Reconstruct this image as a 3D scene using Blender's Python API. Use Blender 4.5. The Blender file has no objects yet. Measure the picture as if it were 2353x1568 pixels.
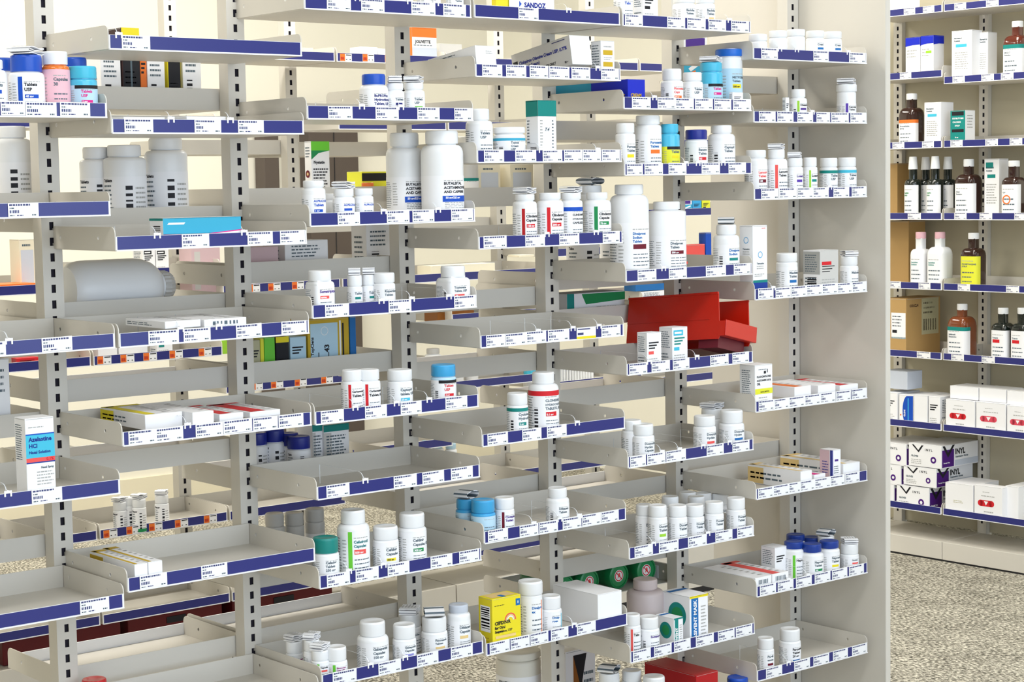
# Pharmacy shelving scene: tiered tray shelves with bottles, cartons and price tags
import bpy, bmesh, math, random
from mathutils import Vector, Matrix
# ---- measurements in metres (main run: X along, -Y towards the front aisle)
W=0.35509
D=0.20899
WR=0.34662
DR=0.21659
CX,CY,CH=-1.35815,-2.80897,1.250
PITCH,ROLL,YAW=0.083628,-0.017185,0.689900
FPX=4305.086
ROOT_R=(3.76461,0.95722,-1.550183)
SHELVES=[
(-1, 0, 1.3616, [(0.1989, 0.0381), (0.2433, 0.0493), (0.2981, 0.0491)], []),
(-1, 1, 1.2132, [(0.209, 0.0481)], []),
(-1, 2, 1.0105, [(0.1487, 0.0484), (0.2547, 0.0494)], [0.1783]),
(-1, 3, 0.7844, [(0.2291, 0.0492)], [0.1673]),
(-1, 4, 0.6048, [(0.3007, 0.0489)], []),
(0, 0, 1.4651, [(0.0487, 0.0484)], [0.02]),
(0, 1, 1.338, [(0.0488, 0.0493), (0.1703, 0.048), (0.2495, 0.048)], [0.1053, 0.2118]),
(0, 2, 1.1586, [(0.1419, 0.0492), (0.2609, 0.0477), (0.323, 0.0482)], [0.0744, 0.2314]),
(0, 3, 1.0099, [(0.0797, 0.0535), (0.1393, 0.0486), (0.2349, 0.0482), (0.321, 0.0491)], [0.1103, 0.1795]),
(0, 4, 0.8568, [(0.0365, 0.0474), (0.0845, 0.0484), (0.1563, 0.05), (0.2089, 0.0535), (0.2609, 0.0473), (0.3104, 0.0483)], [0.1172]),
(0, 5, 0.6279, [(0.0478, 0.048), (0.1574, 0.0479)], []),
(0, 6, 0.395, [], []),
(1, 0, 1.542, [(0.0708, 0.0479), (0.1396, 0.0475), (0.2457, 0.0514), (0.3134, 0.0499)], [0.1088, 0.2173, 0.2733]),
(1, 1, 1.3627, [(0.0685, 0.049), (0.1643, 0.0482), (0.2521, 0.048), (0.3278, 0.0385)], [0.1125, 0.1939]),
(1, 2, 1.1861, [(0.0804, 0.045), (0.1826, 0.0478), (0.2365, 0.047), (0.3215, 0.0486)], [0.1523, 0.2686]),
(1, 3, 1.0338, [(0.0521, 0.0482), (0.1821, 0.048), (0.3236, 0.047)], [0.1435, 0.2079, 0.2885]),
(1, 4, 0.8561, [(0.0372, 0.0464), (0.1267, 0.0454), (0.2013, 0.0449), (0.3004, 0.0486)], [0.0843, 0.1705, 0.2408]),
(1, 5, 0.7297, [(0.0448, 0.0467), (0.1852, 0.0494), (0.2461, 0.0477), (0.3098, 0.0489)], [0.1013]),
(1, 6, 0.5786, [(0.0413, 0.0468), (0.1002, 0.0479), (0.1666, 0.0464), (0.2603, 0.0482), (0.3227, 0.0454)], [0.0629, 0.1352]),
(1, 7, 0.4092, [(0.0487, 0.0489), (0.1434, 0.048), (0.2256, 0.0468), (0.3016, 0.0492)], [0.103, 0.1768]),
(2, 0, 1.5435, [(0.1263, 0.047)], [0.223]),
(2, 1, 1.4402, [(0.0403, 0.0457), (0.0955, 0.0466), (0.1492, 0.0445), (0.1978, 0.0484), (0.2504, 0.0462), (0.3233, 0.0452)], [0.293]),
(2, 2, 1.289, [(0.0409, 0.0458), (0.1146, 0.0492), (0.1784, 0.0472), (0.2287, 0.0449), (0.275, 0.0457), (0.3227, 0.0454)], [0.1517, 0.2902]),
(2, 3, 1.1362, [(0.0399, 0.053), (0.1335, 0.0466), (0.2161, 0.0491), (0.3211, 0.0433)], [0.162, 0.283]),
(2, 4, 0.9601, [(0.0368, 0.0431), (0.0839, 0.049), (0.1323, 0.0478), (0.1865, 0.052), (0.2547, 0.0479), (0.3174, 0.049)], [0.1374, 0.2221, 0.2874]),
(2, 5, 0.7827, [(0.0379, 0.0474), (0.1182, 0.0457), (0.1786, 0.0478)], [0.2294]),
(2, 6, 0.607, [(0.0344, 0.0465), (0.1077, 0.0447), (0.1548, 0.0455), (0.2126, 0.0465), (0.2616, 0.0473), (0.3088, 0.0448)], [0.1195, 0.1829, 0.2314]),
(2, 7, 0.4022, [(0.0338, 0.0467), (0.082, 0.0455), (0.1284, 0.0432), (0.1778, 0.0429), (0.2446, 0.0473)], [0.2144]),
(3, 0, 1.5428, [(0.031, 0.046), (0.1423, 0.048), (0.1972, 0.0501), (0.255, 0.0487), (0.3196, 0.051)], [0.2259, 0.2904]),
(3, 1, 1.3882, [(0.0478, 0.0488), (0.1144, 0.0477), (0.1631, 0.0497), (0.2162, 0.0494), (0.2685, 0.0479), (0.3222, 0.0497)], [0.0825]),
(3, 2, 1.2628, [(0.0288, 0.0417), (0.0784, 0.0484), (0.1419, 0.0483), (0.2335, 0.0511), (0.3086, 0.0499)], [0.1661, 0.1983, 0.2688]),
(3, 3, 1.0613, [(0.0576, 0.0494), (0.1403, 0.0485), (0.2457, 0.0564), (0.3209, 0.0491)], [0.102]),
(3, 4, 0.8832, [(0.0317, 0.0473), (0.0914, 0.049), (0.1468, 0.0452), (0.2535, 0.0519), (0.3146, 0.0479)], [0.0611, 0.191]),
(3, 5, 0.7048, [(0.0286, 0.0411), (0.0771, 0.049), (0.1307, 0.0535), (0.2396, 0.0481), (0.3134, 0.0494)], [0.0934, 0.1407, 0.2058, 0.2812]),
(3, 6, 0.5281, [(0.0408, 0.0485), (0.108, 0.0533), (0.1872, 0.0523), (0.2624, 0.0487), (0.3236, 0.0459)], [0.0674, 0.2171]),
(3, 7, 0.3252, [(0.0324, 0.0475), (0.0891, 0.0472), (0.1428, 0.0457), (0.2055, 0.0504), (0.267, 0.0478), (0.319, 0.0486)], []),
(3, 8, 0.155, [], []),
(4, 0, 1.4913, [(0.0492, 0.0487), (0.205, 0.0472), (0.3199, 0.0532)], [0.08, 0.1309, 0.2919]),
(4, 1, 1.3657, [(0.0417, 0.0487), (0.0954, 0.0483), (0.1554, 0.0479), (0.2112, 0.042), (0.2639, 0.0552), (0.3221, 0.0501)], [0.178]),
(4, 2, 1.2104, [(0.0482, 0.0516), (0.1022, 0.0538), (0.1544, 0.0481), (0.2029, 0.0489), (0.2674, 0.0499), (0.3239, 0.0464)], [0.2315]),
(4, 3, 1.0085, [(0.0342, 0.0451), (0.0862, 0.0459), (0.1338, 0.0466), (0.1815, 0.0487), (0.2299, 0.0481), (0.2777, 0.0475), (0.3243, 0.0456)], [0.0568]),
(4, 4, 0.78, [(0.0342, 0.0466), (0.0799, 0.0447), (0.1263, 0.0481), (0.1748, 0.0489), (0.2234, 0.0483), (0.2727, 0.0476), (0.3232, 0.0477)], []),
(4, 5, 0.601, [(0.0308, 0.0455), (0.0772, 0.0475), (0.1184, 0.0348), (0.1581, 0.0447), (0.2053, 0.0495), (0.2531, 0.0461), (0.301, 0.0468)], []),
(4, 6, 0.3992, [(0.0356, 0.0484), (0.089, 0.0479), (0.1454, 0.0488), (0.2042, 0.0497), (0.2593, 0.0492), (0.3139, 0.0487)], [0.0982, 0.1589]),
(4, 7, 0.2234, [(0.0526, 0.0488), (0.1389, 0.0489), (0.1992, 0.0499), (0.2607, 0.048), (0.3231, 0.0481)], [0.097]),
]
RSHELVES=[
(0, 0, 1.7738, [(0.2159, 0.045), (0.2912, 0.0441)]),
(0, 1, 1.5683, [(0.2004, 0.0453)]),
(0, 2, 1.3433, [(0.1716, 0.0475), (0.2895, 0.0461)]),
(0, 3, 1.1126, [(0.2355, 0.0521)]),
(0, 4, 0.8863, [(0.1584, 0.0462), (0.2765, 0.0466)]),
(0, 5, 0.6609, [(0.2734, 0.0537)]),
(0, 6, 0.4295, []),
(0, 7, 0.1547, []),
(1, 0, 1.7738, [(0.0658, 0.0444), (0.1857, 0.0463)]),
(1, 1, 1.5455, [(0.0608, 0.0463), (0.1692, 0.0466), (0.2409, 0.0458)]),
(1, 2, 1.3433, [(0.0532, 0.0465), (0.1847, 0.0466), (0.2736, 0.0455)]),
(1, 3, 1.1126, [(0.0689, 0.0465), (0.1648, 0.047), (0.2915, 0.0439)]),
(1, 4, 0.8863, [(0.083, 0.0465), (0.2645, 0.0475)]),
(1, 5, 0.6609, [(0.0596, 0.0486), (0.1759, 0.0488)]),
(1, 6, 0.4295, []),
(1, 7, 0.1547, []),
]
BSHELVES={-1: [1.21, 1.006, 0.856, 0.653], 0: [1.387, 1.185, 1.032, 0.904, 0.776, 0.423], 1: [1.214, 1.084, 0.906, 0.718, 0.538, 0.427], 2: [1.208, 1.01, 0.8799, 0.6332, 0.535], 3: [1.338, 0.96, 0.7967, 0.5903, 0.45, 0.395, 1.037], 4: [1.44, 0.63]}
G2S={0: [1.397, 1.019, 0.845, 0.435, 0.232], 1: [1.397, 1.019, 0.845, 0.61, 0.435, 0.232], 2: [1.397, 1.044, 0.845, 0.435, 0.232], 3: [1.568, 0.994, 0.75, 0.435, 0.232], 4: [1.568, 1.397, 0.994, 0.75, 0.55, 0.232], 5: [1.568, 1.397, 0.994, 0.7, 0.435, 0.235, 0.882], 6: [1.571, 1.397, 1.045, 0.67, 0.435, 0.235], 7: [1.571, 1.35, 1.147, 0.894, 0.65, 0.435], 8: [1.571, 1.35, 1.147, 0.85, 0.435]}
G2Y,G2X0,G2W=1.375,-0.052,0.3525
TUBS=[
(1.131, 0.06, 0.4326, 0.0268, 'leftmost'),
(1.1982, 0.06, 0.4289, 0.028, 'second'),
(1.2818, 0.06, 0.4257, 0.0284, 'third'),
(1.3614, 0.06, 0.4253, 0.0288, 'rightmost'),
]
BOTTLES=[
{'fr': 'M', 'l': 'white bottle with blue logo label at photo edge on top shelf of far left bay', 'x': -0.1735, 'y': -0.1819, 'z': 1.3626, 'r': 0.0211, 'h': 0.0823, 'rc': 0.016, 'hc': 0.0128, 'b': 'white', 'c': 'white', 's': {'t': ['Tablets'], 'ch': ('blue', '')}, 'k': 'bottle'},
{'fr': 'M', 'l': 'white bottle with broad blue cap and leaflet on top shelf of far left bay', 'x': -0.1168, 'y': -0.177, 'z': 1.3626, 'r': 0.026, 'h': 0.091, 'rc': 0.023, 'hc': 0.0247, 'b': 'white', 'c': 'blue', 's': {'t': ['Tablets', 'USP'], 'st': 'blue', 'ch': ('blue', '40 mg')}, 'lf': 1, 'k': 'bottle'},
{'fr': 'M', 'l': 'amber vial with white cap and pink label on top shelf of far left bay', 'x': -0.0695, 'y': -0.1753, 'z': 1.3626, 'r': 0.0217, 'h': 0.0979, 'rc': 0.019, 'hc': 0.0197, 'b': 'amber', 'c': 'white', 's': {'t': ['Capsules', '30'], 'lc': 'pink', 'y1': 0.72}, 'k': 'bottle'},
{'fr': 'M', 'l': 'light blue bottle with turquoise cap on top shelf of far left bay', 'x': -0.0278, 'y': -0.1812, 'z': 1.3626, 'r': 0.0218, 'h': 0.0765, 'rc': 0.0212, 'hc': 0.0185, 'b': 'cyan', 'c': 'cyan', 's': {'t': ['Tablets', 'USP'], 'lc': 'paleblue', 'bd': 'black', 'ch': ('magenta', '5 mg'), 'tc': 'magenta', 'y1': 0.62}, 'k': 'bottle'},
{'fr': 'M', 'l': 'blue capped bottle behind front row at left on top shelf of far left bay', 'x': -0.1179, 'y': -0.0991, 'z': 1.3626, 'r': 0.0199, 'h': 0.0915, 'rc': 0.0186, 'hc': 0.0199, 'b': 'white', 'c': 'blue', 'k': 'bottle'},
{'fr': 'M', 'l': 'blue capped bottle behind turquoise one on top shelf of far left bay', 'x': 0.0009, 'y': -0.0986, 'z': 1.3626, 'r': 0.0204, 'h': 0.0957, 'rc': 0.019, 'hc': 0.0204, 'b': 'white', 'c': 'blue', 'k': 'bottle'},
{'fr': 'M', 'l': 'red capped bottle low down on seventh shelf of second bay from left', 'x': 0.0276, 'y': -0.0363, 'z': 0.396, 'r': 0.0207, 'h': 0.0561, 'rc': 0.02, 'hc': 0.0214, 'b': 'white', 'c': 'red', 'k': 'bottle'},
{'fr': 'M', 'l': 'white bottle left of centre on top shelf of third bay from left', 'x': 0.5702, 'y': -0.1813, 'z': 1.543, 'r': 0.0216, 'h': 0.0573, 'rc': 0.0184, 'hc': 0.0156, 'b': 'white', 'c': 'white', 's': {'t': ['Capsules']}, 'k': 'bottle'},
{'fr': 'M', 'l': 'white bottle right of centre on top shelf of third bay from left', 'x': 0.6347, 'y': -0.1826, 'z': 1.543, 'r': 0.0204, 'h': 0.057, 'rc': 0.0173, 'hc': 0.0147, 'b': 'white', 'c': 'white', 's': {'t': ['Tablets']}, 'k': 'bottle'},
{'fr': 'M', 'l': 'small white bottle with dark label on top shelf of third bay from left', 'x': 0.6881, 'y': -0.1877, 'z': 1.543, 'r': 0.0153, 'h': 0.0522, 'rc': 0.013, 'hc': 0.011, 'b': 'white', 'c': 'white', 's': {'t': ['Tablets'], 'bd': 'black'}, 'k': 'bottle'},
{'fr': 'M', 'l': 'white bottle with blue cap, Bu label on second shelf of third bay from left', 'x': 0.5162, 'y': -0.1785, 'z': 1.3637, 'r': 0.0245, 'h': 0.0768, 'rc': 0.02, 'hc': 0.0178, 'b': 'white', 'c': 'blue', 's': {'t': ['BuPROPion', 'Hydrochloride', 'Tablets, USP'], 'tc': 'navy', 'ch': ('coral', '75 mg')}, 'k': 'bottle'},
{'fr': 'M', 'l': 'small white bottle with leaflet, left one on second shelf of third bay from left', 'x': 0.5545, 'y': -0.1873, 'z': 1.3637, 'r': 0.0157, 'h': 0.0619, 'rc': 0.0142, 'hc': 0.0112, 'b': 'white', 'c': 'white', 's': {'t': ['Tablets'], 'ch': ('navy', '')}, 'lf': 1, 'k': 'bottle'},
{'fr': 'M', 'l': 'small white bottle with leaflet, right one on second shelf of third bay from left', 'x': 0.5969, 'y': -0.1842, 'z': 1.3637, 'r': 0.0188, 'h': 0.0636, 'rc': 0.0169, 'hc': 0.0113, 'b': 'white', 'c': 'white', 's': {'t': ['Tablets', 'USP'], 'ch': ('green', '')}, 'lf': 1, 'k': 'bottle'},
{'fr': 'M', 'l': 'white bottle with blue wedge label, leftmost on third shelf of third bay from left', 'x': 0.3851, 'y': -0.1834, 'z': 1.1871, 'r': 0.0196, 'h': 0.0744, 'rc': 0.0174, 'hc': 0.0109, 'b': 'white', 'c': 'white', 's': {'t': ['ALPRAZOLAM', 'Tablets'], 'tc': 'blue', 'ch': ('blue', '1 mg')}, 'k': 'bottle'},
{'fr': 'M', 'l': 'white bottle with blue wedge label and leaflet on third shelf of third bay from left', 'x': 0.4445, 'y': -0.1846, 'z': 1.1871, 'r': 0.0184, 'h': 0.0598, 'rc': 0.0169, 'hc': 0.0125, 'b': 'white', 'c': 'white', 's': {'t': ['ALPRAZOLAM'], 'tc': 'blue', 'ch': ('blue', '')}, 'lf': 1, 'k': 'bottle'},
{'fr': 'M', 'l': 'white bottle with blue wedge label, third along on third shelf of third bay from left', 'x': 0.4842, 'y': -0.1867, 'z': 1.1871, 'r': 0.0163, 'h': 0.0599, 'rc': 0.0155, 'hc': 0.0111, 'b': 'white', 'c': 'white', 's': {'t': ['ALPRAZOLAM'], 'tc': 'blue'}, 'k': 'bottle'},
{'fr': 'M', 'l': 'greyish bottle half hidden behind others on third shelf of third bay from left', 'x': 0.4552, 'y': -0.1255, 'z': 1.1871, 'r': 0.0134, 'h': 0.0519, 'rc': 0.0114, 'hc': 0.0097, 'b': 'white', 'c': 'white', 'k': 'bottle'},
{'fr': 'M', 'l': 'big blue banded bottle, left of pair on third shelf of third bay from left', 'x': 0.6429, 'y': -0.0905, 'z': 1.1871, 'r': 0.0335, 'h': 0.1573, 'rc': 0.0257, 'hc': 0.0234, 'b': 'white', 'c': 'white', 's': {'t': ['BUTALBITAL', 'ACETAMINOPHEN', 'AND CAFFEINE'], 'ch': ('blue', '50 mg/325 mg'), 'y0': 0.12, 'y1': 0.5, 'tc': 'black'}, 'k': 'bottle', 'n': 0.74},
{'fr': 'M', 'l': 'big blue banded bottle, right of pair on third shelf of third bay from left', 'x': 0.67, 'y': -0.1653, 'z': 1.1871, 'r': 0.0377, 'h': 0.1588, 'rc': 0.0288, 'hc': 0.0231, 'b': 'white', 'c': 'white', 's': {'t': ['BUTALBITAL', 'ACETAMINOPHEN', 'AND CAFFEINE'], 'ch': ('blue', '50 mg/325 mg'), 'y0': 0.12, 'y1': 0.5, 'nos': 1, 'tc': 'black'}, 'k': 'bottle', 'n': 0.74},
{'fr': 'M', 'l': 'white bottle with pink chip label on fourth shelf of third bay from left', 'x': 0.3936, 'y': -0.1818, 'z': 1.0348, 'r': 0.0212, 'h': 0.0763, 'rc': 0.0193, 'hc': 0.0168, 'b': 'white', 'c': 'white', 's': {'t': ['Sumatriptan'], 'tc': 'purple', 'ch': ('coral', 'tablets'), 'bar': 1}, 'q': 1, 'k': 'bottle'},
{'fr': 'M', 'l': 'leaflet topped bottle, left of cluster on fourth shelf of third bay from left', 'x': 0.4757, 'y': -0.1656, 'z': 1.0348, 'r': 0.0134, 'h': 0.0643, 'rc': 0.0127, 'hc': 0.0179, 'b': 'white', 'c': 'white', 's': {'t': ['Tablets'], 'ch': ('teal', '')}, 'lf': 1, 'k': 'bottle'},
{'fr': 'M', 'l': 'leaflet topped bottle, middle of cluster on fourth shelf of third bay from left', 'x': 0.5058, 'y': -0.1655, 'z': 1.0348, 'r': 0.0135, 'h': 0.0645, 'rc': 0.0127, 'hc': 0.018, 'b': 'white', 'c': 'white', 's': {'t': ['Tablets'], 'ch': ('teal', '')}, 'lf': 1, 'k': 'bottle'},
{'fr': 'M', 'l': 'white bottle at right of cluster on fourth shelf of third bay from left', 'x': 0.5246, 'y': -0.1843, 'z': 1.0348, 'r': 0.0187, 'h': 0.067, 'rc': 0.018, 'hc': 0.0165, 'b': 'white', 'c': 'white', 's': {'t': ['Risperidone', 'Tablets']}, 'k': 'bottle'},
{'fr': 'M', 'l': 'stout white bottle alone at right end on fourth shelf of third bay from left', 'x': 0.6804, 'y': -0.1767, 'z': 1.0348, 'r': 0.0263, 'h': 0.0724, 'rc': 0.0216, 'hc': 0.0193, 'b': 'white', 'c': 'white', 's': {'t': ['Topiramate', 'Tablets, USP'], 'ch': ('coral', '100'), 'bar': 1}, 'q': 1, 'k': 'bottle'},
{'fr': 'M', 'l': 'red striped Carbamazepine bottle, rear left on fifth shelf of third bay from left', 'x': 0.4564, 'y': -0.1784, 'z': 0.8571, 'r': 0.0186, 'h': 0.0819, 'rc': 0.0171, 'hc': 0.0178, 'b': 'white', 'c': 'white', 's': {'t': ['Carbamazepine', 'Tablets, USP'], 'st': 'red', 'y1': 0.8}, 'k': 'bottle'},
{'fr': 'M', 'l': 'red striped Carbamazepine bottle, in front on fifth shelf of third bay from left', 'x': 0.4882, 'y': -0.1836, 'z': 0.8571, 'r': 0.0194, 'h': 0.0806, 'rc': 0.0179, 'hc': 0.0179, 'b': 'white', 'c': 'white', 's': {'t': ['Carbamazepine', 'Tablets, USP'], 'st': 'red', 'y1': 0.8}, 'k': 'bottle'},
{'fr': 'M', 'l': 'white bottle with cyan chip label on fifth shelf of third bay from left', 'x': 0.5556, 'y': -0.181, 'z': 0.8571, 'r': 0.022, 'h': 0.075, 'rc': 0.0216, 'hc': 0.0182, 'b': 'white', 'c': 'white', 's': {'t': ['Captopril', 'tablets, USP'], 'ch': ('cyan', '25 mg')}, 'k': 'bottle'},
{'fr': 'M', 'l': 'light blue bottle with bright blue cap on fifth shelf of third bay from left', 'x': 0.6515, 'y': -0.1806, 'z': 0.8571, 'r': 0.0224, 'h': 0.0763, 'rc': 0.0216, 'hc': 0.0201, 'b': 'paleblue', 'c': 'skyblue', 's': {'t': ['Tablets', 'USP'], 'bd': 'black', 'tc': 'red', 'ch': ('red', '4 mg'), 'lc': 'white', 'bar': 1, 'y1': 0.85}, 'k': 'bottle'},
{'fr': 'M', 'l': 'white bottle with teal cap on seventh shelf of third bay from left', 'x': 0.3924, 'y': -0.1801, 'z': 0.5796, 'r': 0.0229, 'h': 0.0786, 'rc': 0.0218, 'hc': 0.0251, 'b': 'white', 'c': 'teal', 's': {'t': ['Cefaclor', 'Tablets', '250 mg']}, 'k': 'bottle'},
{'fr': 'M', 'l': 'tall Cefadroxil bottle with green stripe on seventh shelf of third bay from left', 'x': 0.4538, 'y': -0.1753, 'z': 0.5796, 'r': 0.0277, 'h': 0.1177, 'rc': 0.0209, 'hc': 0.0224, 'b': 'white', 'c': 'white', 's': {'t': ['Cefadroxil', 'Capsules'], 'st': 'green', 'tc': 'teal2', 'ch': ('coral', '500 mg'), 'y1': 0.72}, 'k': 'bottle'},
{'fr': 'M', 'l': 'white Cefdinir bottle with yellow chip on seventh shelf of third bay from left', 'x': 0.5178, 'y': -0.1803, 'z': 0.5796, 'r': 0.0227, 'h': 0.0818, 'rc': 0.0216, 'hc': 0.022, 'b': 'white', 'c': 'white', 's': {'t': ['Cefdinir', 'Capsules'], 'ch': ('yellow', '300 mg')}, 'k': 'bottle'},
{'fr': 'M', 'l': 'white Cefdinir bottle with green chip on seventh shelf of third bay from left', 'x': 0.5774, 'y': -0.1777, 'z': 0.5796, 'r': 0.0253, 'h': 0.097, 'rc': 0.0222, 'hc': 0.0238, 'b': 'white', 'c': 'white', 's': {'t': ['Cefdinir', 'Capsules, USP'], 'ch': ('green2', '300 mg')}, 'k': 'bottle'},
{'fr': 'M', 'l': 'small purple labelled bottle with leaflet, leftmost on eighth shelf of third bay from left', 'x': 0.3782, 'y': -0.0959, 'z': 0.4102, 'r': 0.0151, 'h': 0.0562, 'rc': 0.0143, 'hc': 0.0196, 'b': 'white', 'c': 'white', 's': {'t': ['Benzonatate'], 'tc': 'purple2', 'st': 'green'}, 'lf': 1, 'k': 'bottle'},
{'fr': 'M', 'l': 'small bottle with leaflet, second from left on eighth shelf of third bay from left', 'x': 0.3796, 'y': -0.1498, 'z': 0.4102, 'r': 0.0142, 'h': 0.068, 'rc': 0.0134, 'hc': 0.0179, 'b': 'white', 'c': 'white', 's': {'t': ['Capsules']}, 'lf': 1, 'k': 'bottle'},
{'fr': 'M', 'l': 'small bottle with leaflet, third from left on eighth shelf of third bay from left', 'x': 0.3806, 'y': -0.1734, 'z': 0.4102, 'r': 0.0156, 'h': 0.0544, 'rc': 0.0148, 'hc': 0.0163, 'b': 'white', 'c': 'white', 's': {'t': ['Capsules'], 'st': 'green', 'ch': ('coral', '')}, 'lf': 1, 'k': 'bottle'},
{'fr': 'M', 'l': 'small white bottle with pink text, fourth along on eighth shelf of third bay from left', 'x': 0.4063, 'y': -0.1844, 'z': 0.4102, 'r': 0.0186, 'h': 0.0577, 'rc': 0.0171, 'hc': 0.0223, 'b': 'white', 'c': 'white', 's': {'t': ['Benzonatate', 'Caps, USP'], 'tc': 'purple2', 'st': 'green'}, 'k': 'bottle'},
{'fr': 'M', 'l': 'tall white bottle with green dose text on eighth shelf of third bay from left', 'x': 0.4888, 'y': -0.1754, 'z': 0.4102, 'r': 0.0276, 'h': 0.0874, 'rc': 0.0223, 'hc': 0.0242, 'b': 'white', 'c': 'white', 's': {'t': ['Gabapentin', 'Capsules', '100 mg'], 'tc': 'slate'}, 'k': 'bottle'},
{'fr': 'M', 'l': 'white bottle with lilac dose text on eighth shelf of third bay from left', 'x': 0.5519, 'y': -0.1823, 'z': 0.4102, 'r': 0.0207, 'h': 0.0724, 'rc': 0.0195, 'hc': 0.0237, 'b': 'white', 'c': 'white', 's': {'t': ['Gabapentin', 'Capsules'], 'ch': ('lilac', '')}, 'k': 'bottle'},
{'fr': 'M', 'l': 'rear bottle with grey leaflet on eighth shelf of third bay from left', 'x': 0.6152, 'y': -0.1135, 'z': 0.4102, 'r': 0.0205, 'h': 0.0695, 'rc': 0.0197, 'hc': 0.022, 'b': 'white', 'c': 'white', 's': {'t': ['Capsules']}, 'lf': 1, 'k': 'bottle'},
{'fr': 'M', 'l': 'white bottle with striped barcode leaflet on eighth shelf of third bay from left', 'x': 0.6249, 'y': -0.1737, 'z': 0.4102, 'r': 0.0233, 'h': 0.0729, 'rc': 0.0218, 'hc': 0.0249, 'b': 'white', 'c': 'white', 's': {'t': ['Fluconazole', 'Tablets'], 'ch': ('buff', '')}, 'lf': 2, 'k': 'bottle'},
{'fr': 'M', 'l': 'white bottle with pale grey cap on eighth shelf of third bay from left', 'x': 0.681, 'y': -0.1728, 'z': 0.4102, 'r': 0.0212, 'h': 0.0858, 'rc': 0.0177, 'hc': 0.0134, 'b': 'white', 'c': 'palegrey', 's': {'t': ['Diltiazem', 'Capsules'], 'ch': ('buff', '')}, 'k': 'bottle'},
{'fr': 'M', 'l': 'tall white bottle at left end on third shelf of middle bay', 'x': 0.7557, 'y': -0.1648, 'z': 1.29, 'r': 0.0242, 'h': 0.0952, 'rc': 0.0187, 'hc': 0.0195, 'b': 'white', 'c': 'white', 's': {'t': ['Tablets', 'USP']}, 'k': 'bottle'},
{'fr': 'M', 'l': 'squat white jar with teal wave label on third shelf of middle bay', 'x': 0.8178, 'y': -0.1738, 'z': 1.29, 'r': 0.0292, 'h': 0.0626, 'rc': 0.0292, 'hc': 0.011, 'b': 'white', 'c': 'white', 's': {'t': ['Topical', 'Cream', 'USP'], 'bd': 'cyan2', 'bar': 1}, 'k': 'jar'},
{'fr': 'M', 'l': 'Clindamycin bottle with dark red stripe on fourth shelf of middle bay', 'x': 0.8529, 'y': -0.1727, 'z': 1.1372, 'r': 0.0223, 'h': 0.0941, 'rc': 0.0183, 'hc': 0.0112, 'b': 'white', 'c': 'white', 's': {'t': ['Clindamycin', 'Capsules'], 'st': 'red2', 'ch': ('red', '150 mg'), 'y1': 0.72}, 'lf': 1, 'k': 'bottle'},
{'fr': 'M', 'l': 'Clindamycin bottle with bright red stripe on fourth shelf of middle bay', 'x': 0.9093, 'y': -0.1781, 'z': 1.1372, 'r': 0.0249, 'h': 0.0956, 'rc': 0.0201, 'hc': 0.0121, 'b': 'white', 'c': 'white', 's': {'t': ['Clindamycin', 'Capsules'], 'st': 'red', 'ch': ('red', '300 mg'), 'y1': 0.72}, 'k': 'bottle'},
{'fr': 'M', 'l': 'Clindamycin bottle with blue logo on fourth shelf of middle bay', 'x': 0.9635, 'y': -0.175, 'z': 1.1372, 'r': 0.0219, 'h': 0.0947, 'rc': 0.0191, 'hc': 0.0122, 'b': 'white', 'c': 'white', 's': {'t': ['CLINDAMYCIN', 'HYDROCHLORIDE', 'CAPSULES, USP'], 'bd': 'blue', 'tc': 'black', 'y1': 0.72}, 'lf': 1, 'k': 'bottle'},
{'fr': 'M', 'l': 'Clindamycin bottle with green stripe on fourth shelf of middle bay', 'x': 1.0278, 'y': -0.1767, 'z': 1.1372, 'r': 0.0263, 'h': 0.0945, 'rc': 0.0201, 'hc': 0.0123, 'b': 'white', 'c': 'white', 's': {'t': ['Clindamycin', 'Capsules'], 'st': 'green2', 'ch': ('green2', '75 mg'), 'y1': 0.72}, 'k': 'bottle'},
{'fr': 'M', 'l': 'greyish bottle with rolled leaflet behind green one on fourth shelf of middle bay', 'x': 1.0793, 'y': -0.1012, 'z': 1.1372, 'r': 0.0228, 'h': 0.1077, 'rc': 0.0219, 'hc': 0.0152, 'b': 'white', 'c': 'white', 'lf': 2, 'k': 'bottle'},
{'fr': 'M', 'l': 'white bottle with dark green band on sixth shelf of middle bay', 'x': 0.8184, 'y': -0.1835, 'z': 0.7837, 'r': 0.0195, 'h': 0.0853, 'rc': 0.0187, 'hc': 0.0207, 'b': 'white', 'c': 'white', 's': {'t': ['Cyclobenz', 'Hydrochlor'], 'bd': 'teal', 'ch': ('teal', '5 mg'), 'bar': 1, 'y1': 0.85}, 'k': 'bottle'},
{'fr': 'M', 'l': 'taller white bottle with red band on sixth shelf of middle bay', 'x': 0.8893, 'y': -0.1747, 'z': 0.7837, 'r': 0.0283, 'h': 0.1177, 'rc': 0.0206, 'hc': 0.0202, 'b': 'white', 'c': 'white', 's': {'t': ['CLONIDINE', 'HYDROCHLORIDE', 'TABLETS, USP'], 'bd': 'red', 'ch': ('red', '0.1 mg'), 'bar': 1, 'y1': 0.78}, 'k': 'bottle'},
{'fr': 'M', 'l': 'sky blue bottle with striped leaflet, behind on seventh shelf of middle bay', 'x': 0.7372, 'y': -0.1301, 'z': 0.608, 'r': 0.0199, 'h': 0.069, 'rc': 0.0183, 'hc': 0.0175, 'b': 'skyblue', 'c': 'skyblue', 's': {'t': [''], 'lc': 'paleblue', 'bar': 1, 'y1': 0.7}, 'lf': 2, 'k': 'bottle'},
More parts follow.
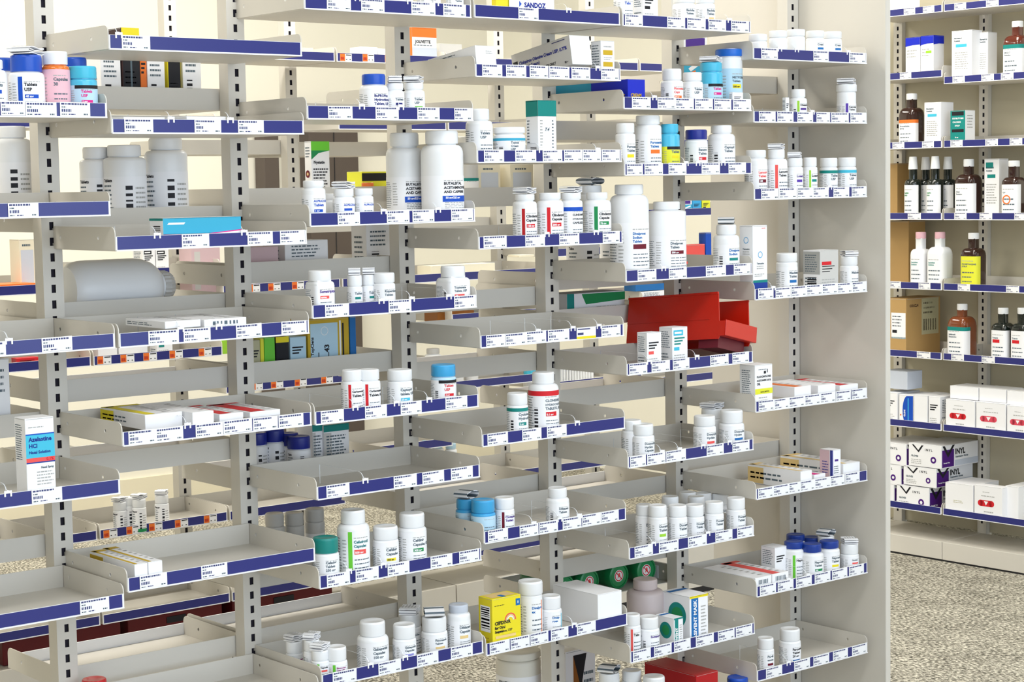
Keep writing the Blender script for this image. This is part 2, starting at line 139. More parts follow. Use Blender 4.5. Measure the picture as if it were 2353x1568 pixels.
{'fr': 'M', 'l': 'sky blue bottle in front on seventh shelf of middle bay', 'x': 0.7405, 'y': -0.1745, 'z': 0.608, 'r': 0.0225, 'h': 0.0719, 'rc': 0.0213, 'hc': 0.0221, 'b': 'skyblue', 'c': 'skyblue', 's': {'t': [''], 'lc': 'paleblue', 'bar': 1, 'y1': 0.72}, 'k': 'bottle'},
{'fr': 'M', 'l': 'white bottle with maroon stripe on seventh shelf of middle bay', 'x': 0.7856, 'y': -0.1807, 'z': 0.608, 'r': 0.0183, 'h': 0.0716, 'rc': 0.0179, 'hc': 0.0199, 'b': 'white', 'c': 'white', 's': {'t': ['Clozapine', 'Tablets'], 'st': 'maroon', 'y1': 0.85, 'tc': 'purple'}, 'k': 'bottle'},
{'fr': 'M', 'l': 'white bottle with handwritten mark standing alone on seventh shelf of middle bay', 'x': 0.9141, 'y': -0.181, 'z': 0.608, 'r': 0.022, 'h': 0.0743, 'rc': 0.0179, 'hc': 0.0171, 'b': 'white', 'c': 'white', 's': {'t': ['Diltiazem', 'Tablets'], 'bar': 1, 'y1': 0.62}, 'k': 'bottle'},
{'fr': 'M', 'l': 'tall white bottle with orange stripe on eighth shelf of middle bay', 'x': 0.849, 'y': -0.1751, 'z': 0.4032, 'r': 0.0219, 'h': 0.1113, 'rc': 0.0231, 'hc': 0.0243, 'b': 'white', 'c': 'white', 's': {'t': ['Divalpro', 'ex'], 'st2': 'orange', 'tc': 'blue2', 'y1': 0.72}, 'k': 'bottle'},
{'fr': 'M', 'l': 'shorter white bottle with cyan stripe on eighth shelf of middle bay', 'x': 0.8959, 'y': -0.1786, 'z': 0.4032, 'r': 0.0204, 'h': 0.0764, 'rc': 0.0184, 'hc': 0.0229, 'b': 'white', 'c': 'white', 's': {'t': ['Divalp', 'roex'], 'st2': 'cyan', 'tc': 'blue2', 'y1': 0.62}, 'k': 'bottle'},
{'fr': 'M', 'l': 'white bottle with blue script at left end on top shelf of bay next to last', 'x': 1.0941, 'y': -0.1849, 'z': 1.5438, 'r': 0.0181, 'h': 0.077, 'rc': 0.0154, 'hc': 0.013, 'b': 'white', 'c': 'white', 's': {'t': ['Tabs'], 'tc': 'blue'}, 'k': 'bottle'},
{'fr': 'M', 'l': 'white bottle left of pair on top shelf of bay next to last', 'x': 1.2603, 'y': -0.1805, 'z': 1.5438, 'r': 0.0225, 'h': 0.0691, 'rc': 0.0212, 'hc': 0.017, 'b': 'white', 'c': 'white', 's': {'t': ['Baclofen', 'Tablets']}, 'k': 'bottle'},
{'fr': 'M', 'l': 'white bottle right of pair on top shelf of bay next to last', 'x': 1.3152, 'y': -0.1833, 'z': 1.5438, 'r': 0.0197, 'h': 0.071, 'rc': 0.0188, 'hc': 0.0171, 'b': 'white', 'c': 'white', 's': {'t': ['Baclofen', 'Tablets'], 'ch': ('buff', '')}, 'k': 'bottle'},
{'fr': 'M', 'l': 'white bottle with orange chip on second shelf of bay next to last', 'x': 1.2241, 'y': -0.1814, 'z': 1.3892, 'r': 0.0216, 'h': 0.078, 'rc': 0.0186, 'hc': 0.0211, 'b': 'white', 'c': 'white', 's': {'t': ['Fluoxetine', 'Caps'], 'tc': 'coral', 'ch': ('orange', '20 mg'), 'bar': 1}, 'k': 'bottle'},
{'fr': 'M', 'l': 'white bottle beside orange chip one on second shelf of bay next to last', 'x': 1.2851, 'y': -0.1765, 'z': 1.3892, 'r': 0.0205, 'h': 0.0731, 'rc': 0.0184, 'hc': 0.0163, 'b': 'white', 'c': 'white', 's': {'t': ['Tablets', 'USP']}, 'k': 'bottle'},
{'fr': 'M', 'l': 'turquoise bottle with leaflet on second shelf of bay next to last', 'x': 1.3483, 'y': -0.166, 'z': 1.3892, 'r': 0.023, 'h': 0.0947, 'rc': 0.0217, 'hc': 0.0173, 'b': 'cyan3', 'c': 'cyan3', 's': {'t': ['Tablets'], 'lc': 'paleblue', 'bd': 'black', 'tc': 'magenta', 'ch': ('magenta', '10'), 'y1': 0.55}, 'lf': 1, 'k': 'bottle'},
{'fr': 'M', 'l': 'tall white bottle with bright blue cap on second shelf of bay next to last', 'x': 1.4147, 'y': -0.1527, 'z': 1.3892, 'r': 0.0263, 'h': 0.1239, 'rc': 0.0281, 'hc': 0.0149, 'b': 'white', 'c': 'blue3', 's': {'t': ['METFORMIN', 'Tablets'], 'lc': 'paleblue', 'ch': ('yellow', '500 mg'), 'y1': 0.68}, 'k': 'bottle'},
{'fr': 'M', 'l': 'white bottle with yellow chip at left end on third shelf of bay next to last', 'x': 1.0981, 'y': -0.1819, 'z': 1.2638, 'r': 0.0191, 'h': 0.0978, 'rc': 0.0174, 'hc': 0.0182, 'b': 'white', 'c': 'white', 's': {'t': ['Furosemide', 'Tablets'], 'ch': ('yellow', '')}, 'k': 'bottle'},
{'fr': 'M', 'l': 'white bottle with orange chip on third shelf of bay next to last', 'x': 1.1683, 'y': -0.1709, 'z': 1.2638, 'r': 0.0261, 'h': 0.1136, 'rc': 0.0231, 'hc': 0.0168, 'b': 'white', 'c': 'white', 's': {'t': ['Furosemide', 'Tablets'], 'tc': 'blue2', 'ch': ('orange', '')}, 'k': 'bottle'},
{'fr': 'M', 'l': 'turquoise bottle with yellow label on third shelf of bay next to last', 'x': 1.2204, 'y': -0.1775, 'z': 1.2638, 'r': 0.0195, 'h': 0.0972, 'rc': 0.017, 'hc': 0.017, 'b': 'cyan3', 'c': 'cyan3', 's': {'t': ['Tablets'], 'lc': 'lemon', 'bd': 'black', 'ch': ('yellow', ''), 'y1': 0.55}, 'k': 'bottle'},
{'fr': 'M', 'l': 'white bottle with navy cap on third shelf of bay next to last', 'x': 1.2902, 'y': -0.1807, 'z': 1.2638, 'r': 0.0223, 'h': 0.0864, 'rc': 0.0214, 'hc': 0.0189, 'b': 'white', 'c': 'navyb', 's': {'t': ['Benztro', 'Tablets'], 'ch': ('red', '0.5'), 'bar': 1}, 'k': 'bottle'},
{'fr': 'M', 'l': 'white bottle right of navy capped one on third shelf of bay next to last', 'x': 1.3663, 'y': -0.176, 'z': 1.2638, 'r': 0.027, 'h': 0.0956, 'rc': 0.0204, 'hc': 0.0148, 'b': 'white', 'c': 'white', 's': {'t': ['Captopril', 'Tablets'], 'bar': 1}, 'k': 'bottle'},
{'fr': 'M', 'l': 'tall big white bottle, left of pair on fourth shelf of bay next to last', 'x': 1.1215, 'y': -0.1653, 'z': 1.0623, 'r': 0.0377, 'h': 0.183, 'rc': 0.0276, 'hc': 0.0184, 'b': 'white', 'c': 'white', 's': {'t': ['Divalproex', 'Sodium', 'Tablets'], 'bd0': '', 'tc': 'blue2', 'ch': ('maroon', ''), 'y0': 0.12, 'y1': 0.6}, 'k': 'bottle', 'n': 0.8},
{'fr': 'M', 'l': 'big white bottle with maroon label lines on fourth shelf of bay next to last', 'x': 1.2219, 'y': -0.165, 'z': 1.0623, 'r': 0.038, 'h': 0.1484, 'rc': 0.0264, 'hc': 0.0154, 'b': 'white', 'c': 'white', 's': {'t': ['Divalproex', 'Tablets'], 'ch': ('maroon', '500 mg'), 'y0': 0.12, 'y1': 0.55, 'tc': 'slate'}, 'k': 'bottle', 'n': 0.86},
{'fr': 'M', 'l': 'white bottle with rolled leaflet on fourth shelf of bay next to last', 'x': 1.3771, 'y': -0.1767, 'z': 1.0623, 'r': 0.0262, 'h': 0.099, 'rc': 0.0201, 'hc': 0.0192, 'b': 'white', 'c': 'white', 's': {'t': ['Divalproex', 'Sodium'], 'tc': 'blue2', 'ch': ('teal', ''), 'bar': 1, 'y1': 0.6}, 'lf': 2, 'k': 'bottle'},
{'fr': 'M', 'l': 'orange labelled bottle behind on sixth shelf of bay next to last', 'x': 1.1279, 'y': -0.1586, 'z': 0.7058, 'r': 0.0204, 'h': 0.0821, 'rc': 0.0187, 'hc': 0.0187, 'b': 'white', 'c': 'white', 's': {'t': ['Doxycycl', 'Hyclate'], 'ch': ('orange', ''), 'tc': 'black'}, 'k': 'bottle'},
{'fr': 'M', 'l': 'Doxycycline bottle at left on sixth shelf of bay next to last', 'x': 1.1362, 'y': -0.1806, 'z': 0.7058, 'r': 0.0224, 'h': 0.0754, 'rc': 0.0207, 'hc': 0.0203, 'b': 'white', 'c': 'white', 's': {'t': ['Doxycycline', 'Hyclate', 'Capsules']}, 'k': 'bottle'},
{'fr': 'M', 'l': 'Doxycycline bottle right of middle on sixth shelf of bay next to last', 'x': 1.3069, 'y': -0.1803, 'z': 0.7058, 'r': 0.0226, 'h': 0.0758, 'rc': 0.0213, 'hc': 0.0192, 'b': 'white', 'c': 'white', 's': {'t': ['Doxycycline', 'Hyclate'], 'ch': ('coral', '')}, 'k': 'bottle'},
{'fr': 'M', 'l': 'bottle with leaflet behind pair on sixth shelf of bay next to last', 'x': 1.3933, 'y': -0.1166, 'z': 0.7058, 'r': 0.0224, 'h': 0.0779, 'rc': 0.0215, 'hc': 0.0197, 'b': 'white', 'c': 'white', 'lf': 1, 'k': 'bottle'},
{'fr': 'M', 'l': 'Doxycycline bottle at right end on sixth shelf of bay next to last', 'x': 1.3898, 'y': -0.1753, 'z': 0.7058, 'r': 0.0256, 'h': 0.0792, 'rc': 0.023, 'hc': 0.0248, 'b': 'white', 'c': 'white', 's': {'t': ['Doxycycline', 'Hyclate'], 'ch': ('blue2', '')}, 'k': 'bottle'},
{'fr': 'M', 'l': 'white bottle in front row, leftmost on seventh shelf of bay next to last', 'x': 1.1721, 'y': -0.1822, 'z': 0.5291, 'r': 0.0188, 'h': 0.0885, 'rc': 0.0179, 'hc': 0.0214, 'b': 'white', 'c': 'white', 's': {'t': ['Donepezil', 'Tablets'], 'ch': ('lime', '')}, 'g': 'white bottles crowded on one shelf', 'k': 'bottle'},
{'fr': 'M', 'l': 'white bottle in front row, second from left on seventh shelf of bay next to last', 'x': 1.2272, 'y': -0.182, 'z': 0.5291, 'r': 0.019, 'h': 0.0817, 'rc': 0.0181, 'hc': 0.0216, 'b': 'white', 'c': 'white', 's': {'t': ['Donepezil', 'Tablets'], 'ch': None}, 'g': 'white bottles crowded on one shelf', 'k': 'bottle'},
{'fr': 'M', 'l': 'white bottle in front row, third from left on seventh shelf of bay next to last', 'x': 1.2829, 'y': -0.1738, 'z': 0.5291, 'r': 0.0192, 'h': 0.0747, 'rc': 0.0183, 'hc': 0.0218, 'b': 'white', 'c': 'white', 's': {'t': ['Donepezil', 'Tablets'], 'ch': None}, 'g': 'white bottles crowded on one shelf', 'k': 'bottle'},
{'fr': 'M', 'l': 'white bottle in front row, fourth from left on seventh shelf of bay next to last', 'x': 1.3308, 'y': -0.1817, 'z': 0.5291, 'r': 0.0193, 'h': 0.0759, 'rc': 0.0184, 'hc': 0.0219, 'b': 'white', 'c': 'white', 's': {'t': ['Donepezil', 'Tablets'], 'ch': None}, 'g': 'white bottles crowded on one shelf', 'k': 'bottle'},
{'fr': 'M', 'l': 'white bottle in front row, rightmost on seventh shelf of bay next to last', 'x': 1.3943, 'y': -0.1815, 'z': 0.5291, 'r': 0.0195, 'h': 0.0763, 'rc': 0.0186, 'hc': 0.0222, 'b': 'white', 'c': 'white', 's': {'t': ['Donepezil', 'Tablets'], 'ch': None}, 'g': 'white bottles crowded on one shelf', 'k': 'bottle'},
{'fr': 'M', 'l': 'white bottle in second row, leftmost on seventh shelf of bay next to last', 'x': 1.1709, 'y': -0.1463, 'z': 0.5291, 'r': 0.0176, 'h': 0.0853, 'rc': 0.0168, 'hc': 0.0198, 'b': 'white', 'c': 'white', 's': {'t': ['Donepezil']}, 'g': 'white bottles crowded on one shelf', 'k': 'bottle'},
{'fr': 'M', 'l': 'white bottle in second row, middle on seventh shelf of bay next to last', 'x': 1.2617, 'y': -0.126, 'z': 0.5291, 'r': 0.018, 'h': 0.0885, 'rc': 0.0171, 'hc': 0.0202, 'b': 'white', 'c': 'white', 's': {'t': ['Donepezil']}, 'g': 'white bottles crowded on one shelf', 'k': 'bottle'},
{'fr': 'M', 'l': 'white bottle in second row, rightmost on seventh shelf of bay next to last', 'x': 1.3363, 'y': -0.1258, 'z': 0.5291, 'r': 0.0182, 'h': 0.0795, 'rc': 0.0173, 'hc': 0.0204, 'b': 'white', 'c': 'white', 's': {'t': ['Donepezil']}, 'g': 'white bottles crowded on one shelf', 'k': 'bottle'},
{'fr': 'M', 'l': 'white bottle in back row, leftmost on seventh shelf of bay next to last', 'x': 1.3664, 'y': -0.0705, 'z': 0.5291, 'r': 0.0185, 'h': 0.0785, 'rc': 0.0176, 'hc': 0.0208, 'b': 'white', 'c': 'white', 's': {'t': ['Donepezil']}, 'g': 'white bottles crowded on one shelf', 'k': 'bottle'},
{'fr': 'M', 'l': 'white bottle in back row, middle on seventh shelf of bay next to last', 'x': 1.4126, 'y': -0.0703, 'z': 0.5291, 'r': 0.0187, 'h': 0.0712, 'rc': 0.0177, 'hc': 0.0209, 'b': 'white', 'c': 'white', 's': {'t': ['Donepezil']}, 'g': 'white bottles crowded on one shelf', 'k': 'bottle'},
{'fr': 'M', 'l': 'white bottle in back row, rightmost on seventh shelf of bay next to last', 'x': 1.4427, 'y': -0.0903, 'z': 0.5291, 'r': 0.0187, 'h': 0.069, 'rc': 0.0178, 'hc': 0.0209, 'b': 'white', 'c': 'white', 's': {'t': ['Donepezil']}, 'g': 'white bottles crowded on one shelf', 'k': 'bottle'},
{'fr': 'M', 'l': 'small white bottle with red side text on eighth shelf of bay next to last', 'x': 1.1021, 'y': -0.1809, 'z': 0.3262, 'r': 0.0161, 'h': 0.0852, 'rc': 0.0153, 'hc': 0.0204, 'b': 'white', 'c': 'white', 's': {'t': ['Tabs'], 'st': 'coral'}, 'k': 'bottle'},
{'fr': 'M', 'l': 'small white bottle with purple text on eighth shelf of bay next to last', 'x': 1.145, 'y': -0.1825, 'z': 0.3262, 'r': 0.0205, 'h': 0.0737, 'rc': 0.0188, 'hc': 0.0214, 'b': 'white', 'c': 'white', 's': {'t': ['Escitalopram'], 'tc': 'purple', 'bar': 1}, 'k': 'bottle'},
{'fr': 'M', 'l': 'large pinkish jar with wide cap on eighth shelf of bay next to last', 'x': 1.2232, 'y': -0.0911, 'z': 0.3262, 'r': 0.0379, 'h': 0.1229, 'rc': 0.0247, 'hc': 0.0194, 'b': 'pinkgrey', 'c': 'pinkgrey', 'k': 'jar', 'n': 0.75},
{'fr': 'M', 'l': 'white bottle with rolled leaflet, half cropped on ninth shelf of bay next to last', 'x': 1.0968, 'y': -0.1175, 'z': 0.156, 'r': 0.0215, 'h': 0.128, 'rc': 0.0206, 'hc': 0.0223, 'b': 'white', 'c': 'white', 'lf': 2, 'k': 'bottle'},
{'fr': 'M', 'l': 'greyish bottle, half cropped on ninth shelf of bay next to last', 'x': 1.1473, 'y': -0.1291, 'z': 0.156, 'r': 0.0199, 'h': 0.1257, 'rc': 0.0191, 'hc': 0.0191, 'b': 'white', 'c': 'white', 'k': 'bottle'},
{'fr': 'M', 'l': 'white bottle, half cropped on ninth shelf of bay next to last', 'x': 1.1627, 'y': -0.1766, 'z': 0.156, 'r': 0.0224, 'h': 0.1202, 'rc': 0.0215, 'hc': 0.0206, 'b': 'white', 'c': 'white', 'k': 'bottle'},
{'fr': 'M', 'l': 'blue capped bottle, half cropped on ninth shelf of bay next to last', 'x': 1.4113, 'y': -0.1665, 'z': 0.156, 'r': 0.0225, 'h': 0.0709, 'rc': 0.0216, 'hc': 0.0216, 'b': 'white', 'c': 'blue', 'k': 'bottle'},
{'fr': 'M', 'l': 'leftmost squat white pot on top shelf of bay by end panel', 'x': 1.4805, 'y': -0.1704, 'z': 1.4923, 'r': 0.0186, 'h': 0.0519, 'rc': 0.0186, 'hc': 0.0133, 'b': 'white', 'c': 'white', 'g': 'squat white pots', 'k': 'bottle'},
{'fr': 'M', 'l': 'second squat white pot from left on top shelf of bay by end panel', 'x': 1.5273, 'y': -0.1823, 'z': 1.4923, 'r': 0.0187, 'h': 0.0598, 'rc': 0.0187, 'hc': 0.0133, 'b': 'white', 'c': 'white', 'g': 'squat white pots', 'k': 'bottle'},
{'fr': 'M', 'l': 'middle squat white pot on top shelf of bay by end panel', 'x': 1.5815, 'y': -0.1822, 'z': 1.4923, 'r': 0.0188, 'h': 0.0645, 'rc': 0.0188, 'hc': 0.0134, 'b': 'white', 'c': 'white', 'g': 'squat white pots', 'k': 'bottle'},
{'fr': 'M', 'l': 'second squat white pot from right on top shelf of bay by end panel', 'x': 1.6408, 'y': -0.182, 'z': 1.4923, 'r': 0.019, 'h': 0.0641, 'rc': 0.019, 'hc': 0.0136, 'b': 'white', 'c': 'white', 's': {'t': ['Cream'], 'ch': ('blue2', ''), 'nos': 1}, 'g': 'squat white pots', 'k': 'bottle'},
{'fr': 'M', 'l': 'rightmost squat white pot on top shelf of bay by end panel', 'x': 1.6957, 'y': -0.1818, 'z': 1.4923, 'r': 0.0192, 'h': 0.0644, 'rc': 0.0192, 'hc': 0.0137, 'b': 'white', 'c': 'white', 's': {'t': ['Cream'], 'ch': ('blue2', ''), 'nos': 1}, 'g': 'squat white pots', 'k': 'bottle'},
{'fr': 'M', 'l': 'small white bottle with lime stripe on second shelf of bay by end panel', 'x': 1.5842, 'y': -0.185, 'z': 1.3667, 'r': 0.018, 'h': 0.0679, 'rc': 0.0148, 'hc': 0.0162, 'b': 'white', 'c': 'white', 's': {'t': ['Irbesartan'], 'st': 'lime', 'ch': ('purple', ''), 'bar': 1}, 'k': 'bottle'},
{'fr': 'M', 'l': 'tall white bottle with purple stripe and leaflet on second shelf of bay by end panel', 'x': 1.7388, 'y': -0.1827, 'z': 1.3667, 'r': 0.0203, 'h': 0.0815, 'rc': 0.0217, 'hc': 0.0157, 'b': 'white', 'c': 'white', 's': {'t': ['Ketorolac', 'Tablets'], 'st': 'purple3', 'y1': 0.5}, 'lf': 1, 'k': 'bottle'},
{'fr': 'M', 'l': 'white bottle with dark red chip on third shelf of bay by end panel', 'x': 1.468, 'y': -0.174, 'z': 1.2114, 'r': 0.023, 'h': 0.0988, 'rc': 0.0204, 'hc': 0.0151, 'b': 'white', 'c': 'white', 's': {'t': ['Lamotrig', 'Tablets'], 'ch': ('maroon', '100'), 'tc': 'coral'}, 'k': 'bottle'},
{'fr': 'M', 'l': 'white bottle with orange stripe and leaflet on third shelf of bay by end panel', 'x': 1.5218, 'y': -0.1807, 'z': 1.2114, 'r': 0.0223, 'h': 0.1003, 'rc': 0.017, 'hc': 0.0178, 'b': 'white', 'c': 'white', 's': {'t': ['Lamotrigine', 'Tablets'], 'st': 'coral'}, 'lf': 1, 'k': 'bottle'},
{'fr': 'M', 'l': 'white bottle with purple swoosh and leaflet on third shelf of bay by end panel', 'x': 1.5715, 'y': -0.1859, 'z': 1.2114, 'r': 0.0171, 'h': 0.0823, 'rc': 0.0162, 'hc': 0.0171, 'b': 'white', 'c': 'white', 's': {'t': ['Losartan'], 'tc': 'purple', 'ch': ('purple3', '')}, 'lf': 1, 'k': 'bottle'},
{'fr': 'M', 'l': 'white bottle with green stripe on third shelf of bay by end panel', 'x': 1.6166, 'y': -0.1876, 'z': 1.2114, 'r': 0.0154, 'h': 0.083, 'rc': 0.014, 'hc': 0.0181, 'b': 'white', 'c': 'white', 's': {'t': ['Losartan'], 'st': 'lime', 'ch': ('teal', '')}, 'k': 'bottle'},
{'fr': 'M', 'l': 'white bottle with teal corner, left one on third shelf of bay by end panel', 'x': 1.6863, 'y': -0.1782, 'z': 1.2114, 'r': 0.0188, 'h': 0.0819, 'rc': 0.0183, 'hc': 0.0183, 'b': 'white', 'c': 'white', 's': {'t': ['Tablets', 'USP'], 'bd': 'teal', 'tc': 'slate'}, 'k': 'bottle'},
{'fr': 'M', 'l': 'white bottle with teal corner, right one on third shelf of bay by end panel', 'x': 1.7397, 'y': -0.1826, 'z': 1.2114, 'r': 0.0203, 'h': 0.0825, 'rc': 0.0194, 'hc': 0.0185, 'b': 'white', 'c': 'white', 's': {'t': ['Tablets', 'USP'], 'bd': 'cyan', 'tc': 'slate'}, 'k': 'bottle'},
{'fr': 'M', 'l': 'white bottle left of grey carton on fourth shelf of bay by end panel', 'x': 1.5517, 'y': -0.1809, 'z': 1.0095, 'r': 0.0221, 'h': 0.0884, 'rc': 0.0216, 'hc': 0.0171, 'b': 'white', 'c': 'white', 's': {'t': ['Meclizine', 'Tablets'], 'ch': ('blue2', '')}, 'k': 'bottle'},
{'fr': 'M', 'l': 'white bottle with leaflet at right end on fourth shelf of bay by end panel', 'x': 1.7451, 'y': -0.1835, 'z': 1.0095, 'r': 0.0195, 'h': 0.0749, 'rc': 0.0181, 'hc': 0.0186, 'b': 'white', 'c': 'white', 's': {'t': ['Meloxicam']}, 'lf': 1, 'k': 'bottle'},
{'fr': 'M', 'l': 'blue capped bottle with green dose, in front on seventh shelf of bay by end panel', 'x': 1.6284, 'y': -0.178, 'z': 0.4002, 'r': 0.025, 'h': 0.0777, 'rc': 0.0208, 'hc': 0.0166, 'b': 'white', 'c': 'blue2b', 's': {'t': ['Naproxen', 'Tablets'], 'ch': ('green2', '500')}, 'k': 'bottle'},
{'fr': 'M', 'l': 'blue capped bottle with yellow band at right on seventh shelf of bay by end panel', 'x': 1.6859, 'y': -0.1766, 'z': 0.4002, 'r': 0.0224, 'h': 0.0763, 'rc': 0.0205, 'hc': 0.0149, 'b': 'white', 'c': 'blue2b', 's': {'t': ['Naproxen', 'Tablets'], 'ch': ('yellow', '')}, 'k': 'bottle'},
{'fr': 'M', 'l': 'blue capped bottle with green bars at left on seventh shelf of bay by end panel', 'x': 1.6015, 'y': -0.1518, 'z': 0.4002, 'r': 0.0222, 'h': 0.0826, 'rc': 0.0204, 'hc': 0.0139, 'b': 'white', 'c': 'blue2b', 's': {'t': ['Naproxen'], 'st': 'green'}, 'k': 'bottle'},
{'fr': 'M', 'l': 'blue capped bottle in back row, right on seventh shelf of bay by end panel', 'x': 1.7218, 'y': -0.0971, 'z': 0.4002, 'r': 0.0219, 'h': 0.0684, 'rc': 0.0205, 'hc': 0.0133, 'b': 'white', 'c': 'blue2b', 'k': 'bottle'},
{'fr': 'M', 'l': 'blue capped bottle in back row, left on seventh shelf of bay by end panel', 'x': 1.6781, 'y': -0.0881, 'z': 0.4002, 'r': 0.0209, 'h': 0.079, 'rc': 0.0199, 'hc': 0.0133, 'b': 'white', 'c': 'blue2b', 'k': 'bottle'},
{'fr': 'M', 'l': 'bottle with striped leaflet behind on seventh shelf of bay by end panel', 'x': 1.7297, 'y': -0.13, 'z': 0.4002, 'r': 0.019, 'h': 0.0741, 'rc': 0.018, 'hc': 0.0133, 'b': 'white', 'c': 'white', 'lf': 2, 'k': 'bottle'},
{'fr': 'M', 'l': 'white bottle with thick leaflet at right end on seventh shelf of bay by end panel', 'x': 1.7449, 'y': -0.1832, 'z': 0.4002, 'r': 0.0198, 'h': 0.0628, 'rc': 0.0188, 'hc': 0.0207, 'b': 'white', 'c': 'white', 's': {'t': ['Nadolol'], 'ch': ('coral', '')}, 'lf': 1, 'k': 'bottle'},
{'fr': 'M', 'l': 'shorter white bottle at left on eighth shelf of bay by end panel', 'x': 1.4757, 'y': -0.1854, 'z': 0.2244, 'r': 0.0176, 'h': 0.0775, 'rc': 0.0167, 'hc': 0.0217, 'b': 'white', 'c': 'white', 's': {'t': ['Pioglit', 'azone'], 'ch': ('maroon', '')}, 'k': 'bottle'},
{'fr': 'M', 'l': 'taller white bottle at right on eighth shelf of bay by end panel', 'x': 1.5565, 'y': -0.1801, 'z': 0.2244, 'r': 0.0229, 'h': 0.0827, 'rc': 0.0211, 'hc': 0.0238, 'b': 'white', 'c': 'white', 's': {'t': ['Paroxetine', 'Tablets', '20 mg'], 'tc': 'black', 'ch': ('blue2', '')}, 'k': 'bottle'},
{'fr': 'M', 'l': 'left of three big white bottles on far side shelf', 'x': 0.1444, 'y': 0.12, 'z': 1.186, 'r': 0.0282, 'h': 0.1389, 'rc': 0.022, 'hc': 0.0193, 'b': 'white', 'c': 'white', 's': {'t': ['Tablets', 'USP', '1000'], 'sc': 'bb', 'y0': 0.1, 'y1': 0.62, 'fl': 1}, 'g': 'big white bottles seen from behind', 'k': 'bottle', 'n': 0.8},
{'fr': 'M', 'l': 'middle of three big white bottles on far side shelf', 'x': 0.1769, 'y': 0.08, 'z': 1.186, 'r': 0.0363, 'h': 0.1414, 'rc': 0.0283, 'hc': 0.0193, 'b': 'white', 'c': 'white', 's': {'t': ['Tablets', 'USP', '1000'], 'sc': 'bb', 'y0': 0.1, 'y1': 0.62, 'fl': 1}, 'g': 'big white bottles seen from behind', 'k': 'bottle', 'n': 0.8},
{'fr': 'M', 'l': 'right of three big white bottles on far side shelf', 'x': 0.2594, 'y': 0.085, 'z': 1.186, 'r': 0.0369, 'h': 0.1534, 'rc': 0.0288, 'hc': 0.0196, 'b': 'white', 'c': 'white', 's': {'t': ['Tablets', 'USP', '1000'], 'sc': 'bb', 'y0': 0.1, 'y1': 0.62, 'fl': 1}, 'g': 'big white bottles seen from behind', 'k': 'bottle', 'n': 0.8},
{'fr': 'M', 'l': 'big white bottle with barcode behind far left bay', 'x': -0.0263, 'y': 0.085, 'z': 1.211, 'r': 0.0341, 'h': 0.1468, 'rc': 0.0256, 'hc': 0.0185, 'b': 'white', 'c': 'white', 's': {'t': ['Tablets'], 'sc': 'bb', 'fl': 1, 'y0': 0.1, 'y1': 0.6}, 'k': 'bottle', 'n': 0.8},
{'fr': 'M', 'l': 'small bottle with orange dome cap behind third bay', 'x': 0.667, 'y': 0.06, 'z': 1.215, 'r': 0.0122, 'h': 0.0421, 'rc': 0.0113, 'hc': 0.0097, 'b': 'white', 'c': 'orange', 'k': 'bottle'},
{'fr': 'M', 'l': 'leftmost navy capped white bottle behind third bay', 'x': 0.4369, 'y': 0.1, 'z': 0.719, 'r': 0.0182, 'h': 0.0883, 'rc': 0.0177, 'hc': 0.0222, 'b': 'white', 'c': 'navyb', 's': {'t': ['Tabs'], 'sc': 'bb', 'fl': 1, 'y1': 0.8}, 'g': 'navy capped bottles behind third bay', 'k': 'bottle'},
{'fr': 'M', 'l': 'second navy capped white bottle behind third bay', 'x': 0.4724, 'y': 0.1, 'z': 0.719, 'r': 0.0199, 'h': 0.0912, 'rc': 0.0193, 'hc': 0.0223, 'b': 'white', 'c': 'navyb', 's': {'t': ['Tabs'], 'sc': 'bb', 'fl': 1, 'y1': 0.8}, 'g': 'navy capped bottles behind third bay', 'k': 'bottle'},
{'fr': 'M', 'l': 'third navy capped white bottle behind third bay', 'x': 0.4988, 'y': 0.09, 'z': 0.719, 'r': 0.0176, 'h': 0.0824, 'rc': 0.0171, 'hc': 0.0224, 'b': 'white', 'c': 'navyb', 's': {'t': ['Tabs'], 'sc': 'bb', 'fl': 1, 'y1': 0.8}, 'g': 'navy capped bottles behind third bay', 'k': 'bottle'},
{'fr': 'M', 'l': 'rightmost navy capped white bottle behind third bay', 'x': 0.5, 'y': 0.06, 'z': 0.719, 'r': 0.0215, 'h': 0.0791, 'rc': 0.0208, 'hc': 0.0223, 'b': 'white', 'c': 'navyb', 's': {'t': ['Tabs'], 'sc': 'bb', 'fl': 1, 'y1': 0.8}, 'g': 'navy capped bottles behind third bay', 'k': 'bottle'},
{'fr': 'M', 'l': 'left of three greyish bottles behind third bay', 'x': 0.4689, 'y': 0.1, 'z': 0.539, 'r': 0.018, 'h': 0.1156, 'rc': 0.0172, 'hc': 0.0224, 'b': 'greyb', 'c': 'greyb', 'g': 'greyish bottles behind third bay', 'k': 'bottle'},  # grey body of these three carries the shade of the rear shelf
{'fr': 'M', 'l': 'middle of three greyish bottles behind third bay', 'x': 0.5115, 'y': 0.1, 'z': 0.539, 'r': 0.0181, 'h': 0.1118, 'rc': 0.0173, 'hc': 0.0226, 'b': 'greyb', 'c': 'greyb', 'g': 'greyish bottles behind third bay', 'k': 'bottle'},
{'fr': 'M', 'l': 'right of three greyish bottles behind third bay', 'x': 0.5569, 'y': 0.1, 'z': 0.539, 'r': 0.0183, 'h': 0.1135, 'rc': 0.0175, 'hc': 0.0228, 'b': 'greyb', 'c': 'greyb', 's': {'t': [''], 'sc': 'bb', 'fl': 1, 'y1': 0.6}, 'g': 'greyish bottles behind third bay', 'k': 'bottle'},
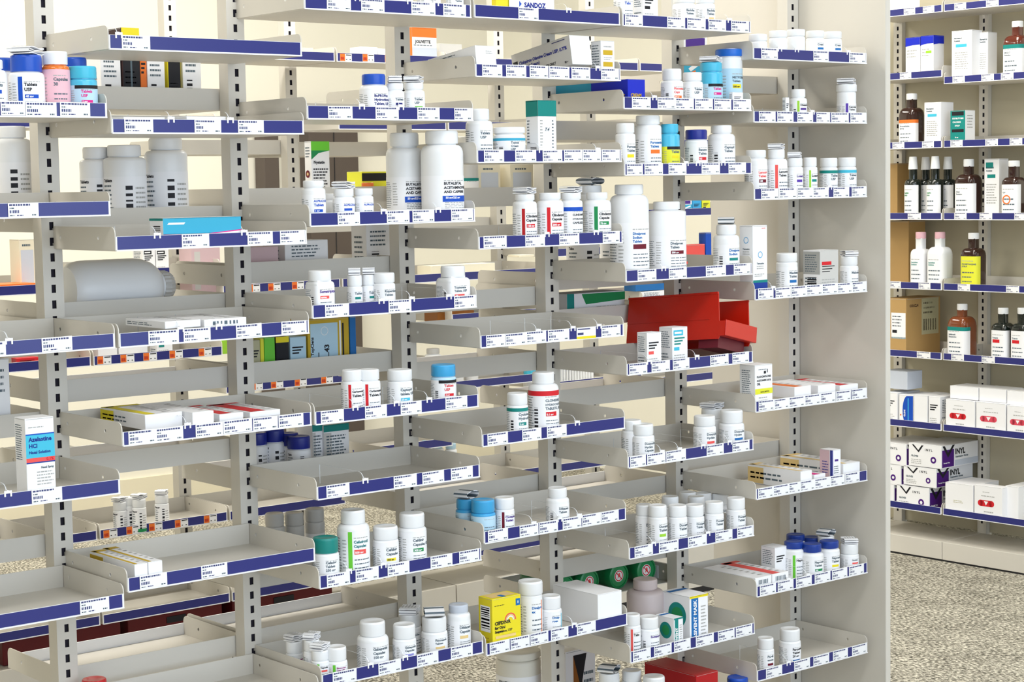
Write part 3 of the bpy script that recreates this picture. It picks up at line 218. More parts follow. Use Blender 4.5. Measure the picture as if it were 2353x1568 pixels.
{'fr': 'M', 'l': 'greyish bottle with teal label behind middle bay', 'x': 0.924, 'y': 0.09, 'z': 1.209, 'r': 0.0247, 'h': 0.1348, 'rc': 0.0213, 'hc': 0.0187, 'b': 'greyb', 'c': 'greyb', 's': {'t': [''], 'bd': 'teal', 'y1': 0.4}, 'k': 'bottle'},
{'fr': 'M', 'l': 'white pot with grey lid on rear shelving', 'x': 1.6933, 'y': 1.226, 'z': 0.771, 'r': 0.0224, 'h': 0.0391, 'rc': 0.0177, 'hc': 0.0141, 'b': 'white', 'c': 'greyb', 'k': 'bottle'},
{'fr': 'M', 'l': 'white pot with red rim, left of pair on rear shelving', 'x': 1.7621, 'y': 1.226, 'z': 0.701, 'r': 0.0274, 'h': 0.0691, 'rc': 0.0262, 'hc': 0.0107, 'b': 'white', 'c': 'red2', 'k': 'bottle'},
{'fr': 'M', 'l': 'white pot with red rim, right of pair on rear shelving', 'x': 1.8241, 'y': 1.226, 'z': 0.701, 'r': 0.0192, 'h': 0.0541, 'rc': 0.0192, 'hc': 0.0108, 'b': 'white', 'c': 'red2', 'k': 'bottle'},
{'fr': 'M', 'l': 'small turquoise capped bottle on rear shelving', 'x': 2.0085, 'y': 1.196, 'z': 0.671, 'r': 0.0183, 'h': 0.0601, 'rc': 0.0171, 'hc': 0.022, 'b': 'white', 'c': 'cyan', 'k': 'bottle'},
{'fr': 'M', 'l': 'leftmost of four small bottles on rear shelving', 'x': 0.7321, 'y': 1.206, 'z': 0.436, 'r': 0.0166, 'h': 0.0738, 'rc': 0.0161, 'hc': 0.0187, 'b': 'white', 'c': 'white', 's': {'t': ['Risper'], 'ch': ('green2', ''), 'fl': 1, 'y0': 0.02, 'y1': 0.7}, 'lf': 1, 'g': 'small bottles low on rear shelving', 'k': 'bottle'},
{'fr': 'M', 'l': 'second from left of four small bottles on rear shelving', 'x': 0.7565, 'y': 1.206, 'z': 0.436, 'r': 0.0167, 'h': 0.0824, 'rc': 0.0162, 'hc': 0.0188, 'b': 'white', 'c': 'white', 's': {'t': ['Risper'], 'ch': ('green2', ''), 'fl': 1, 'y0': 0.02, 'y1': 0.7}, 'g': 'small bottles low on rear shelving', 'k': 'bottle'},
{'fr': 'M', 'l': 'third from left of four small bottles on rear shelving', 'x': 0.767, 'y': 1.176, 'z': 0.436, 'r': 0.0166, 'h': 0.0805, 'rc': 0.0161, 'hc': 0.0187, 'b': 'white', 'c': 'white', 's': {'t': ['Risper'], 'ch': ('green2', ''), 'fl': 1, 'y0': 0.02, 'y1': 0.7}, 'lf': 1, 'g': 'small bottles low on rear shelving', 'k': 'bottle'},
{'fr': 'M', 'l': 'rightmost of four small bottles on rear shelving', 'x': 0.8444, 'y': 1.206, 'z': 0.436, 'r': 0.0169, 'h': 0.0771, 'rc': 0.0164, 'hc': 0.019, 'b': 'white', 'c': 'white', 's': {'t': ['Risper'], 'ch': ('navyb', ''), 'fl': 1, 'y0': 0.02, 'y1': 0.7}, 'lf': 1, 'g': 'small bottles low on rear shelving', 'k': 'bottle'},
{'fr': 'M', 'l': 'blue capped bottle of three low on rear shelving', 'x': 1.6359, 'y': 1.196, 'z': 0.486, 'r': 0.0094, 'h': 0.0811, 'rc': 0.008, 'hc': 0.014, 'b': 'white', 'c': 'cyan', 'k': 'bottle'},
{'fr': 'M', 'l': 'turquoise capped bottle of three low on rear shelving', 'x': 1.6754, 'y': 1.196, 'z': 0.486, 'r': 0.02, 'h': 0.0728, 'rc': 0.017, 'hc': 0.0141, 'b': 'white', 'c': 'cyan', 'k': 'bottle'},
{'fr': 'M', 'l': 'pale blue capped bottle of three low on rear shelving', 'x': 1.7244, 'y': 1.196, 'z': 0.486, 'r': 0.0166, 'h': 0.0645, 'rc': 0.0141, 'hc': 0.0142, 'b': 'white', 'c': 'paleblue', 'k': 'bottle'},
{'fr': 'R', 'l': 'brown jug with white cap on second shelf of right wall shelving', 'x': 0.2459, 'y': -0.1728, 'z': 1.5465, 'r': 0.0378, 'h': 0.1799, 'rc': 0.0175, 'hc': 0.0189, 'b': 'amberd', 'c': 'white', 's': {'t': ['MG217', 'Solution'], 'bdg': 'teal', 'lc': 'white', 'y0': 0.02, 'y1': 0.65, 'bd': 'teal'}, 'q': 1, 'k': 'bottle', 'n': 0.6},
{'fr': 'R', 'l': 'brown bottle with orange corner label on third shelf of right wall shelving', 'x': -0.155, 'y': -0.175, 'z': 1.3443, 'r': 0.0356, 'h': 0.1778, 'rc': 0.0178, 'hc': 0.0199, 'b': 'amberk', 'c': 'white', 's': {'t': ['Promethazine', 'Syrup'], 'lc': 'white', 'bd': 'orange', 'y0': 0.02, 'y1': 0.52}, 'q': 1, 'k': 'bottle', 'n': 0.6},
{'fr': 'R', 'l': 'first black bottle from left with conical white cap on fourth shelf of right wall shelving', 'x': -0.1437, 'y': -0.1828, 'z': 1.1136, 'r': 0.0278, 'h': 0.2033, 'rc': 0.0157, 'hc': 0.0413, 'b': 'blackg', 'c': 'white', 's': {'t': ['Guaifen', 'syrup'], 'lc': 'white', 'tc': 'green2', 'y0': 0.02, 'y1': 0.66}, 'g': 'black bottles with conical caps', 'k': 'bottle', 'n': 0.55},
{'fr': 'R', 'l': 'second black bottle from left with conical white cap on fourth shelf of right wall shelving', 'x': -0.1338, 'y': -0.1287, 'z': 1.1136, 'r': 0.0279, 'h': 0.2015, 'rc': 0.0157, 'hc': 0.0415, 'b': 'blackg', 'c': 'white', 's': {'t': ['Guaifen', 'syrup'], 'lc': 'white', 'tc': 'green2', 'y0': 0.02, 'y1': 0.66}, 'g': 'black bottles with conical caps', 'k': 'bottle', 'n': 0.55},
{'fr': 'R', 'l': 'third black bottle from left with conical white cap on fourth shelf of right wall shelving', 'x': -0.0552, 'y': -0.1831, 'z': 1.1136, 'r': 0.0275, 'h': 0.2027, 'rc': 0.0155, 'hc': 0.0408, 'b': 'blackg', 'c': 'white', 's': {'t': ['Guaifen', 'syrup'], 'lc': 'white', 'tc': 'green2', 'y0': 0.02, 'y1': 0.66}, 'g': 'black bottles with conical caps', 'k': 'bottle', 'n': 0.55},
{'fr': 'R', 'l': 'fourth black bottle from left with conical white cap on fourth shelf of right wall shelving', 'x': -0.0455, 'y': -0.129, 'z': 1.1136, 'r': 0.0276, 'h': 0.2009, 'rc': 0.0156, 'hc': 0.041, 'b': 'blackg', 'c': 'white', 's': {'t': ['Guaifen', 'syrup'], 'lc': 'white', 'tc': 'green2', 'y0': 0.02, 'y1': 0.66}, 'g': 'black bottles with conical caps', 'k': 'bottle', 'n': 0.55},
{'fr': 'R', 'l': 'dark brown bottle with white label on fourth shelf of right wall shelving', 'x': 0.0672, 'y': -0.1731, 'z': 1.1136, 'r': 0.0375, 'h': 0.1903, 'rc': 0.0167, 'hc': 0.0236, 'b': 'amberk', 'c': 'white', 's': {'t': ['Oral', 'Solution'], 'lc': 'white', 'y0': 0.02, 'y1': 0.72}, 'q': 1, 'k': 'bottle', 'n': 0.6},
{'fr': 'R', 'l': 'dark bottle with orange ring emblem on fourth shelf of right wall shelving', 'x': 0.2395, 'y': -0.178, 'z': 1.1136, 'r': 0.0326, 'h': 0.1826, 'rc': 0.0176, 'hc': 0.019, 'b': 'amberk', 'c': 'white', 's': {'t': ['CV'], 'lc': 'white', 'ring': 'orange', 'y0': 0.02, 'y1': 0.7}, 'q': 1, 'k': 'bottle', 'n': 0.6},
{'fr': 'R', 'l': 'white jug with pink cap, left of pair on fifth shelf of right wall shelving', 'x': -0.1131, 'y': -0.1814, 'z': 0.8873, 'r': 0.0292, 'h': 0.1836, 'rc': 0.0171, 'hc': 0.0213, 'b': 'white', 'c': 'pink', 's': {'t': ['Lactulose', 'Solution'], 'tc': 'teal', 'bdg': 1, 'y0': 0.05, 'y1': 0.6}, 'q': 1, 'k': 'bottle', 'n': 0.6},
{'fr': 'R', 'l': 'white jug with pink cap, right of pair on fifth shelf of right wall shelving', 'x': -0.0417, 'y': -0.1753, 'z': 0.8873, 'r': 0.0353, 'h': 0.184, 'rc': 0.0169, 'hc': 0.0212, 'b': 'white', 'c': 'pink', 's': {'t': ['Lactulose', 'Solution'], 'tc': 'teal', 'y0': 0.05, 'y1': 0.6}, 'q': 1, 'k': 'bottle', 'n': 0.6},
{'fr': 'R', 'l': 'dark bottle with bright yellow label on fifth shelf of right wall shelving', 'x': 0.0884, 'y': -0.1759, 'z': 0.8873, 'r': 0.0347, 'h': 0.1823, 'rc': 0.0174, 'hc': 0.0194, 'b': 'amberk', 'c': 'white', 's': {'t': ['PROMETHAZINE', 'SYRUP'], 'lc': 'lemon', 'y0': 0.02, 'y1': 0.7}, 'q': 1, 'k': 'bottle', 'n': 0.6},
{'fr': 'R', 'l': 'brown jug with white and teal label on sixth shelf of right wall shelving', 'x': 0.0416, 'y': -0.1699, 'z': 0.6619, 'r': 0.0407, 'h': 0.1785, 'rc': 0.0168, 'hc': 0.0196, 'b': 'amber2', 'c': 'white', 's': {'t': ['Sulfameth', 'Suspension'], 'lc': 'white', 'bd': 'teal', 'bar': 1, 'y0': 0.02, 'y1': 0.72}, 'q': 1, 'k': 'bottle', 'n': 0.6},
{'fr': 'R', 'l': 'black bottle with red chip, left of pair on sixth shelf of right wall shelving', 'x': 0.2029, 'y': -0.179, 'z': 0.6619, 'r': 0.0316, 'h': 0.1726, 'rc': 0.0165, 'hc': 0.0192, 'b': 'blackg', 'c': 'white', 's': {'t': ['Triamin'], 'lc': 'white', 'ch': ('red', ''), 'y0': 0.02, 'y1': 0.68}, 'q': 1, 'k': 'bottle', 'n': 0.6},
{'fr': 'R', 'l': 'black bottle with red chip, right of pair on sixth shelf of right wall shelving', 'x': 0.275, 'y': -0.1793, 'z': 0.6619, 'r': 0.0313, 'h': 0.1754, 'rc': 0.0163, 'hc': 0.019, 'b': 'blackg', 'c': 'white', 's': {'t': ['Triamin'], 'lc': 'white', 'ch': ('red', ''), 'y0': 0.02, 'y1': 0.68}, 'q': 1, 'k': 'bottle', 'n': 0.6},
{'fr': 'M', 'l': 'broad pale tub with printed label low behind middle bay', 'x': 1.0441, 'y': 0.1, 'z': 0.063, 'r': 0.0464, 'h': 0.2365, 'rc': 0.0464, 'hc': 0.0143, 'b': 'creamp', 'c': 'creamp', 's': {'t': ['SOLUTION', '450 g'], 'sc': '', 'fl': 1, 'tc': 'slate', 'y0': 0.3, 'y1': 0.8}, 'k': 'tub'},
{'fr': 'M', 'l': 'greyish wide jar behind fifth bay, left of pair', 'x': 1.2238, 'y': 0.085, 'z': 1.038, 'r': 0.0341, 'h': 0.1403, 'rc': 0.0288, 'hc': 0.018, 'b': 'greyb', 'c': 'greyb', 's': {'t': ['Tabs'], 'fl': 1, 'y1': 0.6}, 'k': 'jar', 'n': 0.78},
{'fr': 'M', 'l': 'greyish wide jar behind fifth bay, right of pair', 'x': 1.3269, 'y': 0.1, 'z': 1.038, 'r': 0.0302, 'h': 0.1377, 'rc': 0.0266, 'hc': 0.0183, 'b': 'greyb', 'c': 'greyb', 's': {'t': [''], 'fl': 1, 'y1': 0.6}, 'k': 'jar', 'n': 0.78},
]
CARTONS=[
{'fr': 'M', 'l': 'tall white box reading Azelastine on fourth shelf of far left bay', 'x': -0.1307, 'y': -0.1865, 'z': 0.7854, 'w': 0.0461, 'd': 0.037, 'h': 0.1277, 'c': 'white', 's': {'kind': 'azel'}, 'k': 'box', 'n': 'carton'},
{'fr': 'M', 'l': 'wide white and teal box reading Budesonide on third shelf of second bay from left', 'x': 0.1591, 'y': -0.1835, 'z': 1.1596, 'w': 0.1409, 'd': 0.043, 'h': 0.046, 'c': 'white', 's': {'kind': 'bude'}, 'k': 'box', 'n': 'carton'},
{'fr': 'M', 'l': 'long flat white carton with barcode end on fourth shelf of second bay from left', 'x': 0.1969, 'y': -0.133, 'z': 1.0289, 'w': 0.078, 'd': 0.14, 'h': 0.014, 'c': 'white', 's': {'kind': 'flat', 'bar': 1}, 'k': 'box', 'n': 'carton'},
{'fr': 'M', 'l': 'thin clear wrapped white packet lying flat on fourth shelf of second bay from left', 'x': 0.1218, 'y': -0.134, 'z': 1.032, 'w': 0.0639, 'd': 0.13, 'h': 0.0117, 'c': 'white', 's': {'kind': 'flat'}, 'k': 'packet', 'n': 'carton'},
{'fr': 'M', 'l': 'flat grey carton with yellow end on fifth shelf of second bay from left', 'x': 0.0935, 'y': -0.104, 'z': 0.8728, 'w': 0.0666, 'd': 0.15, 'h': 0.0243, 'c': 'white', 's': {'kind': 'flat', 'topc': 'yellow'}, 'k': 'box', 'n': 'carton'},
{'fr': 'M', 'l': 'pale grey carton with blank white end on fifth shelf of second bay from left', 'x': 0.1496, 'y': -0.125, 'z': 0.8711, 'w': 0.0388, 'd': 0.16, 'h': 0.0258, 'c': 'white', 's': {'kind': 'flat'}, 'k': 'box', 'n': 'carton'},
{'fr': 'M', 'l': 'flat red striped carton on fifth shelf of second bay from left', 'x': 0.2063, 'y': -0.127, 'z': 0.8755, 'w': 0.0446, 'd': 0.14, 'h': 0.0127, 'c': 'white', 's': {'kind': 'flat', 'topc': 'red'}, 'k': 'box', 'n': 'carton'},
{'fr': 'M', 'l': 'flat white carton with red strip on fifth shelf of second bay from left', 'x': 0.2702, 'y': -0.127, 'z': 0.8766, 'w': 0.0583, 'd': 0.14, 'h': 0.01, 'c': 'white', 's': {'kind': 'flat', 'topc': 'red'}, 'k': 'box', 'n': 'carton'},
{'fr': 'M', 'l': 'white gold striped carton at left of row on sixth shelf of second bay from left', 'x': 0.0316, 'y': -0.128, 'z': 0.6289, 'w': 0.0227, 'd': 0.15, 'h': 0.0384, 'c': 'white', 's': {'kind': 'flat', 'topc': 'gold'}, 'k': 'box', 'n': 'carton'},
{'fr': 'M', 'l': 'white gold striped carton at right of row on sixth shelf of second bay from left', 'x': 0.0568, 'y': -0.1255, 'z': 0.6289, 'w': 0.0245, 'd': 0.155, 'h': 0.0389, 'c': 'white', 's': {'kind': 'flat', 'topc': 'gold'}, 'k': 'box', 'n': 'carton'},
{'fr': 'M', 'l': 'clear wrapped leaflet packet lying flat on second shelf of second bay from left', 'x': 0.0657, 'y': -0.139, 'z': 1.3571, 'w': 0.0716, 'd': 0.12, 'h': 0.006, 'c': 'white', 's': {'kind': 'flat'}, 'k': 'packet', 'n': 'carton'},
{'fr': 'M', 'l': 'thin white packet lying flat on second shelf of second bay from left', 'x': 0.1757, 'y': -0.139, 'z': 1.3587, 'w': 0.0711, 'd': 0.12, 'h': 0.0062, 'c': 'white', 's': {'kind': 'flat'}, 'k': 'packet', 'n': 'carton'},
{'fr': 'M', 'l': 'yellow carton beside white branded carton on top shelf of middle bay', 'x': 0.783, 'y': -0.1965, 'z': 1.5445, 'w': 0.0281, 'd': 0.013, 'h': 0.0476, 'c': 'yellow', 'k': 'box', 'n': 'carton'},
{'fr': 'M', 'l': 'white carton reading SANDOZ on top shelf of middle bay', 'x': 0.8521, 'y': -0.1965, 'z': 1.5445, 'w': 0.1059, 'd': 0.013, 'h': 0.0526, 'c': 'white', 's': {'kind': 'sandoz'}, 'k': 'box', 'n': 'carton'},
{'fr': 'M', 'l': 'white carton lying towards back on second shelf of middle bay', 'x': 0.7428, 'y': -0.137, 'z': 1.4412, 'w': 0.0455, 'd': 0.14, 'h': 0.0371, 'c': 'white', 's': {'kind': 'leanw'}, 'k': 'box', 'n': 'carton', 'rx': 7},
{'fr': 'M', 'l': 'tilted grey Ciclopirox carton on second shelf of middle bay', 'x': 0.9684, 'y': -0.124, 'z': 1.4412, 'w': 0.0495, 'd': 0.17, 'h': 0.054, 'c': 'white', 's': {'kind': 'cic'}, 'k': 'box', 'n': 'carton', 'rx': 9},
{'fr': 'M', 'l': 'small upright white carton with gold bars on second shelf of middle bay', 'x': 1.0362, 'y': -0.189, 'z': 1.4412, 'w': 0.0342, 'd': 0.028, 'h': 0.0723, 'c': 'white', 's': {'kind': 'gold'}, 'k': 'box', 'n': 'carton'},
{'fr': 'M', 'l': 'tall white carton with ribbed teal top on third shelf of middle bay', 'x': 0.8843, 'y': -0.186, 'z': 1.29, 'w': 0.0439, 'd': 0.034, 'h': 0.1106, 'c': 'white', 's': {'kind': 'tealtop'}, 'k': 'box', 'n': 'carton'},
{'fr': 'M', 'l': 'yellow rainbow carton on eighth shelf of middle bay', 'x': 0.767, 'y': -0.185, 'z': 0.4032, 'w': 0.0675, 'd': 0.04, 'h': 0.0976, 'c': 'yellow', 's': {'kind': 'yell'}, 'k': 'box', 'n': 'carton'},
{'fr': 'M', 'l': 'large plain white carton lying flat on eighth shelf of middle bay', 'x': 1.0219, 'y': -0.14, 'z': 0.4032, 'w': 0.0618, 'd': 0.13, 'h': 0.0665, 'c': 'white', 's': {'kind': 'plain'}, 'k': 'box', 'n': 'carton'},
{'fr': 'M', 'l': 'small white carton with black chip on top shelf of bay next to last', 'x': 1.1485, 'y': -0.189, 'z': 1.5438, 'w': 0.0389, 'd': 0.028, 'h': 0.0752, 'c': 'white', 's': {'kind': 'rx', 'chip': 'black'}, 'k': 'box', 'n': 'carton'},
{'fr': 'M', 'l': 'tiny white packet right of tall bottle on second shelf of bay next to last', 'x': 1.3843, 'y': -0.2, 'z': 1.3892, 'w': 0.03, 'd': 0.01, 'h': 0.0351, 'c': 'white', 's': {'kind': 'rx'}, 'k': 'packet', 'n': 'carton'},
{'fr': 'M', 'l': 'small white carton with orange dose on fifth shelf of bay next to last', 'x': 1.1484, 'y': -0.189, 'z': 0.8842, 'w': 0.0384, 'd': 0.028, 'h': 0.0757, 'c': 'white', 's': {'kind': 'rx', 'chip': 'coral'}, 'k': 'box', 'n': 'carton'},
{'fr': 'M', 'l': 'small white carton with teal heading on fifth shelf of bay next to last', 'x': 1.222, 'y': -0.1805, 'z': 0.8842, 'w': 0.0418, 'd': 0.037, 'h': 0.0811, 'c': 'white', 's': {'kind': 'rx', 'chip': 'cyan', 'head': 1}, 'k': 'box', 'n': 'carton'},
{'fr': 'M', 'l': 'smaller teal mask carton in front on eighth shelf of bay next to last', 'x': 1.2066, 'y': -0.177, 'z': 0.3262, 'w': 0.0253, 'd': 0.052, 'h': 0.0641, 'c': 'white', 's': {'kind': 'ease'}, 'k': 'box', 'n': 'carton'},
{'fr': 'M', 'l': 'larger teal mask carton on eighth shelf of bay next to last', 'x': 1.2698, 'y': -0.1575, 'z': 0.3262, 'w': 0.0516, 'd': 0.079, 'h': 0.0988, 'c': 'white', 's': {'kind': 'ease', 'big': 1}, 'k': 'box', 'n': 'carton'},
{'fr': 'M', 'l': 'red and cream carton, half cropped on ninth shelf of bay next to last', 'x': 1.2994, 'y': -0.114, 'z': 0.156, 'w': 0.0623, 'd': 0.15, 'h': 0.1026, 'c': 'red2', 'k': 'box', 'n': 'carton'},
{'fr': 'M', 'l': 'slim white carton beside lime stripe bottle on second shelf of bay by end panel', 'x': 1.5478, 'y': -0.184, 'z': 1.3667, 'w': 0.0106, 'd': 0.01, 'h': 0.0507, 'c': 'white', 's': {'kind': 'rx'}, 'k': 'box', 'n': 'carton'},
{'fr': 'M', 'l': 'tall white carton with teal and blue foot on fourth shelf of bay by end panel', 'x': 1.4478, 'y': -0.1845, 'z': 1.0095, 'w': 0.0423, 'd': 0.037, 'h': 0.1486, 'c': 'white', 's': {'kind': 'tall'}, 'k': 'box', 'n': 'carton'},
{'fr': 'M', 'l': 'grey printed carton with red chip on fourth shelf of bay by end panel', 'x': 1.6582, 'y': -0.18, 'z': 1.0095, 'w': 0.0578, 'd': 0.046, 'h': 0.091, 'c': 'white', 's': {'kind': 'rx', 'chip': 'red', 'grey': 1}, 'k': 'box', 'n': 'carton'},
{'fr': 'M', 'l': 'white carton with lime band reading Fluocinolone on fifth shelf of bay by end panel', 'x': 1.4542, 'y': -0.1835, 'z': 0.781, 'w': 0.0518, 'd': 0.043, 'h': 0.0937, 'c': 'white', 's': {'kind': 'fluo'}, 'k': 'box', 'n': 'carton'},
{'fr': 'M', 'l': 'orange topped carton lying flat on fifth shelf of bay by end panel', 'x': 1.5794, 'y': -0.124, 'z': 0.7948, 'w': 0.0513, 'd': 0.15, 'h': 0.0246, 'c': 'white', 's': {'kind': 'flat', 'topc': 'orange'}, 'k': 'box', 'n': 'carton'},
{'fr': 'M', 'l': 'white carton with red edge lying flat on fifth shelf of bay by end panel', 'x': 1.7237, 'y': -0.126, 'z': 0.7937, 'w': 0.0594, 'd': 0.15, 'h': 0.0177, 'c': 'white', 's': {'kind': 'flat', 'topc': 'red'}, 'k': 'box', 'n': 'carton'},
{'fr': 'M', 'l': 'white carton with maroon end lying flat on fifth shelf of bay by end panel', 'x': 1.6524, 'y': -0.136, 'z': 0.7951, 'w': 0.0553, 'd': 0.13, 'h': 0.0221, 'c': 'white', 's': {'kind': 'flat'}, 'k': 'box', 'n': 'carton'},
{'fr': 'M', 'l': 'pale green and yellow carton lying flat on sixth shelf of bay by end panel', 'x': 1.5846, 'y': -0.128, 'z': 0.602, 'w': 0.0353, 'd': 0.15, 'h': 0.0396, 'c': 'white', 's': {'kind': 'flat', 'topc': 'buff'}, 'k': 'box', 'n': 'carton'},
{'fr': 'M', 'l': 'small upright carton with navy edges on sixth shelf of bay by end panel', 'x': 1.6846, 'y': -0.182, 'z': 0.602, 'w': 0.028, 'd': 0.034, 'h': 0.0729, 'c': 'white', 's': {'kind': 'navye'}, 'k': 'box', 'n': 'carton'},
{'fr': 'M', 'l': 'long beige carton lying towards back on sixth shelf of bay by end panel', 'x': 1.734, 'y': -0.109, 'z': 0.602, 'w': 0.0541, 'd': 0.18, 'h': 0.0395, 'c': 'white', 's': {'kind': 'flat', 'topc': 'buff'}, 'k': 'box', 'n': 'carton'},
{'fr': 'M', 'l': 'small magenta carton lying flat on sixth shelf of bay by end panel', 'x': 1.6338, 'y': -0.172, 'z': 0.602, 'w': 0.0359, 'd': 0.05, 'h': 0.0261, 'c': 'white', 's': {'kind': 'flat', 'topc': 'magenta'}, 'k': 'box', 'n': 'carton'},
{'fr': 'M', 'l': 'slim cream carton lying flat, left of pair on seventh shelf of bay by end panel', 'x': 1.4519, 'y': -0.128, 'z': 0.4141, 'w': 0.0483, 'd': 0.15, 'h': 0.0218, 'c': 'white', 's': {'kind': 'flat', 'bar': 1}, 'k': 'box', 'n': 'carton'},
{'fr': 'M', 'l': 'slim cream carton lying flat, right of pair on seventh shelf of bay by end panel', 'x': 1.5033, 'y': -0.128, 'z': 0.4137, 'w': 0.0491, 'd': 0.15, 'h': 0.0229, 'c': 'white', 's': {'kind': 'flat', 'topc': 'coral', 'bar': 1}, 'k': 'box', 'n': 'carton'},
{'fr': 'M', 'l': 'white carton left of blue capped bottles on seventh shelf of bay by end panel', 'x': 1.5644, 'y': -0.129, 'z': 0.4002, 'w': 0.0366, 'd': 0.04, 'h': 0.0752, 'c': 'white', 's': {'kind': 'rx'}, 'k': 'box', 'n': 'carton'},
{'fr': 'M', 'l': 'white barcoded carton on far side shelf behind second bay from left', 'x': 0.1468, 'y': 0.09, 'z': 1.388, 'w': 0.0371, 'd': 0.06, 'h': 0.0924, 'c': 'white', 's': {'kind': 'barc'}, 'k': 'box', 'n': 'carton'},
{'fr': 'M', 'l': 'dark brown carton with yellow top on far side shelf behind second bay from left', 'x': 0.1853, 'y': 0.09, 'z': 1.388, 'w': 0.0335, 'd': 0.06, 'h': 0.1358, 'c': 'brown', 's': {'kind': 'dark'}, 'k': 'box', 'n': 'carton'},
{'fr': 'M', 'l': 'narrow orange and white carton on far side shelf behind second bay from left', 'x': 0.2083, 'y': 0.09, 'z': 1.388, 'w': 0.0116, 'd': 0.06, 'h': 0.1031, 'c': 'orange', 's': {'kind': 'rx'}, 'k': 'box', 'n': 'carton'},
{'fr': 'M', 'l': 'beige printed carton on far side shelf behind second bay from left', 'x': 0.2322, 'y': 0.09, 'z': 1.388, 'w': 0.0334, 'd': 0.06, 'h': 0.098, 'c': 'white', 's': {'kind': 'barc'}, 'k': 'box', 'n': 'carton'},
{'fr': 'M', 'l': 'yellow edged black carton on far side shelf behind second bay from left', 'x': 0.2674, 'y': 0.09, 'z': 1.388, 'w': 0.0254, 'd': 0.06, 'h': 0.0976, 'c': 'yellow', 's': {'kind': 'dark'}, 'k': 'box', 'n': 'carton'},
{'fr': 'M', 'l': 'white carton with long barcode on far side shelf behind second bay from left', 'x': 0.302, 'y': 0.09, 'z': 1.388, 'w': 0.036, 'd': 0.06, 'h': 0.1136, 'c': 'white', 's': {'kind': 'barc'}, 'k': 'box', 'n': 'carton'},
{'fr': 'M', 'l': 'grey printed carton behind far left bay at photo edge', 'x': -0.0786, 'y': 0.075, 'z': 0.857, 'w': 0.0379, 'd': 0.05, 'h': 0.1252, 'c': 'white', 's': {'kind': 'barc'}, 'k': 'box', 'n': 'carton'},
{'fr': 'M', 'l': 'tall carton with green top reading Nystatin behind third bay', 'x': 0.5768, 'y': 0.091, 'z': 1.215, 'w': 0.0402, 'd': 0.022, 'h': 0.1191, 'c': 'white', 's': {'kind': 'green'}, 'k': 'box', 'n': 'carton'},
{'fr': 'M', 'l': 'yellow and black carton behind third bay', 'x': 0.6967, 'y': 0.105, 'z': 1.215, 'w': 0.0561, 'd': 0.05, 'h': 0.0631, 'c': 'lemon', 's': {'kind': 'yb'}, 'k': 'box', 'n': 'carton'},
{'fr': 'M', 'l': 'white barcoded carton on far side shelf of third bay', 'x': 0.5349, 'y': 0.105, 'z': 1.085, 'w': 0.0936, 'd': 0.07, 'h': 0.0693, 'c': 'white', 's': {'kind': 'barc'}, 'k': 'box', 'n': 'carton'},
{'fr': 'M', 'l': 'open white carton with printed flap behind third bay', 'x': 0.711, 'y': 0.115, 'z': 1.085, 'w': 0.0566, 'd': 0.05, 'h': 0.0939, 'c': 'white', 's': {'kind': 'barc'}, 'k': 'box', 'n': 'carton'},
{'fr': 'M', 'l': 'pink carton on far side shelf of third bay', 'x': 0.4437, 'y': 0.105, 'z': 1.085, 'w': 0.0603, 'd': 0.07, 'h': 0.0605, 'c': 'rose', 'k': 'box', 'n': 'carton'},
{'fr': 'M', 'l': 'beige printed carton in row behind third bay', 'x': 0.4127, 'y': 0.09, 'z': 0.907, 'w': 0.0154, 'd': 0.07, 'h': 0.0727, 'c': 'olive', 's': {'kind': 'rx'}, 'k': 'box', 'n': 'carton', 'g': 'cartons standing behind third bay'},
{'fr': 'M', 'l': 'lime edged carton in row behind third bay', 'x': 0.425, 'y': 0.09, 'z': 0.907, 'w': 0.0073, 'd': 0.07, 'h': 0.0751, 'c': 'lemon', 'k': 'box', 'n': 'carton', 'g': 'cartons standing behind third bay'},
{'fr': 'M', 'l': 'bright green carton in row behind third bay', 'x': 0.4406, 'y': 0.09, 'z': 0.907, 'w': 0.022, 'd': 0.07, 'h': 0.0756, 'c': 'green', 'k': 'box', 'n': 'carton', 'g': 'cartons standing behind third bay'},
{'fr': 'M', 'l': 'black and white carton in row behind third bay', 'x': 0.4674, 'y': 0.09, 'z': 0.907, 'w': 0.0277, 'd': 0.07, 'h': 0.0754, 'c': 'black', 's': {'kind': 'dark'}, 'k': 'box', 'n': 'carton', 'g': 'cartons standing behind third bay'},
{'fr': 'M', 'l': 'pale blue printed carton in row behind third bay', 'x': 0.5014, 'y': 0.09, 'z': 0.907, 'w': 0.0347, 'd': 0.07, 'h': 0.0732, 'c': 'paleblue', 's': {'kind': 'rx'}, 'k': 'box', 'n': 'carton', 'g': 'cartons standing behind third bay'},
{'fr': 'M', 'l': 'large yellow framed carton in row behind third bay', 'x': 0.5681, 'y': 0.09, 'z': 0.907, 'w': 0.0911, 'd': 0.07, 'h': 0.1026, 'c': 'gold', 's': {'kind': 'bigy'}, 'k': 'box', 'n': 'carton', 'g': 'cartons standing behind third bay'},
{'fr': 'M', 'l': 'blue and white carton in row behind third bay', 'x': 0.6226, 'y': 0.09, 'z': 0.907, 'w': 0.0137, 'd': 0.07, 'h': 0.1026, 'c': 'blue2', 'k': 'box', 'n': 'carton', 'g': 'cartons standing behind third bay'},
{'fr': 'M', 'l': 'teal topped carton, left of pair behind third bay', 'x': 0.5483, 'y': 0.095, 'z': 0.719, 'w': 0.023, 'd': 0.05, 'h': 0.0953, 'c': 'white', 's': {'kind': 'tealb'}, 'k': 'box', 'n': 'carton'},
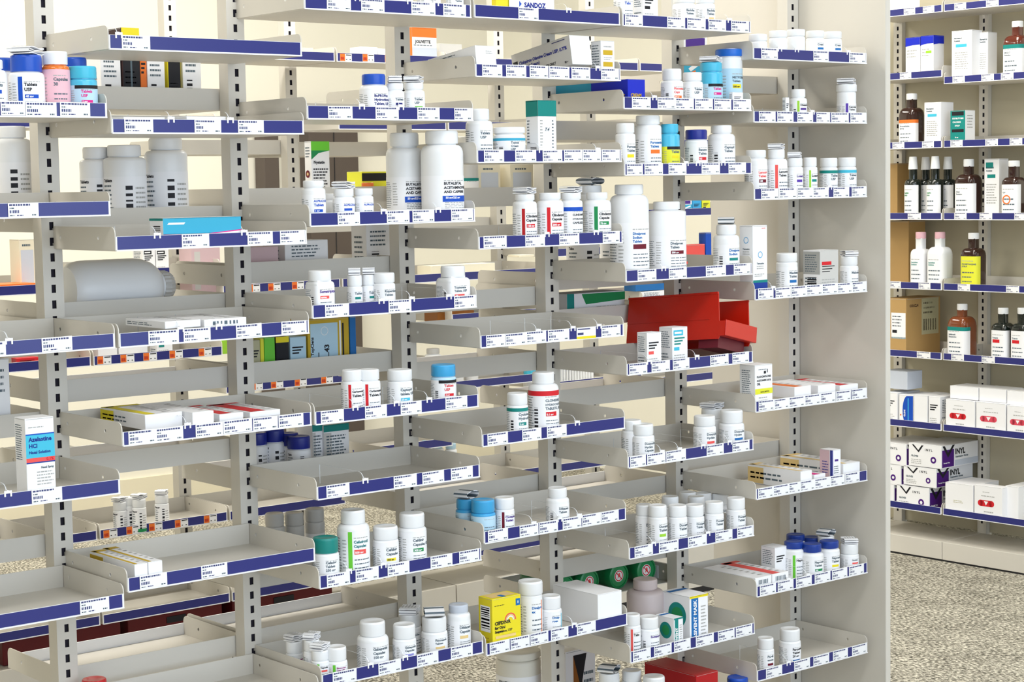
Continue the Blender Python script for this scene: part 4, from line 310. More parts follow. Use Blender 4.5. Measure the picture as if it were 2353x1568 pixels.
{'fr': 'M', 'l': 'teal topped carton, right of pair behind third bay', 'x': 0.5866, 'y': 0.09, 'z': 0.719, 'w': 0.0564, 'd': 0.05, 'h': 0.0921, 'c': 'white', 's': {'kind': 'tealb'}, 'k': 'box', 'n': 'carton'},
{'fr': 'M', 'l': 'cream carton, left of pair behind middle bay', 'x': 0.9918, 'y': 0.125, 'z': 1.209, 'w': 0.0556, 'd': 0.05, 'h': 0.0806, 'c': 'cream', 's': {'kind': 'cream'}, 'k': 'box', 'n': 'carton'},
{'fr': 'M', 'l': 'cream carton, right of pair behind middle bay', 'x': 1.0592, 'y': 0.105, 'z': 1.209, 'w': 0.0602, 'd': 0.05, 'h': 0.0798, 'c': 'cream', 's': {'kind': 'cream'}, 'k': 'box', 'n': 'carton'},
{'fr': 'M', 'l': 'white carton with broad green stripe behind fifth bay', 'x': 1.2279, 'y': 0.085, 'z': 0.989, 'w': 0.1605, 'd': 0.07, 'h': 0.0359, 'c': 'white', 's': {'kind': 'grn'}, 'k': 'box', 'n': 'carton'},
{'fr': 'M', 'l': 'tall mint and white carton beside green tubs', 'x': 1.4308, 'y': 0.095, 'z': 0.396, 'w': 0.0327, 'd': 0.05, 'h': 0.0281, 'c': 'white', 's': {'kind': 'rx'}, 'k': 'box', 'n': 'carton'},
{'fr': 'M', 'l': 'teal and orange carton behind bay by end panel', 'x': 1.5323, 'y': 0.085, 'z': 1.441, 'w': 0.0724, 'd': 0.05, 'h': 0.1209, 'c': 'white', 's': {'kind': 'tealo'}, 'k': 'box', 'n': 'carton'},
{'fr': 'M', 'l': 'beige and orange printed carton low behind fifth bay', 'x': 1.1971, 'y': 0.12, 'z': 0.063, 'w': 0.0827, 'd': 0.08, 'h': 0.2141, 'c': 'white', 's': {'kind': 'orang'}, 'k': 'box', 'n': 'carton'},
{'fr': 'M', 'l': 'orange and white carton reading JOLIVETTE on rear shelving', 'x': 1.6484, 'y': 1.1825, 'z': 1.569, 'w': 0.0804, 'd': 0.013, 'h': 0.0951, 'c': 'white', 's': {'kind': 'joli'}, 'k': 'box', 'n': 'carton'},
{'fr': 'M', 'l': 'pale grey carton beside JOLIVETTE carton on rear shelving', 'x': 1.7591, 'y': 1.231, 'z': 1.569, 'w': 0.0769, 'd': 0.05, 'h': 0.0589, 'c': 'greyb', 'k': 'box', 'n': 'carton'},
{'fr': 'M', 'l': 'small white carton left of JOLIVETTE carton on rear shelving', 'x': 1.4701, 'y': 1.201, 'z': 1.569, 'w': 0.0521, 'd': 0.05, 'h': 0.0393, 'c': 'white', 'k': 'box', 'n': 'carton'},
{'fr': 'M', 'l': 'tiny white carton on rear shelving left of JOLIVETTE', 'x': 1.5127, 'y': 1.201, 'z': 1.569, 'w': 0.0277, 'd': 0.05, 'h': 0.0362, 'c': 'white', 'k': 'box', 'n': 'carton'},
{'fr': 'M', 'l': 'small cream carton at left end of row on rear shelving', 'x': 1.2839, 'y': 1.201, 'z': 1.569, 'w': 0.0261, 'd': 0.05, 'h': 0.031, 'c': 'cream', 'k': 'box', 'n': 'carton'},
{'fr': 'M', 'l': 'orange and teal carton on rear shelving', 'x': 2.6073, 'y': 1.201, 'z': 1.148, 'w': 0.0583, 'd': 0.05, 'h': 0.0455, 'c': 'white', 's': {'kind': 'tealo'}, 'k': 'box', 'n': 'carton'},
{'fr': 'M', 'l': 'pale blue carton with dark figures on rear shelving', 'x': 2.6586, 'y': 1.201, 'z': 1.148, 'w': 0.0369, 'd': 0.05, 'h': 0.0445, 'c': 'skyblue', 's': {'kind': 'rx'}, 'k': 'box', 'n': 'carton'},
{'fr': 'M', 'l': 'yellow and black patterned carton on rear shelving', 'x': 2.6975, 'y': 1.201, 'z': 1.148, 'w': 0.0335, 'd': 0.05, 'h': 0.0464, 'c': 'lemon', 's': {'kind': 'rx', 'chip': 'black'}, 'k': 'box', 'n': 'carton'},
{'fr': 'M', 'l': 'blue packet upright on rear shelving', 'x': 2.7074, 'y': 1.191, 'z': 0.895, 'w': 0.0261, 'd': 0.03, 'h': 0.1983, 'c': 'blue', 'k': 'box', 'n': 'carton'},
{'fr': 'M', 'l': 'red and white crinkled packet on rear shelving', 'x': 2.6515, 'y': 1.191, 'z': 0.895, 'w': 0.0775, 'd': 0.03, 'h': 0.1648, 'c': 'coral', 'k': 'box', 'n': 'carton'},
{'fr': 'M', 'l': 'blue boxed carton, topmost on rear shelving behind red bin', 'x': 2.4614, 'y': 1.201, 'z': 0.9306, 'w': 0.1185, 'd': 0.05, 'h': 0.0269, 'c': 'blue2', 'k': 'box', 'n': 'carton'},
{'fr': 'M', 'l': 'white barcoded carton under blue one on rear shelving', 'x': 2.4706, 'y': 1.201, 'z': 0.8967, 'w': 0.0993, 'd': 0.05, 'h': 0.0321, 'c': 'white', 's': {'kind': 'barc'}, 'k': 'box', 'n': 'carton'},
{'fr': 'M', 'l': 'brown carton with yellow edge on rear shelving', 'x': 1.7515, 'y': 1.226, 'z': 0.883, 'w': 0.1255, 'd': 0.06, 'h': 0.0253, 'c': 'brown2', 'k': 'box', 'n': 'carton'},
{'fr': 'M', 'l': 'white carton with two red lines on rear shelving', 'x': 1.6217, 'y': 1.201, 'z': 0.751, 'w': 0.0492, 'd': 0.05, 'h': 0.0154, 'c': 'white', 's': {'kind': 'redl'}, 'k': 'box', 'n': 'carton'},
{'fr': 'M', 'l': 'red packet with white print on rear shelving at left', 'x': 0.4982, 'y': 1.191, 'z': 0.851, 'w': 0.053, 'd': 0.03, 'h': 0.0234, 'c': 'red', 's': {'kind': 'rx'}, 'k': 'packet', 'n': 'carton'},
{'fr': 'M', 'l': 'flat red edged packet on rear shelving', 'x': 0.6284, 'y': 1.201, 'z': 0.846, 'w': 0.0793, 'd': 0.05, 'h': 0.006, 'c': 'red', 'k': 'packet', 'n': 'carton'},
{'fr': 'M', 'l': 'white carton with dotted print, left on rear shelving', 'x': 0.7093, 'y': 1.221, 'z': 0.846, 'w': 0.0497, 'd': 0.05, 'h': 0.0398, 'c': 'white', 'k': 'box', 'n': 'carton'},
{'fr': 'M', 'l': 'white carton with dotted print, right on rear shelving', 'x': 0.7767, 'y': 1.221, 'z': 0.846, 'w': 0.076, 'd': 0.05, 'h': 0.0352, 'c': 'white', 'k': 'box', 'n': 'carton'},
{'fr': 'M', 'l': 'pale green carton with teal headings on rear shelving', 'x': 0.8505, 'y': 1.1945, 'z': 0.846, 'w': 0.0411, 'd': 0.037, 'h': 0.0649, 'c': 'white', 's': {'kind': 'rx', 'chip': 'teal', 'head': 1}, 'k': 'box', 'n': 'carton'},
{'fr': 'M', 'l': 'lime green carton on rear shelving', 'x': 1.0157, 'y': 1.201, 'z': 0.846, 'w': 0.0221, 'd': 0.05, 'h': 0.0561, 'c': 'lime', 'k': 'box', 'n': 'carton'},
{'fr': 'M', 'l': 'orange fronted flat carton on rear shelving at left edge', 'x': 0.4809, 'y': 1.216, 'z': 1.02, 'w': 0.0861, 'd': 0.08, 'h': 0.0239, 'c': 'orange', 'k': 'box', 'n': 'carton'},
{'fr': 'M', 'l': 'white carton with black heading, left of pair on rear shelving', 'x': 0.8269, 'y': 1.221, 'z': 1.045, 'w': 0.0326, 'd': 0.05, 'h': 0.0656, 'c': 'white', 's': {'kind': 'rx', 'head': 1}, 'k': 'box', 'n': 'carton'},
{'fr': 'M', 'l': 'white carton with black heading, right of pair on rear shelving', 'x': 0.8626, 'y': 1.221, 'z': 1.045, 'w': 0.0341, 'd': 0.05, 'h': 0.0643, 'c': 'white', 's': {'kind': 'rx', 'head': 1}, 'k': 'box', 'n': 'carton'},
{'fr': 'M', 'l': 'pink carton reading 0.15 mg on rear shelving', 'x': 0.9818, 'y': 1.226, 'z': 0.995, 'w': 0.0802, 'd': 0.06, 'h': 0.1154, 'c': 'rose', 's': {'kind': 'pink'}, 'k': 'box', 'n': 'carton'},
{'fr': 'R', 'l': 'plain white carton on top shelf of right wall shelving', 'x': -0.1921, 'y': -0.1706, 'z': 1.7748, 'w': 0.072, 'd': 0.08, 'h': 0.0655, 'c': 'white', 'k': 'box', 'n': 'carton'},
{'fr': 'R', 'l': 'blue topped white carton, left of pair on second shelf of right wall shelving', 'x': -0.124, 'y': -0.1656, 'z': 1.5693, 'w': 0.0571, 'd': 0.09, 'h': 0.1314, 'c': 'white', 's': {'kind': 'bt'}, 'k': 'box', 'n': 'carton'},
{'fr': 'R', 'l': 'blue topped white carton, right of pair on second shelf of right wall shelving', 'x': -0.0673, 'y': -0.1831, 'z': 1.5693, 'w': 0.0495, 'd': 0.055, 'h': 0.133, 'c': 'white', 's': {'kind': 'bt', 'g': 1}, 'k': 'box', 'n': 'carton'},
{'fr': 'R', 'l': 'tall white carton with blue chip, in front on second shelf of right wall shelving', 'x': 0.0659, 'y': -0.1831, 'z': 1.5465, 'w': 0.0758, 'd': 0.055, 'h': 0.1628, 'c': 'white', 's': {'kind': 'rxt', 'chip': 'cyan'}, 'k': 'box', 'n': 'carton'},
{'fr': 'R', 'l': 'tall white carton behind blue chip one on second shelf of right wall shelving', 'x': 0.115, 'y': -0.1421, 'z': 1.5465, 'w': 0.0359, 'd': 0.049, 'h': 0.1556, 'c': 'white', 's': {'kind': 'rxt'}, 'k': 'box', 'n': 'carton'},
{'fr': 'R', 'l': 'white carton with blue chip on third shelf of right wall shelving', 'x': -0.0457, 'y': -0.1771, 'z': 1.3443, 'w': 0.0646, 'd': 0.067, 'h': 0.1447, 'c': 'white', 's': {'kind': 'rxt', 'chip': 'cyan'}, 'k': 'box', 'n': 'carton'},
{'fr': 'R', 'l': 'teal and white carton on third shelf of right wall shelving', 'x': 0.0519, 'y': -0.1846, 'z': 1.3443, 'w': 0.0565, 'd': 0.052, 'h': 0.1143, 'c': 'white', 's': {'kind': 'tealw'}, 'k': 'box', 'n': 'carton'},
{'fr': 'R', 'l': 'brown corrugated box behind black bottles on fourth shelf of right wall shelving', 'x': -0.2963, 'y': -0.0716, 'z': 1.1136, 'w': 0.0763, 'd': 0.09, 'h': 0.1833, 'c': 'card', 'k': 'box', 'n': 'carton'},
{'fr': 'R', 'l': 'white and grey carton with teal heading on fourth shelf of right wall shelving', 'x': 0.1494, 'y': -0.1416, 'z': 1.1136, 'w': 0.0552, 'd': 0.05, 'h': 0.19, 'c': 'white', 's': {'kind': 'rxt', 'chip': 'teal', 'head': 1}, 'k': 'box', 'n': 'carton'},
{'fr': 'R', 'l': 'brown corrugated box behind pink capped jugs on fifth shelf of right wall shelving', 'x': -0.2639, 'y': -0.0716, 'z': 0.8873, 'w': 0.1048, 'd': 0.09, 'h': 0.2172, 'c': 'card', 'k': 'box', 'n': 'carton'},
{'fr': 'R', 'l': 'brown corrugated box with white label on sixth shelf of right wall shelving', 'x': -0.1966, 'y': -0.1186, 'z': 0.6619, 'w': 0.0926, 'd': 0.184, 'h': 0.1899, 'c': 'card', 's': {'kind': 'cardl'}, 'k': 'box', 'n': 'carton'},
{'fr': 'R', 'l': 'pale carton with pink script on seventh shelf of right wall shelving', 'x': -0.2144, 'y': -0.1506, 'z': 0.4305, 'w': 0.0575, 'd': 0.12, 'h': 0.1076, 'c': 'white', 's': {'kind': 'rx'}, 'k': 'box', 'n': 'carton'},
{'fr': 'R', 'l': 'white carton with glossy blue oval on seventh shelf of right wall shelving', 'x': -0.1502, 'y': -0.1506, 'z': 0.4305, 'w': 0.0566, 'd': 0.12, 'h': 0.1036, 'c': 'white', 's': {'kind': 'oval'}, 'k': 'box', 'n': 'carton'},
{'fr': 'R', 'l': 'plain white carton right of blue oval one on seventh shelf of right wall shelving', 'x': -0.0914, 'y': -0.1506, 'z': 0.4305, 'w': 0.054, 'd': 0.12, 'h': 0.1066, 'c': 'white', 'k': 'box', 'n': 'carton'},
{'fr': 'R', 'l': 'white carton with grey print panel on seventh shelf of right wall shelving', 'x': -0.0368, 'y': -0.1606, 'z': 0.4305, 'w': 0.0447, 'd': 0.1, 'h': 0.1064, 'c': 'white', 's': {'kind': 'rx'}, 'k': 'box', 'n': 'carton'},
{'fr': 'R', 'l': 'red capsule logo carton, left in front row on seventh shelf of right wall shelving', 'x': 0.0653, 'y': -0.1626, 'z': 0.4305, 'w': 0.1123, 'd': 0.1, 'h': 0.103, 'c': 'white', 's': {'kind': 'redlogo', 'c': 'red'}, 'k': 'box', 'n': 'carton'},
{'fr': 'R', 'l': 'red capsule logo carton, middle in front row on seventh shelf of right wall shelving', 'x': 0.1818, 'y': -0.1626, 'z': 0.4305, 'w': 0.1107, 'd': 0.1, 'h': 0.1036, 'c': 'white', 's': {'kind': 'redlogo', 'c': 'coral2'}, 'k': 'box', 'n': 'carton'},
{'fr': 'R', 'l': 'red capsule logo carton, right in front row on seventh shelf of right wall shelving', 'x': 0.2879, 'y': -0.1626, 'z': 0.4305, 'w': 0.0918, 'd': 0.1, 'h': 0.1008, 'c': 'white', 's': {'kind': 'redlogo', 'c': 'coral2'}, 'k': 'box', 'n': 'carton'},
{'fr': 'R', 'l': 'plain white carton on top layer, left on seventh shelf of right wall shelving', 'x': 0.0688, 'y': -0.1516, 'z': 0.5352, 'w': 0.1088, 'd': 0.09, 'h': 0.0408, 'c': 'white', 'k': 'box', 'n': 'carton'},
{'fr': 'R', 'l': 'plain white carton on top layer, middle on seventh shelf of right wall shelving', 'x': 0.177, 'y': -0.1516, 'z': 0.5351, 'w': 0.101, 'd': 0.09, 'h': 0.0416, 'c': 'white', 'k': 'box', 'n': 'carton'},
{'fr': 'R', 'l': 'plain white carton on top layer, right on seventh shelf of right wall shelving', 'x': 0.2753, 'y': -0.1516, 'z': 0.5317, 'w': 0.0889, 'd': 0.09, 'h': 0.0439, 'c': 'white', 'k': 'box', 'n': 'carton'},
{'fr': 'R', 'l': 'pale grey carton on top of upright cartons on seventh shelf of right wall shelving', 'x': -0.2048, 'y': -0.1566, 'z': 0.5493, 'w': 0.0985, 'd': 0.08, 'h': 0.0596, 'c': 'palegrey', 'k': 'box', 'n': 'carton'},
{'fr': 'R', 'l': 'VINYL glove carton, right stack, top layer right wall shelving', 'x': -0.0742, 'y': -0.1106, 'z': 0.3016, 'w': 0.1305, 'd': 0.2, 'h': 0.0748, 'c': 'white', 's': {'kind': 'vinyl', 'face': 1}, 'k': 'box', 'n': 'carton'},
{'fr': 'R', 'l': 'VINYL glove carton, left stack, top layer right wall shelving', 'x': -0.2149, 'y': -0.1106, 'z': 0.2957, 'w': 0.1297, 'd': 0.2, 'h': 0.0732, 'c': 'white', 's': {'kind': 'vinyl'}, 'k': 'box', 'n': 'carton'},
{'fr': 'R', 'l': 'VINYL glove carton, right stack, middle layer right wall shelving', 'x': -0.095, 'y': -0.1106, 'z': 0.2358, 'w': 0.1313, 'd': 0.2, 'h': 0.0636, 'c': 'white', 's': {'kind': 'vinyl', 'face': 1}, 'k': 'box', 'n': 'carton'},
{'fr': 'R', 'l': 'VINYL glove carton, left stack, middle layer right wall shelving', 'x': -0.2366, 'y': -0.1106, 'z': 0.2288, 'w': 0.1305, 'd': 0.2, 'h': 0.0706, 'c': 'white', 's': {'kind': 'vinyl'}, 'k': 'box', 'n': 'carton'},
{'fr': 'R', 'l': 'VINYL glove carton, right stack, bottom layer right wall shelving', 'x': -0.1231, 'y': -0.1106, 'z': 0.1557, 'w': 0.1323, 'd': 0.2, 'h': 0.077, 'c': 'white', 's': {'kind': 'vinyl', 'face': 1}, 'k': 'box', 'n': 'carton'},
{'fr': 'R', 'l': 'VINYL glove carton, left stack, bottom layer right wall shelving', 'x': -0.2658, 'y': -0.1106, 'z': 0.1557, 'w': 0.1315, 'd': 0.2, 'h': 0.0758, 'c': 'white', 's': {'kind': 'vinyl'}, 'k': 'box', 'n': 'carton'},
{'fr': 'R', 'l': 'blank faced white carton beside glove cartons on lowest shelf of right wall shelving', 'x': 0.0621, 'y': -0.1426, 'z': 0.1557, 'w': 0.1078, 'd': 0.14, 'h': 0.1064, 'c': 'white', 's': {'kind': 'tinyt'}, 'k': 'box', 'n': 'carton'},
{'fr': 'R', 'l': 'white carton with red capsule logo on lowest shelf of right wall shelving', 'x': 0.1734, 'y': -0.1926, 'z': 0.1557, 'w': 0.1048, 'd': 0.04, 'h': 0.1103, 'c': 'white', 's': {'kind': 'redlogo', 'c': 'red'}, 'k': 'box', 'n': 'carton'},
{'fr': 'R', 'l': 'plain white carton at right edge on lowest shelf of right wall shelving', 'x': 0.2433, 'y': -0.1366, 'z': 0.1557, 'w': 0.0483, 'd': 0.1, 'h': 0.115, 'c': 'white', 'k': 'box', 'n': 'carton'},
{'fr': 'M', 'l': 'blue and teal carton with orange lettering beneath tilted Ciclopirox carton', 'x': 1.112, 'y': -0.085, 'z': 1.3892, 'w': 0.045, 'd': 0.23, 'h': 0.055, 'c': 'blue4', 's': {'kind': 'blu'}, 'k': 'box', 'n': 'carton'},
{'fr': 'M', 'l': 'wide blank cream carton lying flat on rear shelving', 'x': 1.7718, 'y': 1.216, 'z': 0.995, 'w': 0.2216, 'd': 0.06, 'h': 0.0401, 'c': 'cream', 'k': 'box', 'n': 'carton'},
{'fr': 'M', 'l': 'upright cream carton with open lid on rear shelving', 'x': 2.0137, 'y': 1.231, 'z': 1.046, 'w': 0.0541, 'd': 0.05, 'h': 0.006, 'c': 'cream', 'k': 'box', 'n': 'carton'},
{'fr': 'M', 'l': 'beige carton standing on rear shelving at left edge', 'x': 0.5296, 'y': 1.251, 'z': 1.02, 'w': 0.0385, 'd': 0.05, 'h': 0.1225, 'c': 'cream', 's': {'kind': 'cream'}, 'k': 'box', 'n': 'carton'},
]

random.seed(7)
PI = math.pi
S = bpy.context.scene
COL = S.collection

# ---------------------------------------------------------------- camera
cam_d = bpy.data.cameras.new('camera'); cam = bpy.data.objects.new('camera', cam_d); COL.objects.link(cam)
cam_d.sensor_width = 36.0; cam_d.lens = FPX / 2353 * 36.0; cam_d.clip_start = .05; cam_d.clip_end = 60
_f0 = Vector((math.sin(YAW), math.cos(YAW), 0)); _r0 = Vector((math.cos(YAW), -math.sin(YAW), 0))
_f = _f0 * math.cos(PITCH) + Vector((0, 0, -math.sin(PITCH)))
_u = _f0 * math.sin(PITCH) + Vector((0, 0, math.cos(PITCH)))
_r = _r0 * math.cos(ROLL) + _u * math.sin(ROLL)
_u2 = -_r0 * math.sin(ROLL) + _u * math.cos(ROLL)
cam.matrix_world = Matrix(((_r.x, _u2.x, -_f.x, CX), (_r.y, _u2.y, -_f.y, CY), (_r.z, _u2.z, -_f.z, CH), (0, 0, 0, 1)))
S.camera = cam
# ---------------------------------------------------------------- world, light, exposure
S.view_settings.view_transform = 'Standard'; S.view_settings.look = 'None'
S.view_settings.exposure = -0.1; S.view_settings.gamma = 1.0; S.view_settings.use_curve_mapping = False
w = bpy.data.worlds.new('room_glow'); S.world = w; w.use_nodes = True
w.node_tree.nodes['Background'].inputs[0].default_value = (.83, .90, 1.0, 1)
w.node_tree.nodes['Background'].inputs[1].default_value = .5
def area(name, loc, rot, sx, sy, power, col):
    d = bpy.data.lights.new(name, 'AREA'); d.shape = 'RECTANGLE'; d.size = sx; d.size_y = sy; d.energy = power; d.color = col
    o = bpy.data.objects.new(name, d); COL.objects.link(o); o.location = loc; o.rotation_euler = rot; return o
CEIL = 2.75
LAMPS = [(-1.3, -1.5), (.7, -1.5), (2.7, -1.5), (-1.3, .78), (.9, .78), (2.7, .78), (-.2, 2.7), (1.9, 2.7), (-1.3, -3.4), (.9, -3.4)]
for (lx, ly) in LAMPS:
    front = ly < 0
    area('ceiling_lamp_light', (lx, ly, CEIL - .06), (0, 0, 0), 1.15, .55, 11 if front else 25, (.95, .97, 1.0) if front else (1, .96, .87))
area('front_window_light', (.1, -4.4, 1.4), (math.radians(90), 0, 0), 4.6, 2.4, 100, (.72, .85, 1.0))

# ---------------------------------------------------------------- materials
def lin(c):
    return tuple((x / 12.92 if x <= .04045 else ((x + .055) / 1.055) ** 2.4) for x in c)
RGB = dict(white=(242,243,244), paper=(247,247,249), cream=(240,232,208), paint=(215,210,200), navy=(38,42,118), ink=(70,74,120), black=(28,28,34),
 blue=(20,80,190), blue2=(30,110,180), blue3=(25,110,215), blue2b=(25,60,150), blue4=(20,40,190), navyb=(25,40,140), cyan=(70,190,220), cyan2=(60,170,205), cyan3=(75,190,225), skyblue=(60,165,220),
 paleblue=(190,222,240), teal=(18,135,128), teal2=(20,120,125), green=(110,205,60), green2=(30,140,80), lime=(160,215,60), red=(215,35,45), red2=(180,25,30),
 coral=(238,90,85), coral2=(225,75,95), maroon=(110,20,40), orange=(238,120,45), yellow=(238,220,40), lemon=(232,232,60), gold=(205,170,40), buff=(236,205,140),
 pink=(240,190,200), rose=(215,185,190), magenta=(225,40,140), purple=(80,50,140), purple2=(150,40,120), purple3=(90,60,170), lilac=(150,150,215), slate=(90,105,115),
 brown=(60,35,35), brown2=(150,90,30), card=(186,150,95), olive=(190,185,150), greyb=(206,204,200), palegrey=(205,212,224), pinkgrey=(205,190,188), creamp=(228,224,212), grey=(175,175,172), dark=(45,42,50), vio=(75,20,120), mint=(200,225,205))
MATS = {}
def mat(name, rough=.45, spec=.5, noise=None, coat=0, trans=0, key=None):
    k = key or name
    if k in MATS: return MATS[k]
    m = bpy.data.materials.new(k); m.use_nodes = True; nt = m.node_tree; b = nt.nodes['Principled BSDF']
    c = lin(tuple(v / 255 for v in RGB[name]))
    b.inputs['Base Color'].default_value = (*c, 1); b.inputs['Roughness'].default_value = rough
    b.inputs['Specular IOR Level'].default_value = spec
    if coat: b.inputs['Coat Weight'].default_value = coat; b.inputs['Coat Roughness'].default_value = .12
    tc = nt.nodes.new('ShaderNodeTexCoord'); n = nt.nodes.new('ShaderNodeTexNoise'); n.inputs['Scale'].default_value = noise or 35; n.inputs['Detail'].default_value = 2
    nt.links.new(tc.outputs['Object'], n.inputs['Vector'])
    mr = nt.nodes.new('ShaderNodeMapRange'); mr.inputs['To Min'].default_value = max(rough - .06, .02); mr.inputs['To Max'].default_value = rough + .06
    nt.links.new(n.outputs['Fac'], mr.inputs['Value']); nt.links.new(mr.outputs['Result'], b.inputs['Roughness'])
    MATS[k] = m; return m
def ink(name): return mat(name, .55, .3, key='print_' + name)
def plas(name): return mat(name, .33, .5, key='plastic_' + name)
def card(name): return mat(name, .5, .35, key='card_' + name)
PAINT = mat('paint', .42, .4, key='shelf_paint')
STRIP = mat('navy', .3, .5, coat=.15, key='navy_strip'); STRIP.node_tree.nodes['Map Range'].inputs['To Min'].default_value = .3; STRIP.node_tree.nodes['Map Range'].inputs['To Max'].default_value = .31
STRIPW = mat('paper', .35, .5, key='strip_plastic')
SLOT = mat('dark', .8, .1, key='post_dark_core')
def clear_mat(name, tint, gloss, dif):
    m = bpy.data.materials.new(name); m.use_nodes = True; nt = m.node_tree; nt.nodes.clear()
    o = nt.nodes.new('ShaderNodeOutputMaterial'); t = nt.nodes.new('ShaderNodeBsdfTransparent'); t.inputs[0].default_value = (*tint, 1)
    g = nt.nodes.new('ShaderNodeBsdfGlossy'); g.inputs['Roughness'].default_value = .08
    d = nt.nodes.new('ShaderNodeBsdfDiffuse'); d.inputs[0].default_value = (.85, .87, .9, 1)
    f = nt.nodes.new('ShaderNodeFresnel'); f.inputs['IOR'].default_value = 1.45
    m1 = nt.nodes.new('ShaderNodeMixShader'); m2 = nt.nodes.new('ShaderNodeMixShader'); m2.inputs[0].default_value = dif
    mm = nt.nodes.new('ShaderNodeMath'); mm.operation = 'MULTIPLY'; mm.inputs[1].default_value = gloss
    nt.links.new(f.outputs[0], mm.inputs[0]); nt.links.new(mm.outputs[0], m1.inputs[0]); nt.links.new(t.outputs[0], m1.inputs[1]); nt.links.new(g.outputs[0], m1.inputs[2])
    nt.links.new(m1.outputs[0], m2.inputs[1]); nt.links.new(d.outputs[0], m2.inputs[2]); nt.links.new(m2.outputs[0], o.inputs[0])
    return m
ACRYL_EDGE = clear_mat('acrylic_edge', (.95, .97, .98), 1.0, .62)
ACRYL = clear_mat('acrylic', (.92, .94, .95), 1.0, .24)
def amber_mat(name, col, tr):
    m = bpy.data.materials.new(name); m.use_nodes = True; b = m.node_tree.nodes['Principled BSDF']
    b.inputs['Base Color'].default_value = (*lin(tuple(v / 255 for v in col)), 1); b.inputs['Roughness'].default_value = .12
    b.inputs['Coat Weight'].default_value = .5
    n = m.node_tree.nodes.new('ShaderNodeTexNoise'); n.inputs['Scale'].default_value = 20
    return m
BODYM = dict(amber=amber_mat('amber_plastic', (235, 120, 30), 0), amberk=amber_mat('brown_glass_dark', (45, 18, 12), 0), amberd=amber_mat('brown_glass', (95, 35, 18), 0), amber2=amber_mat('amber_jug', (120, 60, 28), 0), blackg=amber_mat('black_glass', (20, 28, 24), 0))
BODYM['cyan'] = mat('cyan3', .25, .5, coat=.4, key='cyan_body'); BODYM['cyan3'] = BODYM['cyan']
def bodymat(n): return BODYM[n] if n in BODYM else plas(n)

